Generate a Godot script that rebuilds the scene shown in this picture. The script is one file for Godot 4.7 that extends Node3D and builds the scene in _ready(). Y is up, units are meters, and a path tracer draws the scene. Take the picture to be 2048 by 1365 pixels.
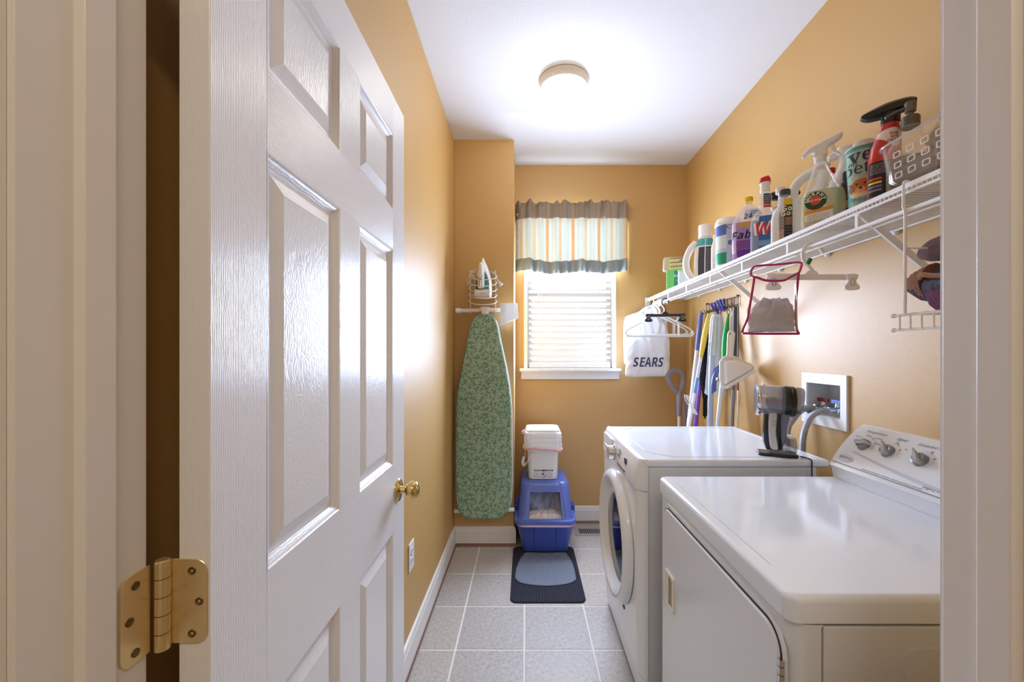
extends Node3D

# ---------------------------------------------------------------- helpers
class Soup:
	var v := PackedVector3Array()
	var u := PackedVector2Array()
	func tri(a, b, c, ua = Vector2(), ub = Vector2(), uc = Vector2()):
		v.append(a); v.append(b); v.append(c)
		u.append(ua); u.append(ub); u.append(uc)
	func quad(a, b, c, d):
		tri(a, b, c, Vector2(0, 0), Vector2(1, 0), Vector2(1, 1)); tri(a, c, d, Vector2(0, 0), Vector2(1, 1), Vector2(0, 1))
	func orient(from):
		var mid := Vector3()
		for i in range(from, v.size()): mid += v[i]
		mid /= max(1, v.size() - from)
		var vol := 0.0
		for i in range(from, v.size(), 3): vol += (v[i] - mid).dot((v[i + 1] - mid).cross(v[i + 2] - mid))
		if vol < 0:
			for i in range(from, v.size(), 3):
				var t = v[i + 1]; v[i + 1] = v[i + 2]; v[i + 2] = t
				var w = u[i + 1]; u[i + 1] = u[i + 2]; u[i + 2] = w
	func loft(rings, closed := true, cap := true):
		var from = v.size()
		var n = rings.size()
		var m = rings[0].size()
		var last = m if closed else m - 1
		for i in n - 1:
			for j in last:
				var k = (j + 1) % m
				var a = rings[i][j]; var b = rings[i][k]; var c = rings[i + 1][k]; var d = rings[i + 1][j]
				var u0 = float(j) / last; var u1 = float(j + 1) / last
				var v0 = 1.0 - float(i) / (n - 1); var v1 = 1.0 - float(i + 1) / (n - 1)
				if not a.is_equal_approx(b): tri(a, b, c, Vector2(u0, v0), Vector2(u1, v0), Vector2(u1, v1))
				if not c.is_equal_approx(d): tri(a, c, d, Vector2(u0, v0), Vector2(u1, v1), Vector2(u0, v1))
		if cap and closed:
			for e in [0, n - 1]:
				var mid := Vector3()
				for p in rings[e]: mid += p
				mid /= m
				for j in m:
					var a = rings[e][j]; var b = rings[e][(j + 1) % m]
					if e == 0: tri(mid, b, a)
					else: tri(mid, a, b)
		if closed: orient(from)
		return self
	func box(lo: Vector3, hi: Vector3, r := 0.0, n := 2):
		var from = v.size()
		var c = (lo + hi) / 2; var h = (hi - lo) / 2
		h = h.abs()
		r = min(r, min(h.x, min(h.y, h.z)) * 0.98)
		for ax in 3:
			var bx = (ax + 1) % 3; var cx = (ax + 2) % 3
			var gu = []; var gv = []
			for g in [[gu, h[bx]], [gv, h[cx]]]:
				if r <= 0: g[0].append_array([-g[1], g[1]])
				else:
					for k in n + 1: g[0].append(-g[1] + r - r * tan(PI / 4 * (1.0 - float(k) / n)))
					for k in n + 1: g[0].append(g[1] - r + r * tan(PI / 4 * float(k) / n))
			for s in [-1.0, 1.0]:
				var grid = []
				for p in gu:
					var row = []
					for q in gv:
						var t := Vector3(); t[ax] = s * h[ax]; t[bx] = p; t[cx] = q
						if r > 0:
							var inner = t.clamp(-(h - Vector3.ONE * r), h - Vector3.ONE * r)
							t = inner + (t - inner).normalized() * r
						row.append(c + t)
					grid.append(row)
				for i in grid.size() - 1:
					for j in grid[0].size() - 1:
						if s > 0: quad(grid[i][j], grid[i + 1][j], grid[i + 1][j + 1], grid[i][j + 1])
						else: quad(grid[i][j], grid[i][j + 1], grid[i + 1][j + 1], grid[i + 1][j])
		return self
	func tube(path, r, seg := 8, closed := false, flat := 1.0):
		var rings = []
		var n = path.size()
		var side := Vector3()
		for i in n:
			var t: Vector3
			if closed: t = path[(i + 1) % n] - path[(i - 1 + n) % n]
			else: t = path[min(i + 1, n - 1)] - path[max(i - 1, 0)]
			t = t.normalized()
			if side == Vector3(): side = t.cross(Vector3.UP if abs(t.y) < 0.9 else Vector3.RIGHT)
			side = (side - t * side.dot(t)).normalized()
			var up = t.cross(side)
			var rr = r[i] if r is Array else r
			var ring := PackedVector3Array()
			for k in seg:
				var a = TAU * k / seg
				ring.append(path[i] + side * cos(a) * rr + up * sin(a) * rr * flat)
			rings.append(ring)
		if closed: rings.append(rings[0])
		loft(rings, true, not closed)
		return self
	func lathe(prof, seg := 24, xf := Transform3D()):      # prof: [radius, y]
		var rings = []
		for p in prof:
			var ring := PackedVector3Array()
			for k in seg:
				var a = -TAU * k / seg
				ring.append(xf * Vector3(cos(a) * max(p[0], 1e-5), p[1], sin(a) * max(p[0], 1e-5)))
			rings.append(ring)
		loft(rings)
		return self
	func prism(poly, z0, z1, bevel := 0.0, xf := Transform3D()):   # outline in XY, thickness along Z
		var from = v.size()
		var pts = PackedVector2Array(poly)
		var uniq := PackedVector2Array()
		for p in pts:
			if uniq.is_empty() or uniq[uniq.size() - 1].distance_to(p) > 2e-5: uniq.append(p)
		while uniq.size() > 3 and uniq[0].distance_to(uniq[uniq.size() - 1]) < 2e-5: uniq.remove_at(uniq.size() - 1)
		pts = uniq
		if Geometry2D.is_polygon_clockwise(pts): pts.reverse()
		var n = pts.size()
		var ins := PackedVector2Array()
		for i in n:
			var e0 = (pts[i] - pts[(i - 1 + n) % n]).normalized(); var e1 = (pts[(i + 1) % n] - pts[i]).normalized()
			var nn = Vector2(-e0.y, e0.x) + Vector2(-e1.y, e1.x)
			ins.append(pts[i] + nn / max(0.5, nn.length_squared() / 2) * bevel)
		var lays = [[pts, z0], [pts, z1]] if bevel <= 0 else [[ins, z0], [pts, z0 + bevel], [pts, z1 - bevel], [ins, z1]]
		for l in lays.size() - 1:
			for i in n:
				var k = (i + 1) % n
				var A = lays[l]; var B = lays[l + 1]
				quad(Vector3(A[0][i].x, A[0][i].y, A[1]), Vector3(A[0][k].x, A[0][k].y, A[1]), Vector3(B[0][k].x, B[0][k].y, B[1]), Vector3(B[0][i].x, B[0][i].y, B[1]))
		var capp = ins if bevel > 0 else pts
		var ix = Geometry2D.triangulate_polygon(capp)
		if ix.is_empty():
			for i in range(1, n - 1): ix.append_array(PackedInt32Array([0, i, i + 1]))
		for i in range(0, ix.size(), 3):
			var a = capp[ix[i]]; var b = capp[ix[i + 1]]; var c = capp[ix[i + 2]]
			if (b - a).cross(c - a) < 0:
				var t = b; b = c; c = t
			tri(Vector3(a.x, a.y, z1), Vector3(b.x, b.y, z1), Vector3(c.x, c.y, z1))
			tri(Vector3(a.x, a.y, z0), Vector3(c.x, c.y, z0), Vector3(b.x, b.y, z0))
		for i in range(from, v.size()): v[i] = xf * v[i]
		orient(from)
		return self
	func ringed(outer, inner, z0, z1, xf := Transform3D()):  # a frame between two outlines of as many points
		var from = v.size()
		var n = outer.size()
		for i in n:
			var k = (i + 1) % n
			var P = func(p, z): return xf * Vector3(p.x, p.y, z)
			quad(P.call(outer[i], z1), P.call(outer[k], z1), P.call(inner[k], z1), P.call(inner[i], z1))
			quad(P.call(inner[i], z0), P.call(inner[k], z0), P.call(outer[k], z0), P.call(outer[i], z0))
			quad(P.call(outer[i], z0), P.call(outer[k], z0), P.call(outer[k], z1), P.call(outer[i], z1))
			quad(P.call(inner[i], z1), P.call(inner[k], z1), P.call(inner[k], z0), P.call(inner[i], z0))
		orient(from)
		return self
	func add(o, xf := Transform3D()):
		for i in o.v.size():
			v.append(xf * o.v[i]); u.append(o.u[i])
		return self
	func cut(most):                                        # halve every triangle until no edge is longer
		var i := 0
		while i < v.size():
			var a = v[i]; var b = v[i + 1]; var c = v[i + 2]
			var e = [a.distance_to(b), b.distance_to(c), c.distance_to(a)]
			var k = e.find(e.max())
			if e[k] <= most:
				i += 3
				continue
			var p = [a, b, c]
			var x = p[k]; var y = p[(k + 1) % 3]; var z = p[(k + 2) % 3]
			var m = (x + y) / 2
			v[i] = x; v[i + 1] = m; v[i + 2] = z
			tri(m, y, z)
		return self
	func keep(f: Callable):                                # only the triangles whose corners all pass
		var w := PackedVector3Array(); var uw := PackedVector2Array()
		for i in range(0, v.size(), 3):
			if f.call(v[i]) and f.call(v[i + 1]) and f.call(v[i + 2]):
				for k in 3:
					w.append(v[i + k]); uw.append(u[i + k])
		v = w; u = uw
		return self
	func bend(f: Callable):
		for i in v.size(): v[i] = f.call(v[i])
		return self
	func mesh(crease := 38.0) -> ArrayMesh:
		var nf = v.size() / 3
		var fn := PackedVector3Array(); fn.resize(nf)
		var unit := PackedVector3Array(); unit.resize(nf)
		var at := {}
		for f in nf:
			fn[f] = (v[f * 3 + 1] - v[f * 3]).cross(v[f * 3 + 2] - v[f * 3])
			unit[f] = fn[f].normalized()
			for k in 3:
				var key = Vector3i((v[f * 3 + k] * 40000.0).round())
				if at.has(key): at[key].append(f)
				else: at[key] = [f]
		var lim = cos(deg_to_rad(crease))
		var P := PackedVector3Array(); var N := PackedVector3Array(); var U := PackedVector2Array()
		for f in nf:
			for k in [0, 2, 1]:
				var p = v[f * 3 + k]
				var s := Vector3()
				for g in at[Vector3i((p * 40000.0).round())]:
					if unit[g].dot(unit[f]) > lim: s += fn[g]
				if s.length_squared() < 1e-24: s = Vector3.UP
				P.append(p); N.append(s.normalized()); U.append(u[f * 3 + k])
		var arr = []; arr.resize(Mesh.ARRAY_MAX)
		arr[Mesh.ARRAY_VERTEX] = P; arr[Mesh.ARRAY_NORMAL] = N; arr[Mesh.ARRAY_TEX_UV] = U
		var m := ArrayMesh.new()
		m.add_surface_from_arrays(Mesh.PRIMITIVE_TRIANGLES, arr)
		return m

const EYE := 1.31
func at(px, py, d) -> Vector3:                      # a point of the room from where it shows in the photograph and how far off it is
	return Vector3((px - 1051.0) * d / 820.0, EYE - (py - 706.0) * d / 820.0, -d)

var names := {}
func fresh(called) -> String:
	var n = names.get(called, 0)
	names[called] = n + 1
	return called if n == 0 else "%s_%03d" % [called, n]
func thing(called, label, category, where = Vector3(), turn = 0.0, group = "") -> Node3D:
	var o := Node3D.new()
	o.name = fresh(called); add_child(o, true)
	o.position = where; o.rotation.y = turn
	o.set_meta("label", label); o.set_meta("category", category)
	if group: o.set_meta("group", group)
	return o
func shell(called, label = "") -> Node3D:              # a piece of the setting
	var o := Node3D.new()
	o.name = called; add_child(o, true)
	o.set_meta("kind", "structure")
	if label: o.set_meta("label", label)
	return o
func part(parent, called, shape, material, label = "", crease := 38.0) -> MeshInstance3D:
	var o := MeshInstance3D.new()
	o.name = called
	o.mesh = shape.mesh(crease) if shape is Soup else shape
	o.material_override = material
	parent.add_child(o, true)
	var k := 0
	if str(o.name) != called:                              # repeats take three-digit numbers
		k = 1
		while parent.has_node("%s_%03d" % [called, k]): k += 1
		o.name = "%s_%03d" % [called, k]
	if label: o.set_meta("label", label)
	return o
func struct(called, shape, material, label = "") -> MeshInstance3D:
	var o = part(self, called, shape, material, label)
	o.set_meta("kind", "structure")
	return o
func S() -> Soup: return Soup.new()
func clear_of(hex, alpha, rough = 0.05) -> StandardMaterial3D:
	var m = fin(hex, rough).duplicate()
	m.transparency = BaseMaterial3D.TRANSPARENCY_ALPHA
	m.albedo_color.a = alpha
	return m
var finishes := {}
func fin(hex, rough = 0.5, metal = 0.0) -> StandardMaterial3D:
	var key = "%s %s %s" % [hex, rough, metal]
	if not finishes.has(key):
		var m := StandardMaterial3D.new()
		m.albedo_color = Color(hex); m.roughness = rough; m.metallic = metal
		m.cull_mode = BaseMaterial3D.CULL_DISABLED
		finishes[key] = m
	return finishes[key]
func rrect(w, h, r, n := 5, cx := 0.0, cy := 0.0) -> PackedVector2Array:
	var out := PackedVector2Array()
	for q in 4:
		var c = Vector2((w / 2 - r) * [1, -1, -1, 1][q], (h / 2 - r) * [1, 1, -1, -1][q])
		for k in n + 1:
			var a = PI / 2 * (q + float(k) / n)
			out.append(Vector2(cx, cy) + c + Vector2(cos(a), sin(a)) * r)
	return out
func oval(w, h, n := 28, cx := 0.0, cy := 0.0) -> PackedVector2Array:
	var out := PackedVector2Array()
	for k in n: out.append(Vector2(cx + cos(TAU * k / n) * w / 2, cy + sin(TAU * k / n) * h / 2))
	return out
func smooth(pts, per := 6, closed := false) -> Array:
	var out = []
	var n = pts.size()
	for i in (n if closed else n - 1):
		var p = func(k): return pts[(k + n) % n] if closed else pts[clampi(k, 0, n - 1)]
		for s in per: out.append(p.call(i).cubic_interpolate(p.call(i + 1), p.call(i - 1), p.call(i + 2), float(s) / per))
	if not closed: out.append(pts[n - 1])
	return out
func smooth2(pts, per := 6, closed := true) -> PackedVector2Array:
	return PackedVector2Array(smooth(pts, per, closed))
var fonts := {}
func words(text, height, font = "Droid Sans", bold = false, slant = 0.0, depth = 0.0006) -> Soup:   # lettering centred on the origin, facing +Z
	var key = font + str(bold)
	if not fonts.has(key):
		var f := SystemFont.new()
		f.font_names = PackedStringArray([font])
		f.font_weight = 700 if bold else 400
		fonts[key] = f
	var t := TextMesh.new()
	t.text = text; t.font = fonts[key]; t.font_size = 32; t.pixel_size = height / 23.0; t.depth = depth; t.curve_step = 2.0
	var s := Soup.new()
	for k in t.get_surface_count():
		var arr = t.surface_get_arrays(k)
		var vv = arr[Mesh.ARRAY_VERTEX]; var ix = arr[Mesh.ARRAY_INDEX]
		if ix == null or ix.size() == 0: ix = range(vv.size())
		for i in range(0, ix.size(), 3):
			var a = vv[ix[i]]; var b = vv[ix[i + 2]]; var c = vv[ix[i + 1]]
			if max(a.z, max(b.z, c.z)) < 0: continue
			s.tri(a, b, c)
	if slant: s.bend(func(p): return Vector3(p.x + p.y * slant, p.y, p.z))
	return s
# bottles: a profile is a list of [y, half width, half depth, squareness, shift x]
func prof_at(prof, y):
	for i in prof.size() - 1:
		if y <= prof[i + 1][0] or i == prof.size() - 2:
			var t = clampf((y - prof[i][0]) / max(1e-6, prof[i + 1][0] - prof[i][0]), 0, 1)
			var o = []
			for k in 5: o.append(lerpf(prof[i][k], prof[i + 1][k], t))
			return o
func bottle_shape(prof, seg := 28) -> Soup:
	var rings = []
	for p in prof:
		var ring := PackedVector3Array()
		for k in seg:
			var a = -TAU * k / seg
			var c = cos(a); var s = sin(a)
			ring.append(Vector3(p[4] + sign(c) * pow(abs(c), 2.0 / p[3]) * p[1], p[0], sign(s) * pow(abs(s), 2.0 / p[3]) * p[2]))
		rings.append(ring)
	return S().loft(rings)
func front_z(prof, x, y):
	var p = prof_at(prof, y)
	var t = clampf(abs((x - p[4]) / max(p[1], 1e-5)), 0, 1)
	return p[2] * pow(max(0.0, 1.0 - pow(t, p[3])), 1.0 / p[3])
func patch(prof, x0, x1, y0, y1, off = 0.0006, nx = 14, ny = 10) -> Soup:      # a label on the bottle's front; x in shares of the half width
	var rings = []
	for i in ny + 1:
		var y = lerpf(y0, y1, float(i) / ny)
		var p = prof_at(prof, y)
		var ring := PackedVector3Array()
		for j in nx + 1:
			var a = lerpf(asin(x1), asin(x0), float(j) / nx)
			var x = p[4] + sin(a) * p[1]
			ring.append(Vector3(x, y, front_z(prof, x, y) + off))
		rings.append(ring)
	return S().loft(rings, false, false)
func print_on(prof, soup, x, y, off = 0.0012) -> Soup:
	soup.cut(0.006)
	soup.keep(func(p):
		var q = prof_at(prof, p.y + y)
		return abs(p.x + x - q[4]) < q[1] * 0.985)
	return soup.bend(func(p): return Vector3(p.x + x, p.y + y, front_z(prof, p.x + x, p.y + y) + off + p.z))
func noise_of(freq, seed_ = 1, oct := 3) -> FastNoiseLite:
	var n := FastNoiseLite.new()
	n.seed = seed_; n.frequency = freq; n.fractal_octaves = oct; n.noise_type = FastNoiseLite.TYPE_SIMPLEX_SMOOTH
	return n
func height_tex(size, f: Callable, strength) -> ImageTexture:
	var im := Image.create(size, size, false, Image.FORMAT_L8)
	for y in size:
		for x in size:
			var g = clampf(f.call(x, y), 0, 1)
			im.set_pixel(x, y, Color(g, g, g))
	im.convert(Image.FORMAT_RGBA8)
	im.bump_map_to_normal_map(strength)
	return ImageTexture.create_from_image(im)
func colour_tex(size, f: Callable) -> ImageTexture:
	var im := Image.create(size, size, false, Image.FORMAT_RGB8)
	for y in size:
		for x in size: im.set_pixel(x, y, f.call(x, y))
	return ImageTexture.create_from_image(im)
func tri_map(m: StandardMaterial3D, per_metre: float, world := false, offset := Vector3()):
	m.uv1_triplanar = true; m.uv1_world_triplanar = world
	m.uv1_scale = Vector3.ONE * per_metre; m.uv1_offset = offset
	return m
func bumpy(hex, rough, tex, per_metre, strength := 1.0, world := false) -> StandardMaterial3D:
	var m := fin(hex, rough).duplicate()
	m.normal_enabled = true; m.normal_texture = tex; m.normal_scale = strength
	return tri_map(m, per_metre, world)

# ---------------------------------------------------------------- the room
const LX := -0.4866      # left wall
const RX := 1.2425       # right wall
const BZ := -3.164       # window wall
const NZ := -2.79        # front of the boxed-out corner
const NX := -0.0783      # its right edge
const DZ := -0.469       # door wall, room side
const HZ := -0.3475      # door wall, hall side
const TOP := 2.76
var M := {}

func _ready():
	var cam := Camera3D.new()
	cam.name = "camera"; add_child(cam)
	cam.position = Vector3(0, EYE, 0)
	cam.near = 0.05; cam.far = 60.0
	cam.set_frustum(2.0 * 0.05 * 682.5 / 820.0, Vector2((1024.0 - 1051.0) / 820.0, (706.0 - 682.5) / 820.0) * 0.05, 0.05, 60.0)
	cam.current = true
	var env := Environment.new()
	env.tonemap_mode = Environment.TONE_MAPPER_LINEAR
	env.tonemap_exposure = 1.38
	env.background_mode = Environment.BG_SKY
	var sky := ProceduralSkyMaterial.new()
	sky.sky_top_color = Color("dfeaff"); sky.sky_horizon_color = Color("ffffff")
	sky.ground_horizon_color = Color("f4f4f0"); sky.ground_bottom_color = Color("e8e8e2")
	sky.sky_energy_multiplier = 1.0; sky.ground_energy_multiplier = 1.0
	env.sky = Sky.new(); env.sky.sky_material = sky
	env.background_energy_multiplier = 1.5
	env.sdfgi_enabled = true; env.ssao_enabled = true; env.ssil_enabled = true
	var we := WorldEnvironment.new()
	we.name = "world"; we.environment = env; add_child(we)
	var day := AreaLight3D.new()                           # daylight entering at the window, in front of the blind
	day.name = "window_daylight"; day.area_size = Vector2(0.70, 1.12); day.light_energy = 6.2; day.light_color = Color("c6dbff")
	day.position = Vector3(0.343, 1.74, BZ + 0.03); day.rotation.y = PI; day.shadow_enabled = true; day.area_range = 8.0
	add_child(day)
	var hall := AreaLight3D.new()                          # added lamp in the unseen hall, put in to light the jambs
	hall.name = "added_hall_light"; hall.area_size = Vector2(1.0, 0.5); hall.light_energy = 1.2; hall.light_color = Color("fff0dc")
	hall.position = Vector3(0.3, TOP - 0.05, 0.75); hall.rotation.x = -PI / 2; hall.shadow_enabled = true; hall.area_range = 8.0
	add_child(hall)
	materials()
	room()
	door_way()
	window()
	ceiling_lamp()
	washer()
	dryer()
	shelf()
	near_things()
	bottles()
	hanging()
	tools()
	left_things()
	floor_things()

func materials():
	var peel = noise_of(0.035, 4, 2)
	var grain = noise_of(0.03, 7, 3)
	M.peel = height_tex(256, func(x, y): return 0.5 + 0.5 * wrapped(peel, x, y, 256), 3.0)
	M.ochre = bumpy("c99e59", 0.5, M.peel, 9.0, 0.14)
	M.ochre.metallic_specular = 0.7
	M.hall = fin("d8ccb8", 0.7)
	M.white = fin("f1efec", 0.32)
	M.trim = fin("efe9e1", 0.3)
	M.ceil = bumpy("e6e8eb", 0.9, M.peel, 5.0, 0.2)
	M.gv = height_tex(256, func(x, y): return 0.5 + 0.34 * sin(x * TAU / 256 * 24 + 2.2 * grain.get_noise_2d(x * 0.6, y * 0.25)) + 0.35 * grain.get_noise_2d(x * 5.0, y * 0.5), 2.6)
	M.gh = height_tex(256, func(x, y): return 0.5 + 0.34 * sin(y * TAU / 256 * 24 + 2.2 * grain.get_noise_2d(y * 0.6, x * 0.25)) + 0.35 * grain.get_noise_2d(y * 5.0, x * 0.5), 2.6)
	M.gp = height_tex(512, func(x, y): return 0.5 + 0.45 * sin(26.0 * (absf(x - 256) / 256.0 + 0.7 * grain.get_noise_2d(x * 0.45, y * 0.16)) + y * 0.035) , 2.2)
	M.stile = bumpy("f3f1f0", 0.27, M.gv, 14.0, 0.3)
	M.rail = bumpy("f3f1f0", 0.27, M.gh, 14.0, 0.3)
	M.panel = bumpy("f3f1f0", 0.27, M.gp, 4.6, 0.18)
	M.brass = fin("f2deac", 0.3, 0.8)
	M.knob = fin("dcc182", 0.12, 1.0)
	M.dark = fin("241f1a", 0.5)
	M.grout = fin("ebe6de", 0.85)
	M.tiles = []
	var sp = noise_of(0.045, 11, 5); var fine = noise_of(0.16, 12, 2)
	var tex = colour_tex(512, func(x, y):
		var g = 0.5 + 0.5 * wrapped(sp, x, y, 512); var f = 0.5 + 0.5 * fine.get_noise_2d(x, y)
		var t = clampf(0.5 + (g - 0.5) * 1.5 + (f - 0.5) * 0.7, 0, 1)
		var c = Color("aca297").lerp(Color("d2cbc2"), t)
		if f * 0.55 + g * 0.45 < 0.3: c = c.lerp(Color("8c8279"), 0.45)
		return c)
	for k in 4:
		var m := StandardMaterial3D.new()
		m.albedo_texture = tex; m.roughness = 0.5
		m.albedo_color = [Color(1, 1, 1), Color(0.97, 0.97, 0.97), Color(0.985, 0.975, 0.965), Color(0.95, 0.955, 0.96)][k]
		m.normal_enabled = true; m.normal_texture = M.peel; m.normal_scale = 0.25
		tri_map(m, 1.9, false, Vector3(0.31 * k, 0.2, 0.47 * k))
		M.tiles.append(m)
	M.appliance = fin("ecf0f5", 0.12)
	M.appliance_body = fin("e5e8ea", 0.2)
	M.wire = fin("f4f4f4", 0.35)
	M.chrome = fin("d9dadd", 0.16, 1.0)
	M.black = fin("17171a", 0.28)
	M.smoke = clear_of("2b2b33", 0.45, 0.06)

func wrapped(n, x, y, size):                            # noise that repeats
	var a = float(x) / size; var b = float(y) / size
	return (n.get_noise_2d(x, y) * (1 - a) + n.get_noise_2d(x - size, y) * a) * (1 - b) + (n.get_noise_2d(x, y - size) * (1 - a) + n.get_noise_2d(x - size, y - size) * a) * b

func skirting(called, pts):                             # pts: where its wall face runs, seen from above, the room on the left hand
	var root = shell(called)
	var prof = [[0.0, 0.0], [0.014, 0.0], [0.014, 0.082], [0.011, 0.088], [0.011, 0.098], [0.008, 0.107], [0.003, 0.111], [0.0, 0.112]]
	var shoe = [[0.0, 0.0], [0.018, 0.0], [0.018, 0.006], [0.014, 0.014], [0.006, 0.019], [0.0, 0.02]]
	for job in [["board", prof, 0.018, M.trim, ""], ["shoe_molding", shoe, 0.0, fin("8a5f4a", 0.4), "brown wood shoe molding"]]:
		var s = S()
		var rings = []
		for i in pts.size():
			var a = pts[max(i - 1, 0)]; var b = pts[i]; var c = pts[min(i + 1, pts.size() - 1)]
			var n0 = -(b - a).orthogonal().normalized() if i > 0 else -(c - b).orthogonal().normalized()
			var n1 = -(c - b).orthogonal().normalized() if i < pts.size() - 1 else n0
			var nn = (n0 + n1) / max(0.3, 1.0 + n0.dot(n1))
			var ring := PackedVector3Array()
			for p in job[1]: ring.append(Vector3(b.x + nn.x * p[0], job[2] + p[1], b.y + nn.y * p[0]))
			rings.append(ring)
		s.loft(rings)
		part(root, job[0], s, job[3], job[4], 25)

func room():
	var fl = shell("floor")
	part(fl, "grout_bed", S().box(Vector3(LX - 0.1, -0.12, BZ - 0.1), Vector3(RX + 0.1, -0.0025, DZ + 0.08)), M.grout)
	var rng := RandomNumberGenerator.new(); rng.seed = 5
	var xs = []; var zs = []
	for k in range(-2, 6): xs.append(-0.005 + 0.304 * k)
	for k in range(-2, 9): zs.append(-(2.741 - 0.311 * k))
	for i in xs.size() - 1:
		for j in zs.size() - 1:
			var lo = Vector3(max(xs[i] + 0.0035, LX), -0.012, max(zs[j] + 0.0035, BZ)); var hi = Vector3(min(xs[i + 1] - 0.0035, RX), 0.0, min(zs[j + 1] - 0.0035, HZ - 0.05))
			if hi.x - lo.x < 0.01 or hi.z - lo.z < 0.01: continue
			var h = (hi - lo) / 2
			var o = part(fl, "tile", S().box(-h, h, 0.003, 1), M.tiles[rng.randi() % 4])
			o.position = (lo + hi) / 2
			o.position.y += rng.randf_range(-0.0006, 0.0)
	struct("ceiling", S().box(Vector3(LX - 0.12, TOP, BZ - 0.12), Vector3(RX + 0.12, TOP + 0.12, HZ)), M.ceil)
	struct("wall_left", S().box(Vector3(LX - 0.12, -0.1, BZ - 0.12), Vector3(LX, TOP, DZ)), M.ochre)
	struct("wall_corner", S().box(Vector3(LX, 0, BZ), Vector3(NX, TOP, NZ), 0.003), M.ochre)
	var w = S()                                             # window wall, round its opening
	w.box(Vector3(LX, -0.1, BZ - 0.12), Vector3(-0.012, TOP, BZ)); w.box(Vector3(0.698, -0.1, BZ - 0.12), Vector3(RX, TOP, BZ))
	w.box(Vector3(-0.012, -0.1, BZ - 0.12), Vector3(0.698, 1.17, BZ)); w.box(Vector3(-0.012, 2.36, BZ - 0.12), Vector3(0.698, TOP, BZ))
	struct("wall_back", w, M.ochre)
	w = S()                                                 # right wall, round the hole of the hose box
	w.box(Vector3(RX, -0.1, BZ - 0.12), Vector3(RX + 0.12, TOP, -1.80)); w.box(Vector3(RX, -0.1, -1.606), Vector3(RX + 0.12, TOP, DZ))
	w.box(Vector3(RX, -0.1, -1.80), Vector3(RX + 0.12, 1.0475, -1.606)); w.box(Vector3(RX, 1.181, -1.80), Vector3(RX + 0.12, TOP, -1.606))
	struct("wall_right", w, M.ochre)
	w = S()
	w.box(Vector3(-1.7, -0.1, DZ), Vector3(-0.4535, TOP, HZ)); w.box(Vector3(0.497, -0.1, DZ), Vector3(2.1, TOP, HZ)); w.box(Vector3(-0.4535, 2.08, DZ), Vector3(0.497, TOP, HZ))
	struct("wall_front", w, M.ochre)
	skirting("baseboard_left", [Vector2(LX, -0.50), Vector2(LX, NZ)])
	skirting("baseboard_corner", [Vector2(LX, NZ), Vector2(NX, NZ), Vector2(NX, BZ)])
	skirting("baseboard_back", [Vector2(NX, BZ), Vector2(RX, BZ)])
	skirting("baseboard_right", [Vector2(RX, BZ), Vector2(RX, DZ)])
	# the hall that the camera stands in
	struct("floor_hall", S().box(Vector3(-1.7, -0.12, HZ - 0.05), Vector3(2.1, 0.0, 2.0)), fin("a9855e", 0.4))
	struct("ceiling_hall", S().box(Vector3(-1.82, TOP, HZ), Vector3(2.22, TOP + 0.12, 2.12)), M.ceil)
	struct("wall_hall_left", S().box(Vector3(-1.82, -0.1, HZ), Vector3(-1.7, TOP, 2.12)), M.hall)
	struct("wall_hall_right", S().box(Vector3(2.1, -0.1, HZ), Vector3(2.22, TOP, 2.12)), M.hall)
	struct("wall_hall_back", S().box(Vector3(-1.82, -0.1, 2.0), Vector3(2.22, TOP, 2.12)), M.hall)
	struct("wall_hall_front_left", S().box(Vector3(-1.7, 0, HZ), Vector3(-0.56, TOP, HZ + 0.004)), M.hall)
	struct("wall_hall_front_right", S().box(Vector3(0.6, 0, HZ), Vector3(2.1, TOP, HZ + 0.004)), M.hall)
	var glow := fin("ffffff", 0.6).duplicate()
	glow.emission_enabled = true; glow.emission = Color("fff0dc"); glow.emission_energy_multiplier = 1.2
	var hp = thing("added_hall_panel", "added flat white panel light on the unseen hall ceiling", "light", Vector3(0.3, TOP, 0.75))  # invented glowing panel behind the camera, goes with the added hall lamp
	part(hp, "frame", S().ringed(rrect(1.04, 0.54, 0.02), rrect(1.0, 0.5, 0.01), 0.0, 0.045, Transform3D(Basis(Vector3.RIGHT, PI / 2), Vector3(0, -0.0005, 0))), M.white)
	part(hp, "diffuser", S().box(Vector3(-0.5, -0.04, -0.25), Vector3(0.5, -0.02, 0.25)), glow)
	# outlet on the left wall
	var z0 = 1.64; 
	var ol = thing("wall_outlet", "white double outlet plate low on the ochre wall beyond the door", "outlet", Vector3(LX, 0.452, -1.735))
	var turn = Transform3D(Basis(Vector3.UP, PI / 2), Vector3())
	part(ol, "plate", S().prism(rrect(0.072, 0.118, 0.004), 0.0005, 0.006, 0.002, turn), M.white)
	for s in [-1, 1]:
		var so = part(ol, "socket", S().prism(smooth2([Vector2(0.017, -0.01), Vector2(0.017, 0.01), Vector2(0, 0.015), Vector2(-0.017, 0.01), Vector2(-0.017, -0.01), Vector2(0, -0.015)], 4), 0.0055, 0.0078, 0.0008, turn), fin("e8e6e2", 0.3))
		so.position.y = 0.02 * s
		for q in [-1, 1]: part(so, "slot", S().box(Vector3(0.0075, -0.004, q * 0.0065 - 0.001), Vector3(0.0082, 0.005, q * 0.0065 + 0.001)), M.dark)
	part(ol, "screw", S().lathe([[0, 0.0058], [0.003, 0.0068], [0.0, 0.0072]], 10, Transform3D(Basis(Vector3.FORWARD, PI / 2), Vector3())), M.chrome)

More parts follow.
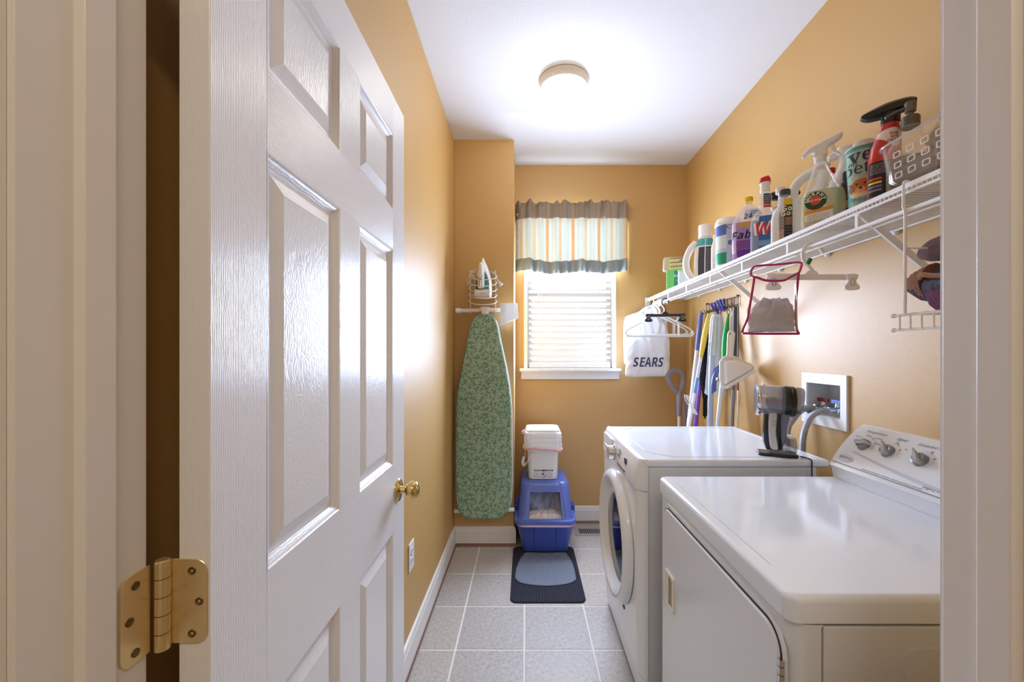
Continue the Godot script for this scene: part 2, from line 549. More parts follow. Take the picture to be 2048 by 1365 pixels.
func jamb(side):                                        # side -1: the hinge side, 1: the latch side
	var root = shell("trim_%d" % (1 if side < 0 else 2))
	var x = -0.4335 if side < 0 else 0.477
	var B = func(x0, z0, x1, z1, r): return S().box(Vector3(min(x0, x1), 0, min(z0, z1)), Vector3(max(x0, x1), 2.08, max(z0, z1)), r)
	part(root, "jamb", B.call(x, HZ, x + side * 0.02, DZ - 0.0005, 0.0015), M.trim)
	part(root, "stop", B.call(x + side * 0.004, -0.3932, x - side * 0.011, -0.4246, 0.002), M.trim)
	for job in [[HZ + 0.0005, 1.0, "hall_casing"], [DZ - 0.0005, -1.0, "room_casing"]]:
		if side < 0 and job[1] < 0: continue
		var prof = [[0.006, 0.0], [0.006, 0.008], [0.009, 0.011], [0.013, 0.012], [0.016, 0.0095], [0.03, 0.012], [0.045, 0.015], [0.055, 0.017], [0.063, 0.016], [0.063, 0.0]]
		var poly := PackedVector2Array()
		for p in prof: poly.append(Vector2(x + side * p[0], job[0] + job[1] * p[1]))
		part(root, job[2], S().prism(poly, 0.0, 2.08, 0.0, Transform3D(Basis(Vector3.RIGHT, Vector3(0, 0, 1), Vector3.UP), Vector3())), M.trim, "", 25)
	if side > 0:
		part(root, "head_jamb", S().box(Vector3(-0.4535, 2.06, DZ), Vector3(0.497, 2.08, HZ)), M.trim)
		part(root, "head_casing", S().box(Vector3(-0.51, 2.066, HZ + 0.0005), Vector3(0.55, 2.13, HZ + 0.016), 0.003), M.trim)
		part(root, "strike_plate", S().prism(rrect(0.03, 0.057, 0.004), 0, 0.0015, 0.0005, Transform3D(Basis(Vector3.UP, -PI / 2), Vector3(x + 0.0005, 0.906, -0.447))), M.brass)

func door_way():
	jamb(-1); jamb(1)
	# the door, standing open along the left wall; its face is the plane x = -0.375
	var d = shell("door_1", "white six-panel door with a wood-grain face, open against the left wall")
	var x0 = -0.412; var x1 = -0.375
	var zh = -0.487; var zf = -1.266; var y0 = 0.012; var y1 = 2.04
	var len_ = zh - zf
	var us = [0.0, 0.139, 0.442, 0.565, 0.866, 1.0]           # stile, panel, mullion, panel, stile as shares of the width
	var Z = func(u): return zh - len_ * u
	var V = func(y): return y
	var rows = [[0.235, 0.799], [0.99, 1.604], [1.716, 1.929]]
	var bx = func(za, zb, ya, yb): return S().box(Vector3(x0, ya, min(za, zb)), Vector3(x1, yb, max(za, zb)))
	part(d, "stile", S().box(Vector3(x0, y0, Z.call(us[1])), Vector3(x1, y1, zh), 0.0015), M.stile)
	part(d, "stile", S().box(Vector3(x0, y0, zf), Vector3(x1, y1, Z.call(us[4])), 0.0015), M.stile)
	for r in [[y0, 0.235], [0.799, 0.99], [1.604, 1.716], [1.929, y1]]: part(d, "rail", bx.call(Z.call(us[1]), Z.call(us[4]), r[0], r[1]), M.rail)
	for r in rows: part(d, "mullion", bx.call(Z.call(us[2]), Z.call(us[3]), r[0], r[1]), M.stile)
	for r in rows:
		for k in [1, 3]:
			var zc = (Z.call(us[k]) + Z.call(us[k + 1])) / 2; var yc = (r[0] + r[1]) / 2
			var w = len_ * (us[k + 1] - us[k]); var h = r[1] - r[0]
			# ogee sticking falling away from the frame, then a raised field
			var lays = [[0.0, 0.0], [0.003, 0.0005], [0.006, 0.0035], [0.009, 0.0045], [0.013, 0.0075], [0.017, 0.0105], [0.021, 0.0115], [0.026, 0.0112], [0.047, 0.0035]]
			for face in [1.0, -1.0]:
				var rings = []
				for l in lays:
					var ring := PackedVector3Array()
					for q in 4: ring.append(Vector3((x1 if face > 0 else x0) - face * l[1], yc + [-1, 1, 1, -1][q] * (h / 2 - l[0]), zc + [-1, -1, 1, 1][q] * (w / 2 - l[0])))
					rings.append(ring)
				var mo = part(d, "molding", S().loft(rings, true, false), M.stile if face > 0 else M.white, "", 20)
				var last = rings[rings.size() - 1]
				part(d, "panel", S().box(Vector3(min(last[0].x, last[0].x - face * 0.004), last[0].y, last[0].z), Vector3(max(last[0].x, last[0].x - face * 0.004), last[1].y, last[2].z)), M.panel)
	# knob
	var kp = Vector3(x1, 0.906, -1.206)
	var side = Transform3D(Basis(Vector3.FORWARD, -PI / 2), Vector3())
	side = Transform3D(Basis(Vector3(0, 0, -1), Vector3(1, 0, 0), Vector3(0, -1, 0)), Vector3())
	for f in [1, -1]:
		var xf = side if f > 0 else Transform3D(Basis(Vector3(0, 0, 1), Vector3(-1, 0, 0), Vector3(0, -1, 0)), Vector3())
		var kn = part(d, "knob", S().lathe([[0.011, 0.006], [0.011, 0.018], [0.010, 0.022], [0.012, 0.025], [0.019, 0.028], [0.0245, 0.034], [0.027, 0.042], [0.0262, 0.049], [0.022, 0.056], [0.014, 0.0605], [0.006, 0.062], [0, 0.0622]] if f > 0 else [[0.011, 0.006], [0.011, 0.014], [0.02, 0.02], [0.026, 0.03], [0.024, 0.04], [0.015, 0.046], [0, 0.048]], 36, xf), M.knob, "polished brass knob", 50)
		kn.position = Vector3(x1 if f > 0 else x0, kp.y, kp.z)
		part(kn, "rose", S().lathe([[0.0, 0.0002], [0.033, 0.0002], [0.033, 0.003], [0.030, 0.006], [0.022, 0.008], [0.013, 0.009], [0, 0.009]], 36, xf), M.knob)
	part(d, "latch_plate", S().box(Vector3(-0.406, 0.877, zf - 0.0008), Vector3(-0.381, 0.935, zf + 0.002)), M.brass)
	# hinges
	for hy in [1.016, 0.25, 1.80]:
		var hg = part(d, "hinge", S().lathe([[0.0, -0.052], [0.0055, -0.052], [0.0077, -0.051], [0.0077, 0.051], [0.0066, 0.053], [0, 0.054]], 20), M.brass, "worn brass hinge", 30)
		hg.position = Vector3(-0.4232, hy, -0.478)
		for k in 4: part(hg, "knuckle_gap", S().lathe([[0.0074, 0.0], [0.0079, 0.0003], [0.0079, 0.0009], [0.0074, 0.0012]], 20, Transform3D(Basis(), Vector3(0, -0.032 + 0.0212 * k, 0))), M.dark)
		var leaf = PackedVector2Array()
		for p in rrect(0.048, 0.1, 0.015, 6): leaf.append(p if p.x > 0 else Vector2(-0.024, sign(p.y) * 0.05))
		# door leaf, on the hinge edge facing the doorway
		part(hg, "leaf", S().prism(leaf, 0.0, 0.0022, 0.0006, Transform3D(Basis(), Vector3(0.0232, 0, -0.0090 + 0.0001))), M.brass)
		# jamb leaf, on the rebate
		var short_leaf := PackedVector2Array()
		for p in leaf: short_leaf.append(Vector2(p.x * 0.74, p.y))
		part(hg, "leaf", S().prism(short_leaf, 0.0, 0.0022, 0.0006, Transform3D(Basis(Vector3(0, 0, 1), Vector3.UP, Vector3(1, 0, 0)), Vector3(-0.0103, 0, 0.0243))), M.brass)
		for p in [Vector2(0.030, 0.036), Vector2(0.0385, 0.0), Vector2(0.030, -0.038)]:
			var ring = [[0, -0.0002], [0.0032, 0.0], [0.0038, 0.0006], [0.0046, 0.0008], [0.0046, -0.0005]]
			part(hg, "screw", S().lathe(ring, 16, Transform3D(Basis(Vector3.RIGHT, PI / 2), Vector3(p.x - 0.001, p.y, -0.0066))), fin("7d6a45", 0.35, 0.9))
			part(hg, "screw", S().lathe(ring, 16, Transform3D(Basis(Vector3.FORWARD, PI / 2), Vector3(-0.0079, p.y, p.x * 0.82))), fin("7d6a45", 0.35, 0.9))

func window():
	var w = shell("window_1", "white window with a wood sill, behind a striped valance")
	var x0 = -0.012; var x1 = 0.698; var y0 = 1.17; var y1 = 2.36
	var F = func(a, b, r): return S().box(a, b, r)
	var fr = S()
	for b in [[Vector3(x0, y0, BZ - 0.11), Vector3(x0 + 0.028, y1, BZ + 0.006)], [Vector3(x1 - 0.028, y0, BZ - 0.11), Vector3(x1, y1, BZ + 0.006)], [Vector3(x0, y1 - 0.028, BZ - 0.11), Vector3(x1, y1, BZ + 0.006)]]: fr.box(b[0], b[1], 0.002)
	part(w, "frame", fr, M.white)
	part(w, "sill", S().box(Vector3(x0 - 0.034, y0 - 0.004, BZ - 0.11), Vector3(x1 + 0.034, y0 + 0.019, BZ + 0.045), 0.006), M.white)
	var ap := PackedVector2Array([Vector2(0, 0), Vector2(0.012, 0.002), Vector2(0.014, 0.03), Vector2(0.02, 0.045), Vector2(0.026, 0.062), Vector2(0, 0.062)])
	part(w, "apron", S().prism(ap, 0, x1 - x0 + 0.044, 0.0, Transform3D(Basis(Vector3(0, 0, 1), Vector3.UP, Vector3(-1, 0, 0)), Vector3(x1 + 0.022, 1.106, BZ + 0.0005))), M.white, "", 20)
	for s in [[y0 + 0.02, 1.80, BZ - 0.085], [1.765, y1 - 0.028, BZ - 0.1]]:
		var sash = part(w, "sash", S().ringed(PackedVector2Array([Vector2(x0 + 0.02, s[0]), Vector2(x1 - 0.02, s[0]), Vector2(x1 - 0.02, s[1]), Vector2(x0 + 0.02, s[1])]), PackedVector2Array([Vector2(x0 + 0.06, s[0] + 0.04), Vector2(x1 - 0.06, s[0] + 0.04), Vector2(x1 - 0.06, s[1] - 0.04), Vector2(x0 + 0.06, s[1] - 0.04)]), s[2] - 0.012, s[2] + 0.012), M.white)
		part(sash, "pane", S().box(Vector3(x0 + 0.055, s[0] + 0.035, s[2] - 0.001), Vector3(x1 - 0.055, s[1] - 0.035, s[2] + 0.001)), clear_of("ffffff", 0.03, 0.02))
	# the blind
	var b = thing("window_blind", "white horizontal slat blind hanging inside the window", "blind", Vector3(0.343, 2.33, BZ - 0.035))
	var slat := fin("f7f7f6", 0.45).duplicate()
	slat.backlight_enabled = true; slat.backlight = Color(0.55, 0.55, 0.55)
	part(b, "headrail", S().box(Vector3(-0.32, -0.045, -0.025), Vector3(0.32, 0.0, 0.03), 0.004), M.white)
	var poly := PackedVector2Array()
	for k in 9: poly.append(Vector2(-0.0245 + 0.049 * k / 8, 0.0035 * (1 - pow((k - 4) / 4.0, 2)) + 0.0014))
	for k in 9: poly.append(Vector2(0.0245 - 0.049 * k / 8, 0.0035 * (1 - pow((4 - k) / 4.0, 2)) - 0.0014))
	var sm = S().prism(poly, -0.318, 0.318, 0.0, Transform3D(Basis(Vector3(0, 0, 1), Vector3.UP, Vector3(-1, 0, 0)), Vector3())).mesh()
	var n := 23
	for k in n:
		var sl = part(b, "slat", sm, slat)
		sl.position.y = -0.075 - 0.0465 * k
		sl.rotation.x = 0.78
	part(b, "bottom_rail", S().box(Vector3(-0.318, -1.137, -0.025), Vector3(0.318, -1.117, 0.025), 0.004), fin("dfe1e4", 0.45))
	for x in [-0.22, 0.22]:
		part(b, "ladder_cord", S().tube([Vector3(x, -0.04, 0.0255), Vector3(x, -1.12, 0.0255)], 0.0011, 5), M.white)
	part(b, "tilt_wand", S().tube([Vector3(-0.245, -0.04, 0.034), Vector3(-0.245, -0.64, 0.036)], 0.004, 8), fin("c9cdd2", 0.2))
	valance()

func valance():
	var v = thing("valance", "gathered striped valance with a taupe header and slate hem over the window", "valance", Vector3(0.355, 1.91, BZ + 0.085))
	var n = noise_of(1.0, 21, 2)
	var W := 0.862
	var hump = func(x, y):                                  # how far the cloth stands out
		var s = x * 1.0
		var f = 0.014 * sin(s * 52.0 + 3.0 * n.get_noise_2d(s * 3.0, 1.0)) + 0.009 * sin(s * 97.0 + 1.0) + 0.012 * n.get_noise_2d(s * 5.0, 3.0)
		return f
	var stripe := PackedColorArray()
	var tex = colour_tex(512, func(x, y):
		var t = fmod(x / 512.0 * 18.0, 1.0)
		var c = Color("e8eeea")
		if t > 0.42 and t < 0.47 or t > 0.53 and t < 0.58: c = Color("e7b375")
		elif t > 0.47 and t < 0.53: c = Color("f3e9d2")
		elif t > 0.1 and t < 0.13 or t > 0.87 and t < 0.9: c = Color("d9d7bd")
		elif t > 0.3 and t < 0.7: c = Color("eef0e6")
		return c)
	var htex = colour_tex(512, func(x, y):
		var t = fmod(x / 512.0 * 18.0, 1.0)
		var c = Color("a39586")
		if t > 0.44 and t < 0.47 or t > 0.53 and t < 0.56: c = Color("bf9a6a")
		elif fmod(x / 512.0 * 120.0, 1.0) > 0.7: c = Color("8d7f72")
		return c)
	var cloth = func(tx, col, bl):
		var m := StandardMaterial3D.new()
		m.roughness = 0.9; m.albedo_color = Color(col)
		if tx: m.albedo_texture = tx
		m.cull_mode = BaseMaterial3D.CULL_DISABLED
		if bl > 0:
			m.backlight_enabled = true; m.backlight = Color(bl, bl, bl)
		return m
	var strip = func(y0, y1, ny, amp0, amp1, th, low, keep = 0.0, zoff = 0.0):     # a band of gathered cloth with returns to the wall
		var front = []
		for i in ny + 1:
			var t = float(i) / ny
			var ring := PackedVector3Array()
			for j in 161:
				var x = -W / 2 + W * j / 160.0
				var y = lerpf(y0, y1, t) + (low.call(x) * (lerpf(1.0 - t, 1.0, keep)) if low else 0.0)
				var e = pow(abs(x) / (W / 2), 24.0)
				var z = hump.call(x, y) * lerpf(amp0, amp1, t) - 0.07 * e + zoff
				ring.append(Vector3(x * (1.0 + 0.0), y, z))
			for j in range(160, -1, -1):
				var q = ring[j]
				ring.append(q + Vector3(0, 0, -th))
			front.append(ring)
		return S().loft(front, true, false)
	var low = func(x): return 0.014 * exp(-pow((x + 0.36) / 0.12, 2)) + 0.018 * exp(-pow((x - 0.36) / 0.1, 2)) + 0.009 * sin(x * 14.0 + 0.6)
	part(v, "skirt", strip.call(0.085, 0.41, 10, 1.3, 0.7, 0.0015, low), cloth.call(tex, "ffffff", 0.5), "", 60)
	part(v, "hem", strip.call(0.0, 0.09, 3, 1.32, 1.3, 0.005, low, 1.0, 0.0022), cloth.call(null, "929a98", 0.25), "slate grey hem band", 60)
	var hb = strip.call(0.41, 0.495, 5, 1.0, 0.9, 0.02, null)
	part(v, "header", hb, cloth.call(htex, "ffffff", 0.15), "taupe striped header", 60)
	var ruf = strip.call(0.492, 0.535, 4, 1.0, 1.6, 0.012, null)
	ruf.bend(func(p): return Vector3(p.x, p.y + (p.y - 0.492) * 0.7 * n.get_noise_2d(p.x * 9.0, 5.0), p.z + (p.y - 0.492) * 0.25 * sin(p.x * 150.0)))
	part(v, "ruffle", ruf, cloth.call(htex, "ffffff", 0.15), "", 60)
	part(v, "rod", S().tube([Vector3(-W / 2 + 0.01, 0.45, -0.084), Vector3(-W / 2 + 0.01, 0.45, -0.036), Vector3(W / 2 - 0.01, 0.45, -0.036), Vector3(W / 2 - 0.01, 0.45, -0.084)], 0.006, 8), M.white)

func ceiling_lamp():
	var p = Vector3(0.205, TOP, -2.19)
	var l = thing("ceiling_light", "round white ceiling light with a glowing opal glass globe", "light", p)
	part(l, "base", S().lathe([[0.0, -0.0005], [0.132, -0.0005], [0.134, -0.006], [0.128, -0.012], [0.125, -0.042], [0.12, -0.046], [0, -0.046]], 48), fin("e9dfd0", 0.4))
	for k in 3: part(l, "screw", S().lathe([[0, 0.0], [0.004, 0.0], [0.004, 0.008], [0, 0.009]], 8, Transform3D(Basis(Vector3(0, 1, 0), TAU * k / 3.0 + 1.57) * Basis(Vector3.RIGHT, PI / 2), Vector3(sin(TAU * k / 3.0 + 1.57), 0, cos(TAU * k / 3.0 + 1.57)) * 0.124 + Vector3(0, -0.034, 0))), M.chrome)
	var g := fin("fffaf0", 0.25).duplicate()
	g.emission_enabled = true; g.emission = Color("fff3dd"); g.emission_energy_multiplier = 1.6
	part(l, "globe", S().lathe([[0.118, -0.036], [0.124, -0.05], [0.137, -0.068], [0.142, -0.085], [0.138, -0.104], [0.122, -0.126], [0.092, -0.143], [0.05, -0.153], [0, -0.156]], 48), g, "opal glass globe")
	var o := OmniLight3D.new()
	o.name = "ceiling_light_glow"; o.light_energy = 0.14; o.light_color = Color("fffaf0"); o.light_size = 0.1; o.omni_range = 8.0; o.omni_attenuation = 2.0; o.shadow_enabled = true
	o.position = p + Vector3(0, -0.095, 0); add_child(o)

# ---------------------------------------------------------------- appliances
const AX := Transform3D(Basis(Vector3(0, 0, -1), Vector3.UP, Vector3(1, 0, 0)), Vector3())   # outline x runs away from the camera, z runs to the right
func flipped(o: Vector3) -> Transform3D: return Transform3D(Basis(Vector3(0, 0, 1), Vector3.UP, Vector3(-1, 0, 0)), o)   # outline x runs towards the camera, thickness grows to the left

func washer():
	var w = thing("washing_machine", "white front-loading washing machine with a round glass door, beyond the dryer", "washing machine", Vector3(0.75, 0, -1.827))
	var o = Vector3(-0.75, 0, 1.827)                       # from world to its own axes
	var zn = -1.484; var zf = -2.17
	var B = func(a, b, r): return S().box(a + o, b + o, r)
	part(w, "body", B.call(Vector3(0.445, 0.03, zf + 0.004), Vector3(1.058, 0.893, zn - 0.004), 0.006), M.appliance_body)
	var top = S().box(Vector3(0.43, 0.893, zf) + o, Vector3(1.103, 0.921, zn) + o, 0.009, 3)
	part(w, "top_panel", top, M.appliance)
	var ridge = S()                                        # the pressed border of the top
	ridge.ringed(rrect(0.60, 0.60, 0.12, 8), rrect(0.592, 0.592, 0.116, 8), 0.0, 0.0018, Transform3D(Basis(Vector3.RIGHT, Vector3(0, 0, -1), Vector3.UP), Vector3(0.775, 0.9202, -1.827) + o))
	part(w, "pressed_border", ridge, M.appliance)
	for x in [0.52, 1.0]: for z in [-1.55, -2.1]: part(w, "foot", S().lathe([[0, 0], [0.022, 0], [0.022, 0.01], [0.012, 0.014], [0.012, 0.032], [0, 0.032]], 14, Transform3D(Basis(), Vector3(x, 0, z) + o)), M.black)
	# front: lower panel and bulging control panel, both with rounded upright corners
	var slab = func(x, r, swell):                           # outline seen from above
		var pts := PackedVector2Array()
		pts.append(Vector2(0.4445, zf)); 
		for k in 9:
			var a = PI / 2 * k / 8
			pts.append(Vector2(0.4445 - (0.4445 - x) * sin(a), zf + r - r * cos(a) + 0.0))
		for k in 9:
			var t = float(k + 1) / 10
			pts.append(Vector2(x - swell * sin(PI * t), lerpf(zf + r, zn - r, t)))
		for k in 9:
			var a = PI / 2 * (1 - k / 8.0)
			pts.append(Vector2(0.4445 - (0.4445 - x) * sin(a), zn - r + r * cos(a)))
		return pts
	var lay = func(rows):
		var rings = []
		for q in rows:
			var ring := PackedVector3Array()
			for p in slab.call(q[1], q[2], q[3]): ring.append(Vector3(p.x, q[0], p.y) + o)
			rings.append(ring)
		return S().loft(rings)
	part(w, "front_panel", lay.call([[0.12, 0.419, 0.05, 0.002], [0.125, 0.415, 0.05, 0.003], [0.5, 0.409, 0.05, 0.004], [0.80, 0.409, 0.05, 0.004], [0.8035, 0.411, 0.05, 0.004]]), M.appliance)
	part(w, "kick_panel", lay.call([[0.03, 0.428, 0.04, 0.0], [0.035, 0.424, 0.04, 0.0], [0.116, 0.42, 0.045, 0.0], [0.118, 0.423, 0.045, 0.0]]), M.appliance)
	var cp = part(w, "control_panel", lay.call([[0.806, 0.407, 0.05, 0.004], [0.809, 0.404, 0.05, 0.005], [0.84, 0.404, 0.05, 0.005], [0.87, 0.408, 0.05, 0.004], [0.91, 0.418, 0.045, 0.002], [0.919, 0.424, 0.04, 0.001], [0.922, 0.431, 0.03, 0.0]]), M.appliance)
	# detergent drawer
	var dr = part(w, "detergent_drawer", S().prism(rrect(0.2, 0.08, 0.012), 0, 0.007, 0.002, flipped(Vector3(0.411, 0.865, -2.02) + o)), fin("eceaea", 0.15))
	part(dr, "pull", S().prism(smooth2([Vector2(-0.08, -0.004), Vector2(0, -0.014), Vector2(0.08, -0.004), Vector2(0.06, 0.01), Vector2(0, 0.006), Vector2(-0.06, 0.01)], 4), 0, 0.003, 0.0008, flipped(Vector3(0.4042, 0.845, -2.02) + o)), fin("d6d6d8", 0.2))
	# dial
	var xf = Transform3D(Basis(Vector3(0, 0, 1), Vector3(-1, 0, 0), Vector3(0, -1, 0)), Vector3(0.4035, 0.862, -1.85) + o)
	part(w, "dial", S().lathe([[0, 0], [0.034, 0.0], [0.034, 0.006], [0.029, 0.008], [0.0285, 0.03], [0.026, 0.033], [0.022, 0.0335], [0, 0.032]], 32, xf), M.chrome, "chrome dial")
	# display, keys and print
	var dis = part(w, "display", S().prism(rrect(0.034, 0.026, 0.002), 0, 0.0015, 0.0004, flipped(Vector3(0.4045, 0.872, -1.66) + o)), M.black)
	dis.rotation.z = -0.0
	for k in 6:
		part(w, "button", S().prism(rrect(0.012, 0.009, 0.003), 0, 0.0028, 0.0008, flipped(Vector3(0.4005, 0.83, -1.775 + 0.023 * k) + o)), fin("4a4a50", 0.3))
		part(w, "button_print", S().box(Vector3(0.3996, 0.816, -1.781 + 0.023 * k) + o, Vector3(0.4004, 0.8185, -1.769 + 0.023 * k) + o), fin("9a9aa2", 0.5))
	var rows_ = ["Normal", "Heavy Duty", "Delicates", "Quick Wash", "Rinse & Spin", "Whites", "Casual"]
	for k in 7:
		part(w, "cycle_print", words(rows_[k], 0.0062).bend(func(p): return flipped(Vector3(0.4032 + 0.0018 * max(0, 3 - k) - 0.0006, 0.892 - 0.0075 * k, -1.772 + 0.006 * (k % 3)) + o) * p), fin("8d8d95", 0.5))
	for k in 3: part(w, "option_print", words(["Temp", "Spin", "Soil"][k], 0.006).bend(func(p): return flipped(Vector3(0.4028, 0.852 - 0.008 * k, -1.655) + o) * p), fin("8d8d95", 0.5))
	# the door: a bulging ring, a deep cone and a dark glass
	var cx = Vector3(0.407, 0.515, -1.815) + o
	var ring_xf = Transform3D(Basis(Vector3(0, 0, 1), Vector3(-1, 0, 0), Vector3(0, -1, 0)), cx)
	var prof = [[0.272, 0.0], [0.274, 0.010], [0.270, 0.022], [0.262, 0.031], [0.250, 0.036], [0.238, 0.0355], [0.229, 0.031], [0.223, 0.024], [0.205, 0.006], [0.196, -0.002], [0.196, -0.001]]
	var rings = []
	for p in prof:
		var rr := PackedVector3Array()
		for k in 72: rr.append(ring_xf * Vector3(cos(-TAU * k / 72) * p[0], p[1], sin(-TAU * k / 72) * p[0]))
		rings.append(rr)
	var dd = part(w, "door", S().loft(rings, true, false), M.appliance, "round white door ring")
	part(dd, "glass", S().lathe([[0.199, 0.0005], [0.19, -0.001], [0.16, 0.003], [0.1, 0.008], [0.0, 0.011], [0.0, -0.008], [0.199, -0.008]], 60, ring_xf), fin("0b0e1c", 0.03), "dark glossy door glass")
	part(dd, "handle", S().prism(rrect(0.05, 0.012, 0.004), 0, 0.004, 0.001, flipped(Vector3(0.4105, 0.252, -1.72) + o)), fin("55555a", 0.4))

func dryer():
	var w = thing("clothes_dryer", "white clothes dryer with a sloping knob console, nearest the doorway", "dryer", Vector3(0.82, 0, -1.037))
	var o = Vector3(-0.82, 0, 1.037)
	var zn = -0.694; var zf = -1.38
	var X = 0.452
	# shell: front piece that wraps round the corners, side panels behind it
	var pts := PackedVector2Array()
	for k in 9:
		var a = PI / 2 * k / 8
		pts.append(Vector2(X + 0.03 - 0.03 * sin(a), zf + 0.03 - 0.03 * cos(a)))
	for k in 9:
		var a = PI / 2 * (1 - k / 8.0)
		pts.append(Vector2(X + 0.03 - 0.03 * sin(a), zn - 0.03 + 0.03 * cos(a) - 0.003))
	pts.append(Vector2(0.503, zn - 0.003)); pts.append(Vector2(0.503, zf))
	var rings = []
	for y in [0.03, 0.842, 0.8465]:
		var ring := PackedVector3Array()
		for p in pts: ring.append(Vector3(p.x + (0.004 if y > 0.843 else 0.0), y, p.y) + o)
		rings.append(ring)
	part(w, "front_panel", S().loft(rings), M.appliance_body)
	part(w, "body", S().box(Vector3(0.5, 0.03, zf + 0.006) + o, Vector3(1.17, 0.845, zn - 0.0105) + o), fin("a09c98", 0.6))
	var sp = S()
	sp.box(Vector3(0.5075, 0.03, zn - 0.012) + o, Vector3(1.17, 0.843, zn - 0.004) + o, 0.003)
	var side = part(w, "side_panel", sp, M.appliance_body)
	part(side, "embossed_border", S().ringed(rrect(0.50, 0.62, 0.03, 6), rrect(0.492, 0.612, 0.027, 6), 0.0, 0.0014, Transform3D(Basis(), Vector3(0.89, 0.497, zn - 0.0042) + o)), M.appliance_body)
	part(side, "embossed_field", S().prism(rrect(0.49, 0.61, 0.027, 6), 0.0, 0.0008, 0.0006, Transform3D(Basis(), Vector3(0.89, 0.497, zn - 0.0042) + o)), M.appliance_body)
	var lid = []
	for q in [[0.8495, 0.003], [0.8505, 0.0005], [0.885, 0.0], [0.8915, 0.0025], [0.895, 0.007], [0.896, 0.013]]:
		var ring := PackedVector3Array()
		for p in rrect(0.735 - 2 * q[1], 0.686 - 2 * q[1], 0.022 - q[1] * 0.6, 6): ring.append(Vector3(0.446 + 0.3675 + p.x, q[0], -1.037 - p.y) + o)
		lid.append(ring)
	part(w, "top_panel", S().loft(lid), M.appliance)
	part(w, "lint_screen_seam", S().box(Vector3(0.478, 0.8957, -1.30) + o, Vector3(0.4795, 0.8964, -0.80) + o), fin("b9b7b6", 0.4))
	for x in [0.52, 1.1]: for z in [zn - 0.06, zf + 0.06]: part(w, "foot", S().lathe([[0, 0], [0.022, 0], [0.022, 0.01], [0.012, 0.014], [0.012, 0.032], [0, 0.032]], 14, Transform3D(Basis(), Vector3(x, 0, z) + o)), M.black)
	# door, standing a little proud, hinged at its near edge
	var dz0 = -0.722; var dz1 = -1.327; var dy0 = 0.2; var dy1 = 0.817
	var c = Vector2((dz0 + dz1) / 2, (dy0 + dy1) / 2)
	var outline = rrect(dz0 - dz1, dy1 - dy0, 0.045, 8)
	var d = part(w, "door", S().prism(outline, 0.0005, 0.0075, 0.003, flipped(Vector3(X, c.y, c.x) + o)), M.appliance_body, "", 25)
	part(w, "door_gap", S().prism(rrect(dz0 - dz1 + 0.006, dy1 - dy0 + 0.006, 0.048, 8), 0.0001, 0.0006, 0.0, flipped(Vector3(X, c.y, c.x) + o)), fin("5d5a57", 0.6))
	part(w, "pressed_rim", S().ringed(rrect(dz0 - dz1 + 0.03, dy1 - dy0 + 0.03, 0.055, 8), rrect(dz0 - dz1 + 0.012, dy1 - dy0 + 0.012, 0.05, 8), 0.0, 0.003, flipped(Vector3(X, c.y, c.x) + o)), M.appliance_body)
	var hc = Vector3(X - 0.0072, 0.578, -1.262)
	part(d, "handle_frame", S().ringed(rrect(0.076, 0.106, 0.008), rrect(0.056, 0.088, 0.006), 0.0, 0.0045, flipped(hc + o)), fin("efe6d3", 0.3), "cream handle frame")
	part(d, "handle_pocket", S().prism(rrect(0.058, 0.09, 0.006), 0.0, 0.001, 0.0, flipped(hc + o)), fin("a39a8b", 0.5))
	part(d, "handle_lip", S().box(hc + o + Vector3(-0.0038, -0.044, -0.028), hc + o + Vector3(-0.0012, 0.044, -0.005), 0.001), fin("e8dfcd", 0.3))
	for y in [0.74, 0.32]:
		var h = part(w, "hinge", S().tube([Vector3(X - 0.006, y - 0.035, dz0 + 0.006) + o, Vector3(X - 0.006, y + 0.035, dz0 + 0.006) + o], 0.0052, 14), M.chrome, "chrome door hinge")
		for k in 4: part(h, "knuckle_gap", S().lathe([[0.004, 0], [0.0055, 0.0003], [0.0055, 0.0012], [0.004, 0.0015]], 14, Transform3D(Basis(), Vector3(X - 0.006, y - 0.022 + 0.0147 * k, dz0 + 0.006) + o)), M.dark)
	# console
	var con = smooth2([Vector2(1.021, 0.947), Vector2(1.043, 0.983), Vector2(1.073, 1.021), Vector2(1.104, 1.052), Vector2(1.122, 1.066)], 5, false)
	var poly := PackedVector2Array([Vector2(1.19, 0.8965), Vector2(1.029, 0.8965), Vector2(1.024, 0.928), Vector2(1.016, 0.938)])
	poly.append_array(con)
	for p in [Vector2(1.132, 1.070), Vector2(1.15, 1.068), Vector2(1.185, 1.0)]: poly.append(p)
	var cn = part(w, "console", S().prism(poly, 0.70, 1.374, 0.003, Transform3D(Basis(Vector3.RIGHT, Vector3.UP, Vector3(0, 0, -1)), o)), M.appliance, "", 30)
	# face plate on the slope
	var A = Vector2(1.0225, 0.950); var Bp = Vector2(1.121, 1.0655)
	var sl = (Bp - A); var L = sl.length(); sl = sl / L
	var nrm = Vector3(-sl.y, sl.x, 0)
	var bow = func(t): return 0.0098 * 4.0 * t * (1.0 - t)          # how far the slope swells
	var face = func(p: Vector3):                             # (along the console towards the camera from its far end, up the slope, out)
		var t = clampf(p.y / L, -0.05, 1.05)
		return Vector3(A.x + sl.x * p.y, A.y + sl.y * p.y, -1.374 + p.x) + nrm * (p.z + bow.call(t) * 0.80 + 0.0012) + o
	var fp = []
	for k in 13:
		var y = L * k / 12
		fp.append(PackedVector3Array([face.call(Vector3(0.007, y, 0)), face.call(Vector3(0.667, y, 0)), face.call(Vector3(0.667, y, -0.0015)), face.call(Vector3(0.007, y, -0.0015))]))
	var fpl = part(cn, "face_plate", S().loft(fp), fin("eceff4", 0.25), "pale grey-white face plate")
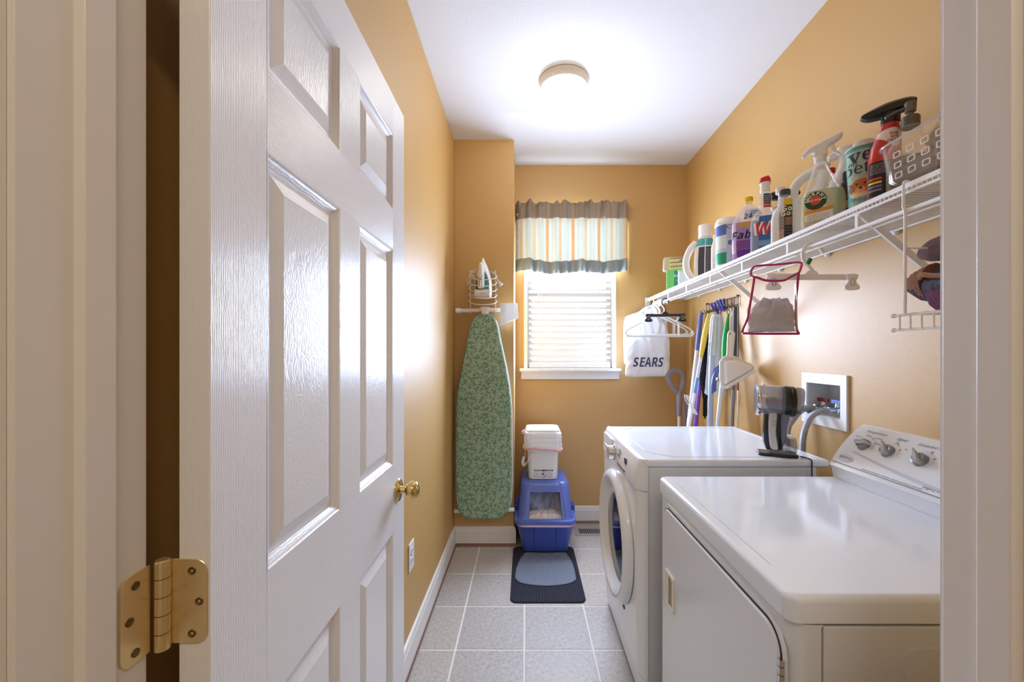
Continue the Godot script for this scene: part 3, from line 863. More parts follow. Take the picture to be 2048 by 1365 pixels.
	part(fpl, "trim_line", S().box(Vector3(0.007, -0.0005, 0), Vector3(0.667, 0.0012, 0.0012)).bend(face), fin("4b4e55", 0.4), "dark line")
	var sw = S(); var sr = []
	for k in 41:
		var t = k / 40.0
		var x = 0.06 + 0.56 * t
		var yc = 0.05 - 0.034 * sin(PI * 0.5 * min(1.0, t * 1.5)) + 0.02 * pow(max(0.0, t - 0.67), 2)
		var h = 0.0035 * (0.35 + sin(PI * min(1.0, t * 0.9 + 0.1)))
		sr.append(PackedVector3Array([face.call(Vector3(x, yc + h, 0.0006)), face.call(Vector3(x, yc - h, 0.0006))]))
	part(fpl, "swoosh", S().loft(sr, false, false), fin("c4c8d0", 0.4))
	var put_words = func(t, h, x, y, font, bold, slant, col): part(fpl, "lettering", words(t, h, font, bold, slant).bend(func(p): return face.call(Vector3(p.x + x, p.y + y, 0.0004 + p.z))), fin(col, 0.5))
	put_words.call("Temperature", 0.0085, 0.082, 0.136, "Droid Serif", false, 0.25, "bcbec6")
	put_words.call("Signal", 0.0085, 0.172, 0.133, "Droid Serif", false, 0.25, "bcbec6")
	put_words.call("Extended Tumble", 0.0085, 0.272, 0.131, "Droid Serif", false, 0.25, "bcbec6")
	put_words.call("COMMERCIAL TECHNOLOGY   HEAVY DUTY   OVERSIZE CAPACITY PLUS   QUIET SERIES", 0.0036, 0.22, 0.0055, "Droid Sans", false, 0.0, "cdcfd5")
	put_words.call("Legacy Series", 0.0072, 0.345, 0.0145, "Droid Serif", false, 0.35, "9a9ca4")
	for q in [["No Heat", 0.037, 0.108], ["Delicate", 0.068, 0.119], ["Medium", 0.106, 0.117], ["Regular", 0.122, 0.098], ["Off", 0.168, 0.118], ["On", 0.207, 0.103], ["Off", 0.272, 0.116], ["On", 0.312, 0.098]]: put_words.call(q[0], 0.0042, q[1], q[2], "Droid Sans", false, 0.0, "cdcfd5")
	# oval badge
	var bad = part(fpl, "badge", S().prism(oval(0.058, 0.024, 32, 0.052, 0.022), 0.0004, 0.0026, 0.001).bend(face), fin("dde0e8", 0.15), "oval badge")
	part(bad, "lettering", words("MAYTAG", 0.0075, "Droid Serif", true).bend(func(p): return face.call(Vector3(p.x + 0.054, p.y + 0.022, 0.0028 + p.z))), fin("8f949f", 0.4))
	# knobs
	for k in 4:
		var kx = [0.08, 0.165, 0.265, 0.40][k]; var ky = 0.082; var r = 0.019 if k < 3 else 0.03
		var turn = [0.15, 2.35, 2.35, 1.2][k]
		var kb = part(fpl, "knob", S().lathe([[0, 0.0004], [r * 1.05, 0.0004], [r, 0.004], [r * 0.9, 0.013], [r * 0.75, 0.0145], [0, 0.0145]], 28, Transform3D(Basis(Vector3.RIGHT, PI / 2), Vector3(kx, ky, 0))).bend(face), fin("8e8f94", 0.25, 0.6), "grey knob")
		var bl := PackedVector2Array([Vector2(r * 1.75, 0), Vector2(r * 0.3, r * 0.42), Vector2(-r * 0.8, r * 0.36), Vector2(-r * 1.1, 0), Vector2(-r * 0.8, -r * 0.36), Vector2(r * 0.3, -r * 0.42)])
		part(kb, "pointer", S().prism(bl, 0.004, 0.024, 0.004, Transform3D(Basis(Vector3(0, 0, 1), turn), Vector3(kx, ky, 0))).bend(face), fin("b9bbc1", 0.22, 0.5), "", 20)
		var arc = []
		for i in 19: arc.append(Vector3(kx + cos(-0.15 + 1.9 * i / 18) * r * 1.65, ky + sin(-0.15 + 1.9 * i / 18) * r * 1.65, 0.0004))
		part(fpl, "scale_line", S().tube(arc, 0.00035, 5).bend(face), fin("b4b6bd", 0.5))
		for a in [0.5, 1.25]: part(fpl, "scale_mark", S().box(Vector3(r * 1.5, -0.0007, 0), Vector3(r * 1.9, 0.0007, 0.0005)).bend(func(p): return face.call(Vector3(kx, ky, 0.0003) + p.rotated(Vector3(0, 0, 1), a))), fin("75777f", 0.5))

# ---------------------------------------------------------------- on and behind the washer
func near_things():
	# hand vacuum in its stand
	var v = thing("hand_vacuum", "black and silver hand vacuum with a smoky dust cup, standing on the washing machine", "hand vacuum", Vector3(0.965, 0.9212, -1.56))
	var O = Vector3(0.965, 0.9212, -1.56)
	var ang = -0.40
	v.rotation.y = ang
	v.scale = Vector3(0.84, 1.0, 0.94); v.position.x -= 0.008
	var cx = Transform3D(Basis(Vector3(0, 0, 1), -PI / 2 - 0.03), Vector3(0.0, 0.206, 0.0))    # axis of the cup, running to the right
	part(v, "dust_cup", S().lathe([[0.0, -0.078], [0.052, -0.078], [0.056, -0.066], [0.057, -0.02], [0.056, 0.012], [0.0545, 0.012], [0.0552, -0.02], [0.0542, -0.064], [0.05, -0.074], [0, -0.074]], 40, cx), clear_of("a9abba", 0.30, 0.06), "smoky clear dust cup")
	part(v, "cup_ring", S().lathe([[0.05, -0.088], [0.058, -0.086], [0.0605, -0.08], [0.0605, -0.072], [0.058, -0.068], [0.052, -0.068], [0.05, -0.088]], 40, cx), M.chrome, "chrome rim")
	part(v, "cup_button", S().lathe([[0, 0.0], [0.008, 0.0], [0.007, 0.005], [0, 0.006]], 14, Transform3D(Basis(), Vector3(-0.052, 0.265, 0.0))), M.chrome)
	var nz = noise_of(22.0, 3, 3)
	var dust = S().lathe([[0.0, -0.045], [0.025, -0.04], [0.043, -0.015], [0.046, 0.0], [0.04, 0.011], [0.0, 0.011]], 26, cx)
	dust.bend(func(p): return Vector3(p.x + 0.004 * nz.get_noise_3dv(p * 2.0), min(p.y, 0.206 + 0.012 - 0.25 * abs(p.x + 0.02)) + 0.008 * nz.get_noise_3dv(p), p.z))
	part(v, "dust", dust, fin("6a5050", 0.9), "brown dust")
	part(v, "cup_band", S().lathe([[0.0, 0.012], [0.0565, 0.012], [0.0575, 0.016], [0.0575, 0.024], [0.056, 0.026], [0, 0.026]], 40, cx), clear_of("6f7080", 0.6, 0.08))
	part(v, "filter_housing", S().lathe([[0.0, 0.026], [0.057, 0.026], [0.0585, 0.03], [0.0585, 0.046], [0.056, 0.05], [0.0585, 0.054], [0.057, 0.064], [0.053, 0.068], [0, 0.068]], 40, cx), M.black)
	var nose = []                                            # slanted clear nozzle
	for q in [[0.066, 0.054, 0.0], [0.078, 0.055, -0.004], [0.092, 0.05, -0.012], [0.098, 0.044, -0.02], [0.099, 0.004, -0.022]]:
		var ring := PackedVector3Array()
		for k in 30:
			var a = TAU * k / 30
			ring.append(cx * Vector3(-cos(a) * q[1] * 1.0 + q[2] * 0.3, q[0] - 0.18 * cos(a) * -q[1] * 0.6, sin(a) * q[1] * 0.85))
		nose.append(ring)
	part(v, "nozzle", S().loft(nose), clear_of("5a5b68", 0.55, 0.05), "smoky clear nozzle")
	# handle and motor body, one upright loft
	var hb = []
	for q in [[0.022, -0.012, 0.034, 0.026], [0.05, -0.018, 0.040, 0.03], [0.09, -0.016, 0.043, 0.032], [0.125, -0.010, 0.046, 0.031], [0.15, -0.002, 0.052, 0.031], [0.172, 0.004, 0.062, 0.034]]:
		var ring := PackedVector3Array()
		for k in 24:
			var a = -TAU * k / 24
			ring.append(Vector3(q[1] + sign(cos(a)) * pow(abs(cos(a)), 0.75) * q[2], q[0], sign(sin(a)) * pow(abs(sin(a)), 0.75) * q[3]))
		hb.append(ring)
	var hd = part(v, "handle", S().loft(hb), M.black, "glossy black handle")
	part(hd, "silver_strip", S().prism(smooth2([Vector2(-0.036, 0.158), Vector2(-0.026, 0.165), Vector2(-0.008, 0.165), Vector2(-0.004, 0.15), Vector2(-0.008, 0.09), Vector2(0.0, 0.03), Vector2(-0.01, 0.022), Vector2(-0.03, 0.03), Vector2(-0.038, 0.09)], 4), 0.024, 0.037, 0.004), fin("c3c3c4", 0.3, 0.7), "silver strip")
	part(hd, "grey_side", S().prism(smooth2([Vector2(0.012, 0.16), Vector2(0.045, 0.158), Vector2(0.036, 0.12), Vector2(0.028, 0.06), Vector2(0.012, 0.05)], 4), 0.024, 0.0345, 0.004), fin("6f7686", 0.3))
	for y in [0.152, 0.132, 0.118]: part(hd, "switch", S().prism(rrect(0.016, 0.011, 0.003, 4, -0.018, y), 0.0365, 0.039, 0.001), fin("b4b4b6", 0.35, 0.6))
	# stand
	var st = part(v, "stand", S().prism(smooth2([Vector2(-0.068, -0.04), Vector2(0.066, -0.042), Vector2(0.074, 0.0), Vector2(0.066, 0.042), Vector2(-0.068, 0.036), Vector2(-0.076, 0.0)], 5), 0.0, 0.011, 0.004, Transform3D(Basis(Vector3.RIGHT, Vector3(0, 0, -1), Vector3.UP), Vector3())), M.black, "glossy black stand")
	part(st, "holder", S().prism(smooth2([Vector2(0.018, 0.01), Vector2(0.066, 0.01), Vector2(0.068, 0.068), Vector2(0.05, 0.075), Vector2(0.032, 0.072), Vector2(0.022, 0.05), Vector2(0.0, 0.03), Vector2(-0.03, 0.018), Vector2(-0.03, 0.01)], 4), -0.036, 0.038, 0.004), M.smoke)
	part(st, "holder_rim", S().box(Vector3(0.036, 0.070, -0.03), Vector3(0.062, 0.076, 0.04), 0.002), fin("d8d3cc", 0.15))
	var cd = thing("vacuum_cord", "thin black cord running from the hand vacuum over the washer's near edge", "cord", Vector3(1.01, 0.92, -1.5))
	var cp = [Vector3(1.02, 0.925, -1.522), Vector3(1.03, 0.9245, -1.497), Vector3(1.033, 0.920, -1.4805), Vector3(1.033, 0.895, -1.479), Vector3(1.032, 0.82, -1.478), Vector3(1.03, 0.6, -1.478), Vector3(1.05, 0.35, -1.474)]
	part(cd, "cable", S().tube(smooth(cp, 6).map(func(p): return p - cd.position), 0.0022, 8), M.black)
	# hose box in the right wall
	var hbx = thing("hose_box", "white plastic washer hose box set into the right wall", "hose box", Vector3(RX, 1.114, -1.703))
	var Q = func(p: Vector3): return p - hbx.position
	var fxf = Transform3D(Basis(Vector3(0, 0, -1), Vector3.UP, Vector3(-1, 0, 0)), Vector3())
	part(hbx, "frame", S().ringed(PackedVector2Array([Vector2(-0.128, -0.108), Vector2(0.127, -0.108), Vector2(0.127, 0.108), Vector2(-0.128, 0.108)]), PackedVector2Array([Vector2(-0.097, -0.0665), Vector2(0.097, -0.0665), Vector2(0.097, 0.067), Vector2(-0.097, 0.067)]), 0.0005, 0.010, fxf), fin("fbfbfb", 0.35))
	part(hbx, "embossed_mark", S().prism(rrect(0.05, 0.014, 0.004, 4, 0.02, 0.088), 0.0095, 0.0108, 0.0005, fxf), fin("f2f2f2", 0.35))
	var bxs = S()
	for q in [[Vector3(RX + 0.088, 1.049, -1.799), Vector3(RX + 0.092, 1.18, -1.607)], [Vector3(RX + 0.0005, 1.0475, -1.80), Vector3(RX + 0.09, 1.0495, -1.606)], [Vector3(RX + 0.0005, 1.179, -1.80), Vector3(RX + 0.09, 1.181, -1.606)], [Vector3(RX + 0.0005, 1.0485, -1.80), Vector3(RX + 0.09, 1.18, -1.798)], [Vector3(RX + 0.0005, 1.0485, -1.608), Vector3(RX + 0.09, 1.18, -1.606)]]: bxs.box(Q.call(q[0]), Q.call(q[1]))
	part(hbx, "recess", bxs, fin("cfcfcc", 0.4))
	for k in 2:
		var z = [-1.765, -1.685][k]
		part(hbx, "valve_handle", S().box(Q.call(Vector3(RX + 0.035, 1.099, z - 0.03)), Q.call(Vector3(RX + 0.044, 1.114, z + 0.03)), 0.002), fin(["8c1420", "5577c8"][k], 0.4), ["red lever", "blue lever"][k])
		var vb = S().lathe([[0, 0], [0.016, 0], [0.018, 0.01], [0.016, 0.022], [0.009, 0.028], [0.007, 0.042], [0, 0.042]], 20, Transform3D(Basis(), Q.call(Vector3(RX + 0.04, 1.058, z))))
		vb.lathe([[0, -0.028], [0.014, -0.028], [0.015, -0.01], [0.012, 0.0], [0, 0.0]], 18, Transform3D(Basis(Vector3(0, 0, 1), -PI / 2), Q.call(Vector3(RX + 0.035, 1.07, z))))
		part(hbx, "valve", vb, M.chrome, "chrome valve")
	part(hbx, "drain_cap", S().lathe([[0, 0], [0.018, 0], [0.018, 0.03], [0, 0.031]], 20, Transform3D(Basis(), Q.call(Vector3(RX + 0.05, 1.0478, -1.632)))), fin("b9bdbb", 0.4))
	# hoses
	var braid := height_tex(128, func(x, y): return 0.5 + 0.5 * sin((x + y) * TAU / 16) * sin((x - y) * TAU / 16), 4.0)
	var bm := fin("b8b6ba", 0.35, 0.55).duplicate()
	bm.normal_enabled = true; bm.normal_texture = braid; bm.uv1_scale = Vector3(2, 24, 1)
	for k in 2:
		var pts = [[Vector3(RX + 0.015, 1.07, -1.765), Vector3(RX - 0.025, 1.073, -1.767), Vector3(RX - 0.075, 1.05, -1.772), Vector3(RX - 0.105, 0.985, -1.776), Vector3(RX - 0.11, 0.90, -1.776), Vector3(RX - 0.105, 0.72, -1.775), Vector3(RX - 0.10, 0.5, -1.78)], [Vector3(RX + 0.015, 1.07, -1.685), Vector3(RX - 0.02, 1.070, -1.687), Vector3(RX - 0.065, 1.045, -1.692), Vector3(RX - 0.09, 0.98, -1.696), Vector3(RX - 0.096, 0.90, -1.698), Vector3(RX - 0.095, 0.72, -1.70), Vector3(RX - 0.09, 0.5, -1.71)]][k]
		var h = thing("water_hose", ["braided silver water hose running from the red valve down behind the washer", "braided silver water hose running from the blue valve down behind the washer"][k], "hose", pts[3], 0, "washer hoses")
		var path = smooth(pts, 8).map(func(p): return p - pts[3])
		part(h, "braided_tube", S().tube(path, 0.0125, 14), bm)
		part(h, "ferrule", S().tube([path[0], path[0].lerp(path[4], 1.0)], 0.0145, 14), M.chrome)
		for i in range(9, path.size() - 4, 3): part(h, "red_mark", S().tube([path[i] + Vector3(-0.0118, 0.0035, 0.0045), path[i] + Vector3(-0.004, -0.0005, 0.012), path[i] + Vector3(0.004, -0.004, 0.0121)], 0.0007, 5), fin("a4495a", 0.5))
	var dh = thing("drain_hose", "grey ribbed drain hose behind the braided hoses", "hose", Vector3(RX - 0.09, 0.95, -1.86))
	var dp = smooth([Vector3(RX + 0.03, 1.075, -1.79), Vector3(RX - 0.03, 1.06, -1.80), Vector3(RX - 0.06, 1.0, -1.83), Vector3(RX - 0.09, 0.92, -1.86), Vector3(RX - 0.11, 0.8, -1.89), Vector3(RX - 0.12, 0.5, -1.9)], 16).map(func(p): return p - dh.position)
	var rad = []
	for i in dp.size(): rad.append(0.0135 if i % 2 == 0 else 0.0155)
	part(dh, "ribbed_tube", S().tube(dp, rad, 14), fin("a8afba", 0.5), "", 20)

# ---------------------------------------------------------------- the wire shelf
const SX := 0.9375       # its front edge
const SY := 1.722        # top of its deck

func cap_ball(r) -> Soup: return S().lathe([[0, -r], [r * 0.7, -r * 0.7], [r, 0], [r * 0.7, r * 0.7], [0, r]], 12)

func shelf():
	var s = thing("wire_shelf", "long white wire shelf with a hanging rail along the right wall", "shelf", Vector3(RX, SY, -1.8))
	var z0 = -0.56; var z1 = BZ + 0.012
	var o = -s.position
	var deck = S().tube([Vector3(RX - 0.008, SY, 0) + Vector3(o.x, o.y, 0), Vector3(SX + 0.005, SY, 0) + Vector3(o.x, o.y, 0), Vector3(SX, SY - 0.006, 0) + Vector3(o.x, o.y, 0), Vector3(SX, SY - 0.019, 0) + Vector3(o.x, o.y, 0)], 0.0019, 6).mesh()
	var n = int((z0 - z1) / 0.0127)
	for k in n:
		var w = part(s, "deck_wire", deck, M.wire)
		w.position.z = z1 + 0.012 + 0.0127 * k + 1.8
	var rail = func(called, x, y, r): part(s, called, S().tube([Vector3(x, y, z0) + o, Vector3(x, y, z1) + o], r, 10), M.wire)
	rail.call("front_rail", SX + 0.002, SY - 0.004, 0.003)
	rail.call("lip_rail", SX - 0.0035, SY - 0.0195, 0.0032)
	part(s, "lip_strip", S().box(Vector3(SX - 0.0045, SY - 0.0085, z0) + o, Vector3(SX - 0.0022, SY + 0.004, z1) + o, 0.0008), M.wire)
	rail.call("back_rail", RX - 0.012, SY - 0.0045, 0.0032)
	rail.call("middle_rail", 1.09, SY - 0.0045, 0.003)
	rail.call("hanging_rail", SX - 0.002, SY - 0.063, 0.0052)
	rail.call("hanging_rail_wire", SX + 0.034, SY - 0.063, 0.0028)
	for k in 9:
		var z = -0.85 - 0.305 * k
		if z < z1 + 0.02: continue
		part(s, "rail_strap", S().box(Vector3(SX - 0.006, SY - 0.066, z - 0.0055) + o, Vector3(SX - 0.002, SY - 0.018, z + 0.0055) + o, 0.001), M.wire)
		part(s, "rail_cradle", S().tube([Vector3(SX - 0.004, SY - 0.064, z) + o, Vector3(SX + 0.034, SY - 0.064, z) + o], 0.0022, 6), M.wire)
	for z in [-1.148, -1.968]:
		var dirx = Vector3(RX - SX, -0.255, 0).normalized()
		var p0 = Vector3(SX - 0.002, SY - 0.019, z); var p1 = Vector3(RX - 0.002, 1.448, z)
		var nn = Vector3(dirx.y, -dirx.x, 0)
		var br = S()
		var rg = []
		for p in [p0, p1]: rg.append(PackedVector3Array([p + nn * 0.0095 + Vector3(0, 0, 0.0035) + o, p - nn * 0.0095 + Vector3(0, 0, 0.0035) + o, p - nn * 0.0095 + Vector3(0, 0, -0.0035) + o, p + nn * 0.0095 + Vector3(0, 0, -0.0035) + o]))
		part(s, "brace", br.loft(rg), M.wire)
	for k in 8:
		var z = -0.75 - 0.31 * k
		var c = part(s, "wall_clip", S().lathe([[0, 0], [0.0085, 0.0], [0.0095, 0.004], [0.0085, 0.012], [0.004, 0.0145], [0, 0.015]], 14, Transform3D(Basis(Vector3(0, 0, 1), PI / 2), Vector3(RX - 0.0005, SY - 0.010, z) + o)), M.wire)
	var eb = S().box(Vector3(SX - 0.016, SY - 0.085, z1 - 0.010) + o, Vector3(SX + 0.02, SY + 0.012, z1 + 0.010) + o, 0.003)
	part(s, "end_bracket", eb, M.wire)
	# second, smaller rack hung under the shelf by the doorway
	var r = thing("hanging_rack", "small white wire rack hanging below the shelf next to the door jamb", "rack", Vector3(SX, 1.40, -0.85))
	o = -r.position
	var ty = 1.4035; var by = 1.367
	var zz = -1.018
	var W = func(called, pts, rad): part(r, called, S().tube(pts.map(func(p): return p + o), rad, 8), M.wire)
	for z in [-1.003, -0.62]:
		W.call("hanger_wire", smooth([Vector3(SX + 0.006, SY + 0.004, z), Vector3(SX - 0.011, SY + 0.006, z), Vector3(SX - 0.013, SY - 0.03, z), Vector3(SX - 0.013, SY - 0.055, z), Vector3(SX - 0.009, SY - 0.075, z), Vector3(SX - 0.009, SY - 0.2, z), Vector3(SX - 0.009, ty, z)], 4), 0.0032)
	W.call("cross_wire", [Vector3(SX - 0.009, 1.566, -1.003), Vector3(RX - 0.01, 1.566, -1.003)], 0.002)
	W.call("lip_top", [Vector3(SX, ty, -1.042), Vector3(SX, ty, -0.58)], 0.0034)
	W.call("lip_bottom", [Vector3(SX, by, -1.042), Vector3(SX, by, -0.58)], 0.0034)
	W.call("back_rail", [Vector3(RX - 0.012, ty, -1.042), Vector3(RX - 0.012, ty, -0.58)], 0.0032)
	for k in 14:
		var z = -1.024 + 0.0285 * k
		W.call("deck_wire", [Vector3(RX - 0.012, ty + 0.003, z), Vector3(SX + 0.004, ty + 0.003, z), Vector3(SX - 0.003, ty - 0.003, z), Vector3(SX - 0.003, by, z)], 0.0021)
	for y in [ty, by]: part(r, "end_cap", cap_ball(0.0062).bend(func(p): return p + Vector3(SX, y, -1.044) + o), M.wire)
	# the two soft things lying on it
	fuzzy()

func fuzzy():
	var n = noise_of(60.0, 31, 3)
	var pile := height_tex(256, func(x, y): return 0.5 + 0.5 * wrapped(noise_of(0.22, 8, 2), x, y, 256), 7.0)
	var plush = func(hex):
		var m = bumpy(hex, 1.0, pile, 9.0, 1.6)
		m.rim_enabled = true; m.rim = 0.6
		return m
	var roll = func(c, ax, r, len_, squash, fz):            # a soft roll with rounded ends
		var rings = []
		var dirv = ax.normalized(); var sd = dirv.cross(Vector3.UP).normalized(); var up = sd.cross(dirv)
		for i in 21:
			var t = i / 20.0
			var e = pow(max(0.0, 1.0 - pow(abs(2 * t - 1), 3.2)), 0.5)
			var ring := PackedVector3Array()
			for k in 40:
				var a = TAU * k / 40
				var p = c + dirv * (t - 0.5) * len_ + (sd * cos(a) + up * sin(a) * squash) * r * max(e, 0.02)
				ring.append(p + (sd * cos(a) + up * sin(a)) * fz * n.get_noise_3dv(p))
			rings.append(ring)
		return S().loft(rings)
	var c0 = Vector3(1.012, 1.566, -0.945)
	var a = thing("plush_slipper", "fuzzy mauve-brown plush slipper, the upper of two soft things on the small rack", "slipper", c0)
	part(a, "upper", roll.call(Vector3(0.004, 0.002, 0.005), Vector3(-0.12, 0.02, 1), 0.036, 0.22, 0.9, 0.005), plush.call("a87c6e"), "", 60)
	part(a, "sole", roll.call(Vector3(-0.002, 0.0, -0.004), Vector3(-0.12, 0.02, 1), 0.0335, 0.226, 0.92, 0.003), plush.call("6b4a48"), "darker sole rim", 60)
	part(a, "lining", roll.call(Vector3(0.012, -0.042, 0.02), Vector3(-0.12, 0.0, 1), 0.019, 0.18, 0.8, 0.010), plush.call("d9d4da"), "white fluffy lining", 60)
	var c1 = Vector3(0.99, 1.452, -0.925)
	var b = thing("plaid_slipper", "plush slipper in brown, navy and plum patches, under the mauve one on the small rack", "slipper", c1)
	var foot = func(scale_, dy, d0, d1, top):
		var rings = []
		for i in 25:
			var t = lerpf(d0, d1, i / 24.0)
			var e = pow(max(0.0, sin(PI * clampf(0.04 + 0.92 * t, 0, 1))), 0.55)
			var ring := PackedVector3Array()
			for k in 40:
				var an = TAU * k / 40
				var hgt = 0.066 * e * (1.0 if sin(an) < 0 else top * 0.85)
				var p = Vector3(cos(an) * 0.055 * e * scale_, sin(an) * hgt * scale_ * 0.8 + dy + 0.028 * (1 - t), -0.125 + 0.27 * t)
				ring.append(p + Vector3(cos(an), sin(an), 0) * 0.004 * n.get_noise_3dv(p * 1.3))
			rings.append(ring)
		return S().loft(rings)
	part(b, "body", foot.call(1.0, 0.0, 0.0, 1.0, 0.9), plush.call("33304a"), "navy plush", 60)
	var tur = Basis(Vector3.UP, 0.22)
	part(b, "toe_patch", foot.call(1.08, 0.006, 0.0, 0.26, 1.1), plush.call("9a6a50"), "brown toe patch", 60)
	part(b, "plum_patch", foot.call(1.09, -0.016, 0.34, 0.62, 0.1), plush.call("7d4f78"), "plum patch", 60)
	part(b, "grey_patch", foot.call(1.07, -0.002, 0.3, 0.5, 0.55), plush.call("5d6078"), "grey-blue patch", 60)
	part(b, "opening", roll.call(Vector3(0.0, 0.045, 0.05), Vector3(0.0, -0.1, 1), 0.038, 0.15, 0.45, 0.004), plush.call("4a4530"), "olive lining", 60)
	part(b, "bow", S().tube(smooth([Vector3(-0.046, 0.036, -0.055), Vector3(-0.056, 0.042, -0.04), Vector3(-0.05, 0.034, -0.01), Vector3(-0.05, 0.03, 0.06)], 6), 0.006, 10), plush.call("b5866a"), "tan loop", 60)

# ---------------------------------------------------------------- bottles on the shelf
func face_cam(x, d, k = 1.0) -> float: return -atan2(x, d) * k
func stand(called, label, category, px, x, turn_k = 1.0) -> Node3D:
	var d = x * 820.0 / (px - 1051.0)
	return thing(called, label, category, Vector3(x, SY + 0.0022, -d), face_cam(x, d, turn_k), "cleaning supplies on the wire shelf")
func trigger(root, y, col, dark, s = 1.0, lever = true):                   # a spray head pointing to +X
	var hd = part(root, "spray_head", S().prism(smooth2([Vector2(-0.046, 0.030), Vector2(-0.05, 0.036), Vector2(-0.03, 0.056), Vector2(0.0, 0.068), Vector2(0.045, 0.083), Vector2(0.058, 0.084), Vector2(0.058, 0.072), Vector2(0.04, 0.058), Vector2(0.022, 0.048), Vector2(0.018, 0.02), Vector2(-0.016, 0.02), Vector2(-0.018, 0.036), Vector2(-0.032, 0.038)], 4), -0.013, 0.013, 0.005).bend(func(p): return Vector3(p.x * s, y + p.y * s, p.z * s)), col, "", 40)
	part(root, "neck_collar", S().lathe([[0, 0], [0.0155, 0], [0.0165, 0.002], [0.0165, 0.016], [0.015, 0.02], [0.012, 0.022], [0, 0.022]], 24).bend(func(p): return Vector3(p.x * s, y + p.y * s, p.z * s)), dark)
	if lever: part(hd, "lever", S().prism(smooth2([Vector2(0.028, 0.052), Vector2(0.038, 0.05), Vector2(0.044, 0.03), Vector2(0.056, 0.016), Vector2(0.05, 0.014), Vector2(0.034, 0.03)], 4), -0.006, 0.006, 0.002).bend(func(p): return Vector3(p.x * s, y + p.y * s, p.z * s)), col)
func screw_cap(root, y, r, h, m, label = "", called = "cap"):
	var rings = []
	for q in [[r * 0.97, 0.0], [r, 0.001], [r, h - 0.003], [r * 0.93, h], [r * 0.3, h + 0.0005]]:
		var ring := PackedVector3Array()
		for k in 48: ring.append(Vector3(cos(-TAU * k / 48) * q[0] * (1.0 if k % 2 else 0.96), y + q[1], sin(-TAU * k / 48) * q[0] * (1.0 if k % 2 else 0.96)))
		rings.append(ring)
	part(root, called, S().loft(rings), m, label)
func fine_print(root, prof, x0, x1, y0, y1, n, hex):           # rows of small print, drawn as thin bars
	var rng := RandomNumberGenerator.new(); rng.seed = int(y0 * 1e5) + n
	var s = S()
	for k in n:
		var y = lerpf(y1, y0, (k + 0.5) / n)
		var xx = x0
		while xx < x1 - 0.05:
			var e = min(x1, xx + rng.randf_range(0.06, 0.26))
			s.add(patch(prof, xx, e - 0.03, y - 0.0009, y + 0.0009, 0.0011, 2, 1))
			xx = e
	part(root, "small_print", s, fin(hex, 0.6))

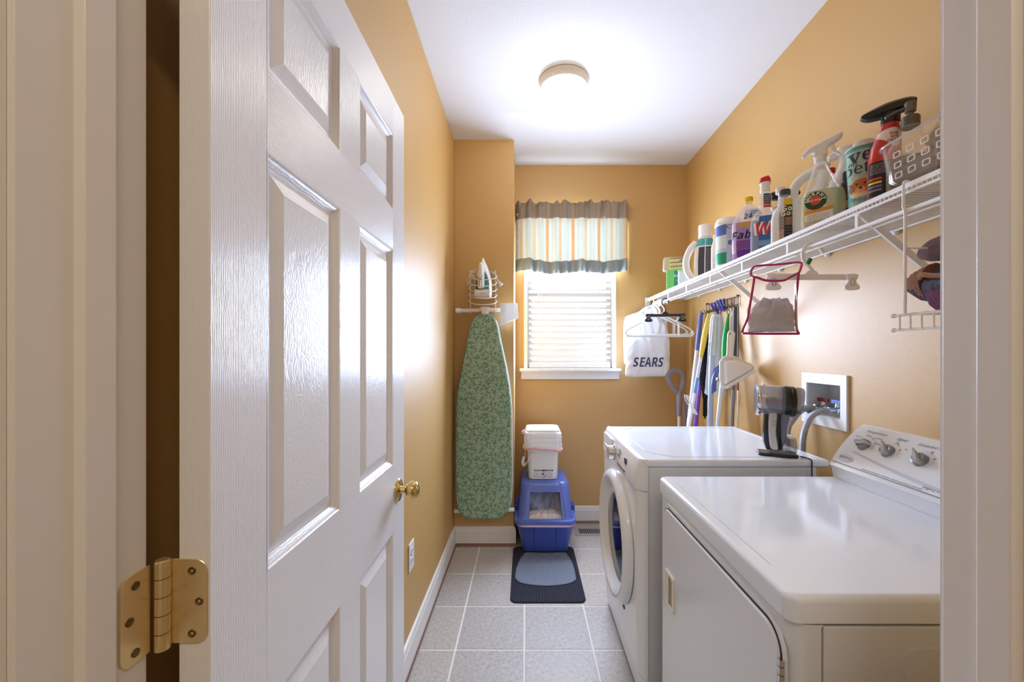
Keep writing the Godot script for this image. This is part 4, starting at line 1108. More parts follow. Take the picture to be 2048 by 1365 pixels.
func bottles():
	var white = fin("f3efe8", 0.35); var r; var p
	# 1 sponge pack standing at the far end
	r = stand("sponge_pack", "clear-wrapped pack of yellow sponges in a green carton at the shelf's far end", "sponge pack", 1352, 1.045)
	part(r, "carton", S().box(Vector3(-0.062, 0, -0.035), Vector3(0.062, 0.155, 0.035), 0.003), fin("7fe07f", 0.4), "green carton")
	part(r, "label_panel", S().box(Vector3(-0.012, 0.012, 0.035), Vector3(0.06, 0.15, 0.0358)), fin("2f9d78", 0.4))
	part(r, "lettering", words("Scrub", 0.02, "Droid Sans", true).bend(func(q): return q + Vector3(0.023, 0.115, 0.0362)), fin("e8fff4", 0.5))
	part(r, "lettering", words("sponges", 0.011, "Droid Sans", false).bend(func(q): return q + Vector3(0.023, 0.085, 0.0362)), fin("9fe8c8", 0.5))
	for k in 3: 
		var sp = part(r, "sponge", S().box(Vector3(-0.04, 0.158 + 0.027 * k, -0.03), Vector3(0.072, 0.178 + 0.027 * k, 0.03), 0.004), fin("e9d95a", 0.8), "yellow sponge")
		part(sp, "scouring_layer", S().box(Vector3(-0.04, 0.178 + 0.027 * k, -0.03), Vector3(0.072, 0.184 + 0.027 * k, 0.03), 0.002), fin("3c4a2c", 0.9))
	part(r, "oval_logo", S().prism(oval(0.05, 0.024, 24, 0.045, 0.215), 0.031, 0.0318), fin("3d6f74", 0.4))
	var nz = noise_of(30.0, 5, 3)
	var wr = S().box(Vector3(-0.085, 0.15, -0.036), Vector3(0.078, 0.246, 0.036), 0.012, 3)
	wr.bend(func(q): return q + Vector3(1, 1, 1) * 0.008 * nz.get_noise_3dv(q * 1.5) * clampf(-q.x * 14 + 0.2, 0.2, 1.6))
	part(r, "wrapper", wr, clear_of("f4fff0", 0.22, 0.1), "crinkled clear wrapper")
	r = stand("small_pack", "small pale green and white soft pack in front of the sponge carton", "pack", 1368, 1.0)
	part(r, "pouch", S().box(Vector3(-0.035, 0, -0.02), Vector3(0.035, 0.10, 0.02), 0.012, 3), fin("dff0f4", 0.4))
	part(r, "top_fold", S().box(Vector3(-0.036, 0.09, -0.015), Vector3(0.036, 0.112, 0.012), 0.008, 3), fin("a6ee9e", 0.4), "pale green top")
	# 2 white detergent jug with handle
	r = stand("detergent_jug", "white laundry detergent jug with a teal neck label and a round handle hole", "jug", 1404, 1.0)
	p = [[0, 0.050, 0.034, 2.6, 0.012], [0.004, 0.053, 0.037, 2.6, 0.012], [0.1, 0.053, 0.037, 2.6, 0.012], [0.17, 0.050, 0.035, 2.5, 0.014], [0.2, 0.046, 0.034, 2.3, 0.016], [0.232, 0.037, 0.031, 2.1, 0.018], [0.236, 0.033, 0.03, 2.0, 0.018]]
	part(r, "body", bottle_shape(p), white)
	var hpts = smooth([Vector3(-0.03, 0.212, 0), Vector3(-0.06, 0.18, 0), Vector3(-0.083, 0.12, 0), Vector3(-0.08, 0.06, 0), Vector3(-0.055, 0.015, 0), Vector3(-0.02, 0.014, 0)], 6)
	part(r, "handle", S().tube(hpts, 0.0185, 14), white)
	part(r, "neck_label", patch(p, -0.95, 0.97, 0.186, 0.226), fin("4fb0b4", 0.35), "teal neck label")
	part(r, "label", patch(p, -0.62, 0.98, 0.012, 0.178), fin("47464f", 0.35), "dark back label")
	part(r, "label_stripe", patch(p, 0.0, 0.1, 0.0, 0.236, 0.0009), fin("e4e4e6", 0.35))
	fine_print(r, p, 0.2, 0.95, 0.03, 0.17, 12, "b8bac2")
	screw_cap(r, 0.236, 0.036, 0.07, fin("fbfbfb", 0.3), "white measuring cap")
	r.get_node("cap").position.x = 0.017
	# orange cap behind
	r = stand("orange_cap_bottle", "white bottle with an orange cap, mostly hidden behind the detergent jug", "bottle", 1436, 1.16)
	p = [[0, 0.035, 0.035, 2.2, 0], [0.2, 0.035, 0.035, 2.2, 0], [0.24, 0.018, 0.018, 2, 0], [0.25, 0.016, 0.016, 2, 0]]
	part(r, "body", bottle_shape(p), white)
	screw_cap(r, 0.25, 0.02, 0.05, fin("f2734a", 0.4), "orange cap")
	r = stand("thin_white_bottle", "thin white bottle with small print standing between the jug and the wipes canister", "bottle", 1431, 1.02)
	p = [[0, 0.022, 0.02, 2.6, 0], [0.15, 0.022, 0.02, 2.6, 0], [0.185, 0.012, 0.012, 2, 0], [0.2, 0.01, 0.01, 2, 0]]
	part(r, "body", bottle_shape(p), white)
	fine_print(r, p, -0.6, 0.6, 0.03, 0.10, 6, "8a8a90")
	screw_cap(r, 0.2, 0.012, 0.02, white)
	# 3 wipes canister
	r = stand("wipes_canister", "white disinfecting wipes canister with a blue and green label", "canister", 1456, 1.005)
	p = [[0, 0.054, 0.054, 2, 0], [0.004, 0.056, 0.056, 2, 0], [0.215, 0.056, 0.056, 2, 0], [0.22, 0.055, 0.055, 2, 0]]
	part(r, "body", bottle_shape(p, 40), white)
	var wl = part(r, "label", patch(p, -0.985, 0.985, 0.02, 0.21, 0.0006, 24, 6), fin("c9d2d8", 0.35), "pale grey-blue label")
	part(r, "label_blue", patch(p, -0.97, -0.12, 0.16, 0.21, 0.001), fin("5d74ba", 0.35))
	part(r, "label_swoosh", patch(p, -0.97, -0.12, 0.095, 0.158, 0.001), fin("dce8de", 0.35))
	part(r, "label_green", patch(p, -0.97, -0.12, 0.02, 0.075, 0.001), fin("12a273", 0.35))
	part(r, "logo", print_on(p, S().prism(oval(0.05, 0.021, 28), 0, 0.0003), 0.018, 0.196), fin("8f5a62", 0.4))
	part(r, "logo_field", print_on(p, S().prism(oval(0.042, 0.014, 28), 0, 0.0003), 0.018, 0.196, 0.0016), fin("f0ecec", 0.4))
	part(r, "lettering", print_on(p, words("CLOROX", 0.0075, "Droid Sans", true), 0.018, 0.196, 0.002), fin("b13a4a", 0.4))
	part(r, "dial_mark", print_on(p, S().prism(oval(0.026, 0.026), 0, 0.0003), 0.012, 0.12), fin("64789c", 0.4))
	fine_print(r, p, -0.05, 0.7, 0.14, 0.18, 4, "8d97a6"); fine_print(r, p, 0.3, 0.75, 0.03, 0.13, 9, "9aa4b0")
	part(r, "lid", S().lathe([[0.0585, 0.212], [0.0605, 0.214], [0.0605, 0.224], [0.058, 0.232], [0.052, 0.246], [0.03, 0.252], [0, 0.253]], 40), white, "white flip lid")
	# 4 purple cleaner
	r = stand("purple_cleaner_bottle", "clear purple floor cleaner bottle with a yellow cap", "bottle", 1497, 1.0)
	p = [[0, 0.058, 0.035, 3, 0], [0.005, 0.064, 0.039, 3, 0], [0.06, 0.0665, 0.041, 3, 0], [0.16, 0.0665, 0.041, 3, 0], [0.175, 0.064, 0.039, 2.8, 0], [0.215, 0.05, 0.034, 2.5, 0], [0.24, 0.024, 0.022, 2.1, 0], [0.247, 0.0165, 0.0165, 2, 0], [0.268, 0.016, 0.016, 2, 0]]
	part(r, "body", bottle_shape(p, 36), clear_of("f2e8fa", 0.3, 0.05), "clear lavender body")
	var liq = []
	for q in p.slice(0, 4): liq.append([q[0] + 0.002, q[1] - 0.002, q[2] - 0.002, q[3], 0])
	liq[3][0] = 0.125
	part(r, "liquid", bottle_shape(liq, 36), clear_of("a04ad0", 0.5, 0.05), "purple liquid")
	part(r, "label", patch(p, -0.72, 0.97, 0.045, 0.165), fin("b48cc6", 0.35), "lilac label")
	part(r, "label_edge", patch(p, -0.99, -0.74, 0.03, 0.165, 0.0008), fin("d9c2ea", 0.35))
	part(r, "label_top", patch(p, -0.6, 0.9, 0.138, 0.164, 0.001), fin("d3a05c", 0.35))
	part(r, "label_flowers", patch(p, -0.7, 0.95, 0.045, 0.085, 0.001), fin("8b4d94", 0.35))
	part(r, "label_base", patch(p, -0.7, 0.95, 0.012, 0.043, 0.001), fin("7a2f9c", 0.35))
	part(r, "lettering", print_on(p, words("Fabuloso", 0.034, "Droid Sans", true, 0.25), 0.033, 0.107), fin("1d1530", 0.4))
	part(r, "neck_label", patch(p, -0.28, 0.92, 0.172, 0.222, 0.001), fin("e4e4ee", 0.35))
	part(r, "lettering", print_on(p, words("24", 0.021, "Droid Sans", true, 0.2), -0.002, 0.188), fin("33323c", 0.4))
	part(r, "lettering", print_on(p, words("Smells", 0.0085, "Droid Sans", true), 0.027, 0.209), fin("33323c", 0.4))
	part(r, "lettering", print_on(p, words("Clean Fresh", 0.007, "Droid Sans", true), 0.03, 0.199), fin("33323c", 0.4))
	part(r, "lettering", print_on(p, words("hours", 0.007, "Droid Sans", true), 0.026, 0.186), fin("33323c", 0.4))
	screw_cap(r, 0.262, 0.0185, 0.02, fin("f0c814", 0.4), "yellow cap")
	# 5 window cleaner
	r = stand("window_cleaner", "blue window cleaner spray bottle with a red and white nozzle", "spray bottle", 1530, 0.985)
	p = [[0, 0.05, 0.03, 3, 0], [0.004, 0.053, 0.033, 3, 0], [0.12, 0.053, 0.033, 3, 0], [0.15, 0.044, 0.03, 2.6, 0], [0.175, 0.025, 0.022, 2.2, 0], [0.2, 0.022, 0.02, 2, 0], [0.225, 0.026, 0.022, 2, 0], [0.24, 0.016, 0.016, 2, 0], [0.248, 0.015, 0.015, 2, 0]]
	part(r, "body", bottle_shape(p, 36), clear_of("eef4f8", 0.25, 0.05), "clear body")
	liq = []
	for q in p.slice(0, 3): liq.append([q[0] + 0.002, q[1] - 0.002, q[2] - 0.002, q[3], 0])
	part(r, "liquid", bottle_shape(liq, 36), clear_of("4a7fb4", 0.6, 0.05), "blue liquid")
	part(r, "label", patch(p, -0.42, 0.97, 0.012, 0.142), fin("3c68a4", 0.35), "blue label")
	part(r, "label_wave", patch(p, -0.42, 0.97, 0.02, 0.042, 0.001), fin("7fa6cc", 0.35))
	part(r, "lettering", print_on(p, words("Windex", 0.052, "Droid Sans", true, 0.15), 0.084, 0.09, 0.0010).bend(func(q): return Vector3(q.x, q.y, q.z)), fin("f2f0f0", 0.4))
	part(r, "lettering", print_on(p, words("Windex", 0.048, "Droid Sans", true, 0.15), 0.0835, 0.09, 0.0016), fin("d8353c", 0.4))
	part(r, "neck_label", patch(p, -0.2, 0.9, 0.178, 0.236, 0.001), fin("3a3a48", 0.35), "dark neck label")
	part(r, "neck_stripe", patch(p, -0.2, 0.9, 0.181, 0.194, 0.0016), fin("e0553c", 0.4))
	fine_print(r, p, -0.1, 0.8, 0.198, 0.228, 4, "c9c9d2")
	part(r, "collar", S().lathe([[0.016, 0.244], [0.0185, 0.246], [0.0185, 0.26], [0.017, 0.27], [0.021, 0.284], [0, 0.284]], 24), white, "white collar")
	part(r, "nozzle", S().prism(PackedVector2Array([Vector2(-0.021, 0.283), Vector2(0.021, 0.283), Vector2(0.019, 0.297), Vector2(0.012, 0.309), Vector2(-0.004, 0.306), Vector2(-0.016, 0.303)]), -0.017, 0.017, 0.003), fin("d8242c", 0.35), "red nozzle")
	# 6 two cream bottles
	for k in 2:
		r = stand(["cream_bottle", "cream_bottle_labelled"][k], ["plain cream squeeze bottle beside the window cleaner", "cream squeeze bottle with a dark picture label"][k], "bottle", [1549, 1561][k], [1.075, 0.985][k])
		p = [[0, 0.03, 0.022, 3, 0], [0.004, 0.033, 0.025, 3, 0], [0.10, 0.033, 0.025, 3, 0], [0.14, 0.028, 0.023, 2.6, 0.004], [0.165, 0.02, 0.018, 2.2, 0.008], [0.225, 0.017, 0.016, 2, 0.01], [0.23, 0.015, 0.015, 2, 0.01]] if k == 0 else [[0, 0.03, 0.022, 3, 0], [0.004, 0.032, 0.024, 3, 0], [0.10, 0.032, 0.024, 3, 0], [0.13, 0.029, 0.022, 2.6, 0.003], [0.15, 0.018, 0.017, 2.2, 0.008], [0.2, 0.015, 0.015, 2, 0.008]]
		if k == 0: r.scale = Vector3(1, 0.84, 1)
		part(r, "body", bottle_shape(p, 32), white)
		if k == 1:
			part(r, "label", patch(p, -0.2, 0.97, 0.012, 0.122), fin("5a4040", 0.4), "dark picture label")
			part(r, "label_band", patch(p, -0.2, 0.97, 0.012, 0.04, 0.001), fin("a98468", 0.4))
			fine_print(r, p, -0.1, 0.9, 0.05, 0.11, 5, "a8909c")
		screw_cap(r, p[p.size() - 1][0], 0.017, 0.022, white)
	# 7 clear solvent bottle and a black spray bottle behind it
	r = stand("solvent_bottle", "small clear bottle of amber solvent with a dark cap and a black and yellow label", "bottle", 1570, 0.975)
	p = [[0, 0.022, 0.017, 3.4, 0], [0.003, 0.024, 0.019, 3.4, 0], [0.155, 0.024, 0.019, 3.4, 0], [0.168, 0.018, 0.016, 2.4, 0], [0.178, 0.0145, 0.0145, 2, 0]]
	part(r, "body", bottle_shape(p, 32), clear_of("f4f4f0", 0.25, 0.05), "clear body")
	part(r, "liquid", bottle_shape([[0.002, 0.0215, 0.0165, 3.4, 0], [0.045, 0.0215, 0.0165, 3.4, 0]]), clear_of("c8862c", 0.7, 0.05), "amber liquid")
	part(r, "label", patch(p, -0.1, 0.98, 0.01, 0.16), fin("20201c", 0.4), "black label")
	part(r, "label_yellow", patch(p, -0.1, 0.98, 0.135, 0.16, 0.001), fin("e9bc1c", 0.4))
	part(r, "lettering", print_on(p, words("Goo", 0.019, "Droid Sans", true), 0.014, 0.122), fin("f2e6c4", 0.4))
	part(r, "lettering", print_on(p, words("Gone", 0.018, "Droid Sans", true), 0.017, 0.104), fin("f2e6c4", 0.4))
	part(r, "label_picture", patch(p, 0.0, 0.95, 0.06, 0.09, 0.001), fin("9a6a44", 0.4))
	fine_print(r, p, 0.0, 0.9, 0.014, 0.055, 4, "8c8c80")
	screw_cap(r, 0.176, 0.018, 0.021, fin("3b3b42", 0.4), "dark grey cap")
	r = stand("black_spray_bottle", "bottle with a black spray head standing behind the small solvent bottle", "spray bottle", 1566, 1.09, 0.4)
	p = [[0, 0.036, 0.028, 2.6, 0], [0.004, 0.039, 0.031, 2.6, 0], [0.15, 0.039, 0.031, 2.6, 0], [0.2, 0.018, 0.018, 2, 0], [0.205, 0.016, 0.016, 2, 0]]
	part(r, "body", bottle_shape(p), fin("ece6da", 0.4))
	part(r, "neck_collar", S().lathe([[0, 0.2], [0.019, 0.2], [0.019, 0.238], [0.016, 0.242], [0, 0.242]], 24), M.black)
	part(r, "spray_head", S().prism(smooth2([Vector2(-0.06, 0.246), Vector2(-0.03, 0.234), Vector2(0.03, 0.234), Vector2(0.058, 0.248), Vector2(0.062, 0.262), Vector2(0.045, 0.272), Vector2(0.0, 0.274), Vector2(-0.035, 0.268), Vector2(-0.064, 0.256)], 4), -0.016, 0.016, 0.007), M.black, "black domed spray head", 40)
	# 8 white jug
	r = stand("bleach_jug", "cream white jug with an open handle and a red label", "jug", 1616, 1.06)
	p = [[0, 0.06, 0.04, 3, 0], [0.005, 0.065, 0.044, 3, 0], [0.15, 0.065, 0.044, 3, 0], [0.163, 0.063, 0.042, 2.8, 0]]
	part(r, "body", bottle_shape(p, 36), white)
	part(r, "handle", S().tube(smooth([Vector3(-0.046, 0.15, 0), Vector3(-0.05, 0.175, 0), Vector3(-0.042, 0.215, 0), Vector3(-0.018, 0.243, 0), Vector3(0.022, 0.26, 0), Vector3(0.045, 0.264, 0)], 6), [0.021, 0.021, 0.021, 0.021, 0.021, 0.0205, 0.02, 0.0195, 0.019, 0.0185, 0.018, 0.0175, 0.017, 0.017, 0.017, 0.017, 0.017, 0.017, 0.017, 0.0175, 0.018, 0.0185, 0.019, 0.0195, 0.02, 0.02, 0.02, 0.02, 0.02, 0.02, 0.02], 14), white)
	part(r, "shoulder", bottle_shape([[0.155, 0.03, 0.04, 2.4, 0.03], [0.185, 0.028, 0.034, 2.2, 0.032], [0.21, 0.02, 0.026, 2, 0.04], [0.255, 0.019, 0.02, 2, 0.046], [0.275, 0.017, 0.017, 2, 0.048]]), white)
	part(r, "label", print_on(p, S().prism(PackedVector2Array([Vector2(-0.015, -0.035), Vector2(0.045, -0.005), Vector2(0.06, 0.03), Vector2(0.045, 0.04), Vector2(0.006, 0.03), Vector2(-0.015, 0.005)]), 0, 0.0004), 0.0, 0.095, 0.0004), fin("c8353c", 0.4), "red label")
	part(r, "lettering", print_on(p, words("Brite", 0.024, "Droid Sans", true), 0.022, 0.105, 0.0014), fin("f4ecec", 0.4))
	screw_cap(r, 0.272, 0.02, 0.02, white)
	r.get_node("cap").position.x = 0.048
	# 9 clear wood-oil soap spray
	r = stand("oil_soap_spray", "clear spray bottle of pale yellow soap with a round green label and a white trigger", "spray bottle", 1646, 0.99)
	p = [[0, 0.052, 0.034, 3, 0], [0.005, 0.06, 0.038, 3, 0], [0.02, 0.0615, 0.04, 3, 0], [0.10, 0.0615, 0.04, 3, 0], [0.118, 0.056, 0.037, 2.8, 0], [0.15, 0.04, 0.03, 2.4, -0.003], [0.185, 0.027, 0.024, 2.2, -0.006], [0.215, 0.0165, 0.0165, 2, -0.008], [0.222, 0.0155, 0.0155, 2, -0.008]]
	part(r, "body", bottle_shape(p, 36), clear_of("f4f4ee", 0.2, 0.05), "clear body")
	liq = []
	for q in p.slice(0, 5): liq.append([q[0] + 0.002, q[1] - 0.002, q[2] - 0.002, q[3], 0])
	part(r, "liquid", bottle_shape(liq, 36), clear_of("d9d08c", 0.62, 0.06), "pale yellow soap")
	part(r, "label", print_on(p, S().prism(PackedVector2Array([Vector2(-0.05, 0.02), Vector2(0.026, 0.02), Vector2(0.026, 0.053), Vector2(0.0, 0.07), Vector2(-0.05, 0.052)]), 0, 0.0003), 0, 0, 0.0005), fin("f3efe6", 0.4), "white paper label")
	part(r, "label_band", print_on(p, S().prism(PackedVector2Array([Vector2(-0.05, 0.042), Vector2(0.026, 0.05), Vector2(0.026, 0.062), Vector2(-0.05, 0.055)]), 0, 0.0003), 0, 0, 0.0010), fin("ef9a3c", 0.4))
	part(r, "label_disc", print_on(p, S().prism(oval(0.06, 0.06, 40), 0, 0.0003), -0.02, 0.085, 0.0015), fin("22482f", 0.4), "green round label")
	part(r, "label_centre", print_on(p, S().prism(oval(0.03, 0.03, 30), 0, 0.0003), -0.02, 0.085, 0.0021), fin("d9553a", 0.4))
	var arc = S()
	for k in 6:
		var a = PI * (0.94 - 0.176 * k)
		arc.add(words("MURPHY"[k], 0.0112, "Droid Sans", true), Transform3D(Basis(Vector3(0, 0, 1), a - PI / 2), Vector3(cos(a), sin(a), 0) * 0.0222))
	part(r, "lettering", print_on(p, arc, -0.02, 0.085, 0.0021), fin("f2efe4", 0.4))
	part(r, "lettering", print_on(p, words("OIL SOAP", 0.006, "Droid Sans", true), -0.02, 0.086, 0.0028), fin("f6e8dc", 0.4))
	fine_print(r, p, -0.7, 0.3, 0.022, 0.04, 3, "b0aca0")
	part(r, "neck_tag", print_on(p, S().prism(rrect(0.022, 0.016, 0.003), 0, 0.0004), -0.006, 0.196, 0.0006), fin("e8d8cc", 0.4))
	var th = Node3D.new(); th.name = "trigger_top"; r.add_child(th)
	th.position.x = -0.008
	trigger(th, 0.219, clear_of("f6f4f2", 0.88, 0.25), white, 1.0)
	# 10 white spray bottle and a red-capped bottle behind
	r = stand("white_spray_bottle", "opaque white spray bottle with a slanting neck, behind the yellow soap spray", "spray bottle", 1683, 1.085, 0.8)
	p = [[0, 0.036, 0.028, 2.6, -0.01], [0.004, 0.039, 0.031, 2.6, -0.01], [0.13, 0.039, 0.031, 2.6, -0.01], [0.17, 0.03, 0.026, 2.2, -0.006], [0.22, 0.019, 0.019, 2, 0.008], [0.245, 0.018, 0.018, 2, 0.012], [0.26, 0.024, 0.017, 2.4, 0.014], [0.285, 0.027, 0.017, 2.6, 0.014], [0.29, 0.025, 0.015, 2.6, 0.014]]
	part(r, "body", bottle_shape(p, 32), fin("f4f3f2", 0.4))
	part(r, "nozzle", S().prism(smooth2([Vector2(-0.006, 0.258), Vector2(-0.034, 0.252), Vector2(-0.038, 0.262), Vector2(-0.034, 0.272), Vector2(-0.006, 0.282)], 4), -0.01, 0.01, 0.003), fin("f4f3f2", 0.4))
	fine_print(r, p, -0.3, 0.9, 0.02, 0.11, 8, "a8a6a6")
	r = stand("red_cap_bottle", "white bottle with a red cap and grey label, at the back behind the soap spray", "bottle", 1661, 1.17)
	p = [[0, 0.045, 0.036, 2.6, 0], [0.19, 0.045, 0.036, 2.6, 0], [0.235, 0.03, 0.028, 2.2, 0], [0.265, 0.016, 0.016, 2, 0], [0.27, 0.015, 0.015, 2, 0]]
	part(r, "body", bottle_shape(p), fin("efe6da", 0.4))
	part(r, "label", patch(p, -0.9, 0.97, 0.1, 0.225), fin("55555e", 0.4), "grey label")
	screw_cap(r, 0.268, 0.0155, 0.024, fin("c4141e", 0.4), "red cap")
	# 11 black bottle
	r = stand("dark_bottle", "slim dark brown bottle with a peach label band, left of the teal can", "bottle", 1698, 1.06)
	p = [[0, 0.026, 0.02, 3, 0], [0.003, 0.028, 0.022, 3, 0], [0.13, 0.028, 0.022, 3, 0], [0.142, 0.024, 0.019, 2.4, 0], [0.148, 0.016, 0.016, 2, 0], [0.16, 0.016, 0.016, 2, 0]]
	part(r, "body", bottle_shape(p, 32), fin("352e2c", 0.25))
	part(r, "label", patch(p, -0.8, 0.95, 0.056, 0.082), fin("d9b394", 0.4), "peach label band")
	part(r, "lettering", print_on(p, words("leather", 0.012, "Droid Serif", false, 0.2), 0.0, 0.094), fin("cfc4b8", 0.4))
	fine_print(r, p, -0.7, 0.9, 0.008, 0.05, 5, "8d8078")
	screw_cap(r, 0.15, 0.017, 0.03, M.black)
	part(r, "tip", S().lathe([[0.012, 0.178], [0.011, 0.186], [0.009, 0.2], [0, 0.203]], 20), fin("dcb894", 0.4), "peach tip")
	# 12 teal can
	r = stand("teal_can", "teal carpet powder can with a round dog picture and a clear cap", "can", 1728, 1.01, 0.8)
	p = [[0, 0.034, 0.034, 2, 0], [0.003, 0.036, 0.036, 2, 0], [0.06, 0.0375, 0.0375, 2, 0], [0.185, 0.0445, 0.0445, 2, 0], [0.1885, 0.0455, 0.0455, 2, 0], [0.192, 0.0445, 0.0445, 2, 0]]
	part(r, "body", bottle_shape(p, 40), fin("4f9f95", 0.32))
	part(r, "rim", S().lathe([[0.043, 0.1905], [0.046, 0.1905], [0.046, 0.1935], [0.0, 0.194]], 36), fin("e8e8e4", 0.35))
	part(r, "label_glow", patch(p, -0.98, 0.15, 0.075, 0.18, 0.0006), fin("9cc4b0", 0.4))
	part(r, "lettering", print_on(p, words("love", 0.034, "Droid Serif", true), -0.036, 0.162, 0.0012), fin("262c54", 0.4))
	part(r, "lettering", print_on(p, words("my", 0.01, "Droid Serif", false), -0.03, 0.143, 0.0012), fin("262c54", 0.4))
	part(r, "lettering", print_on(p, words("pet", 0.03, "Droid Serif", false), -0.024, 0.126, 0.0012), fin("262c54", 0.4))
	var dog = part(r, "picture", print_on(p, S().prism(oval(0.062, 0.062, 36), 0, 0.0003), -0.012, 0.068, 0.0006), fin("d8b878", 0.4), "picture of a brown dog's head")
	for q in [[0.046, 0.04, 0.0, 0.076, "b06f3c", 0.0010], [0.016, 0.03, -0.024, 0.072, "8a4e26", 0.0014], [0.016, 0.03, 0.022, 0.074, "8a4e26", 0.0014], [0.024, 0.018, -0.001, 0.064, "d9a874", 0.0015], [0.008, 0.006, -0.001, 0.069, "2a1a12", 0.002], [0.005, 0.005, -0.01, 0.081, "2a1a12", 0.002], [0.005, 0.005, 0.008, 0.081, "2a1a12", 0.002], [0.045, 0.014, 0.0, 0.05, "e0d2a2", 0.0012]]: part(dog, "picture_patch", print_on(p, S().prism(oval(q[0], q[1], 24), 0, 0.0003), -0.012 + q[2], q[3], q[5]), fin(q[4], 0.4))
	part(r, "label_base", patch(p, -0.9, 0.8, 0.008, 0.036, 0.0006), fin("9fb89a", 0.4))
	part(r, "lettering", print_on(p, words("fresh", 0.017, "Droid Sans", true, 0.2), -0.012, 0.038, 0.0014), fin("5fb0c4", 0.4))
	part(r, "cap", S().lathe([[0.026, 0.194], [0.027, 0.195], [0.027, 0.212], [0.025, 0.2145], [0, 0.215]], 30), clear_of("e9e2dc", 0.6, 0.15), "clear cap")
	# 13 red and black spray bottle
	r = stand("red_spray_bottle", "red, white and black spray bottle with a big black spray head", "spray bottle", 1766, 0.985, 0.8)
	r.scale = Vector3.ONE * 0.93
	p = [[0, 0.034, 0.026, 2.3, 0], [0.004, 0.036, 0.028, 2.3, 0], [0.06, 0.0365, 0.029, 2.3, 0], [0.115, 0.0375, 0.03, 2.2, 0.002], [0.16, 0.036, 0.029, 2.1, 0.006], [0.195, 0.029, 0.026, 2, 0.012], [0.22, 0.021, 0.021, 2, 0.016], [0.232, 0.019, 0.019, 2, 0.017]]
	part(r, "body", bottle_shape(p, 36), fin("c9342e", 0.22))
	part(r, "label_black", patch(p, -0.99, 0.99, 0.014, 0.115, 0.0006, 20, 10), fin("241d22", 0.3), "black lower label")
	part(r, "label_white", print_on(p, S().prism(smooth2([Vector2(-0.022, 0.192), Vector2(0.0, 0.205), Vector2(0.03, 0.205), Vector2(0.036, 0.18), Vector2(0.03, 0.155), Vector2(0.018, 0.152), Vector2(0.0, 0.172)], 4), 0, 0.0003), 0, 0, 0.0006), fin("efe2d8", 0.35), "white swoosh")
	for k in 3: part(r, "lettering", print_on(p, words(["Oven", "Grill", "cleaner"][k], 0.008, "Droid Sans", true), 0.024, 0.190 - 0.010 * k, 0.0012), fin("b0342c", 0.4))
	fine_print(r, p, -0.9, 0.0, 0.078, 0.11, 6, "a9a2a8")
	for k in 4: part(r, "label_bar", patch(p, -0.95, -0.2, 0.062 - 0.011 * k, 0.068 - 0.011 * k, 0.0012, 6, 1), fin(["d84a34", "f0d23c", "6a7ab0", "8d8490"][k], 0.4))
	part(r, "neck_collar", S().lathe([[0, 0.228], [0.0215, 0.228], [0.0225, 0.23], [0.0225, 0.254], [0.02, 0.258], [0, 0.258]], 40).bend(func(q): return q + Vector3(0.017, 0, 0)), M.black)
	part(r, "spray_head", S().prism(smooth2([Vector2(-0.048, 0.258), Vector2(-0.025, 0.25), Vector2(0.03, 0.254), Vector2(0.062, 0.262), Vector2(0.072, 0.272), Vector2(0.07, 0.284), Vector2(0.05, 0.29), Vector2(0.01, 0.288), Vector2(-0.025, 0.278), Vector2(-0.05, 0.267)], 4), -0.02, 0.02, 0.009), M.black, "black domed spray head", 40)
	# 14 clear basket with a pump bottle in it
	var bd = 1.06
	r = thing("clear_basket", "clear plastic basket with rows of square holes at the near end of the shelf", "basket", Vector3(1.046, SY + 0.0022, -0.985), 0.0, "")
	var bw = 0.215; var bl = 0.26; var bh = 0.125
	var clear = clear_of("e4e2e6", 0.05, 0.06)
	var side = S()
	var rg = []
	for q in [[0.004, 0.03], [0.03, 0.012], [bh, 0.0], [bh, -0.006]]:
		var ring := PackedVector3Array()
		for c in rrect(bw - 2 * q[1], bl - 2 * q[1], 0.05 - q[1] * 0.5, 8): ring.append(Vector3(c.x, q[0], -c.y))
		rg.append(ring)
	for q in [[bh, -0.004], [bh - 0.003, 0.002], [0.03, 0.015], [0.008, 0.032]]:
		var ring := PackedVector3Array()
		for c in rrect(bw - 2 * q[1], bl - 2 * q[1], 0.05 - q[1] * 0.5, 8): ring.append(Vector3(c.x, q[0], -c.y))
		rg.append(ring)
	part(r, "wall", S().loft(rg), clear, "clear wall")
	part(r, "rim", S().tube(Array(rg[2]).map(func(q): return q), 0.0026, 8, true), clear_of("cfcbc8", 0.5, 0.1))
	for k in 4:
		for j in 3:
			var c = Vector3(-bw / 2 - 0.0005 + 0.008 * (0.12 - 0.036 - 0.026 * j) / 0.1, 0.036 + 0.026 * j, 0.055 - 0.036 * k)
			part(r, "hole_rim", S().ringed(rrect(0.019, 0.015, 0.002, 2), rrect(0.0155, 0.0115, 0.002, 2), -0.001, 0.0015, flipped(c)), clear_of("f4f0ec", 0.75, 0.2))
	r = thing("pump_bottle", "clear pump bottle of dark brown soap with a grey pump, standing in the clear basket", "pump bottle", Vector3(1.0, SY + 0.0085, -1.065), face_cam(1.0, 1.065, 0.7), "")
	r.scale = Vector3.ONE * 0.9
	p = [[0, 0.05, 0.03, 2.6, 0], [0.005, 0.054, 0.033, 2.6, 0], [0.11, 0.055, 0.034, 2.6, 0], [0.132, 0.05, 0.032, 2.4, 0], [0.155, 0.03, 0.026, 2.1, 0], [0.165, 0.025, 0.024, 2, 0], [0.178, 0.0275, 0.026, 2, 0], [0.185, 0.022, 0.022, 2, 0]]
	part(r, "body", bottle_shape(p, 36), clear_of("e8d2ba", 0.12, 0.06), "clear body")
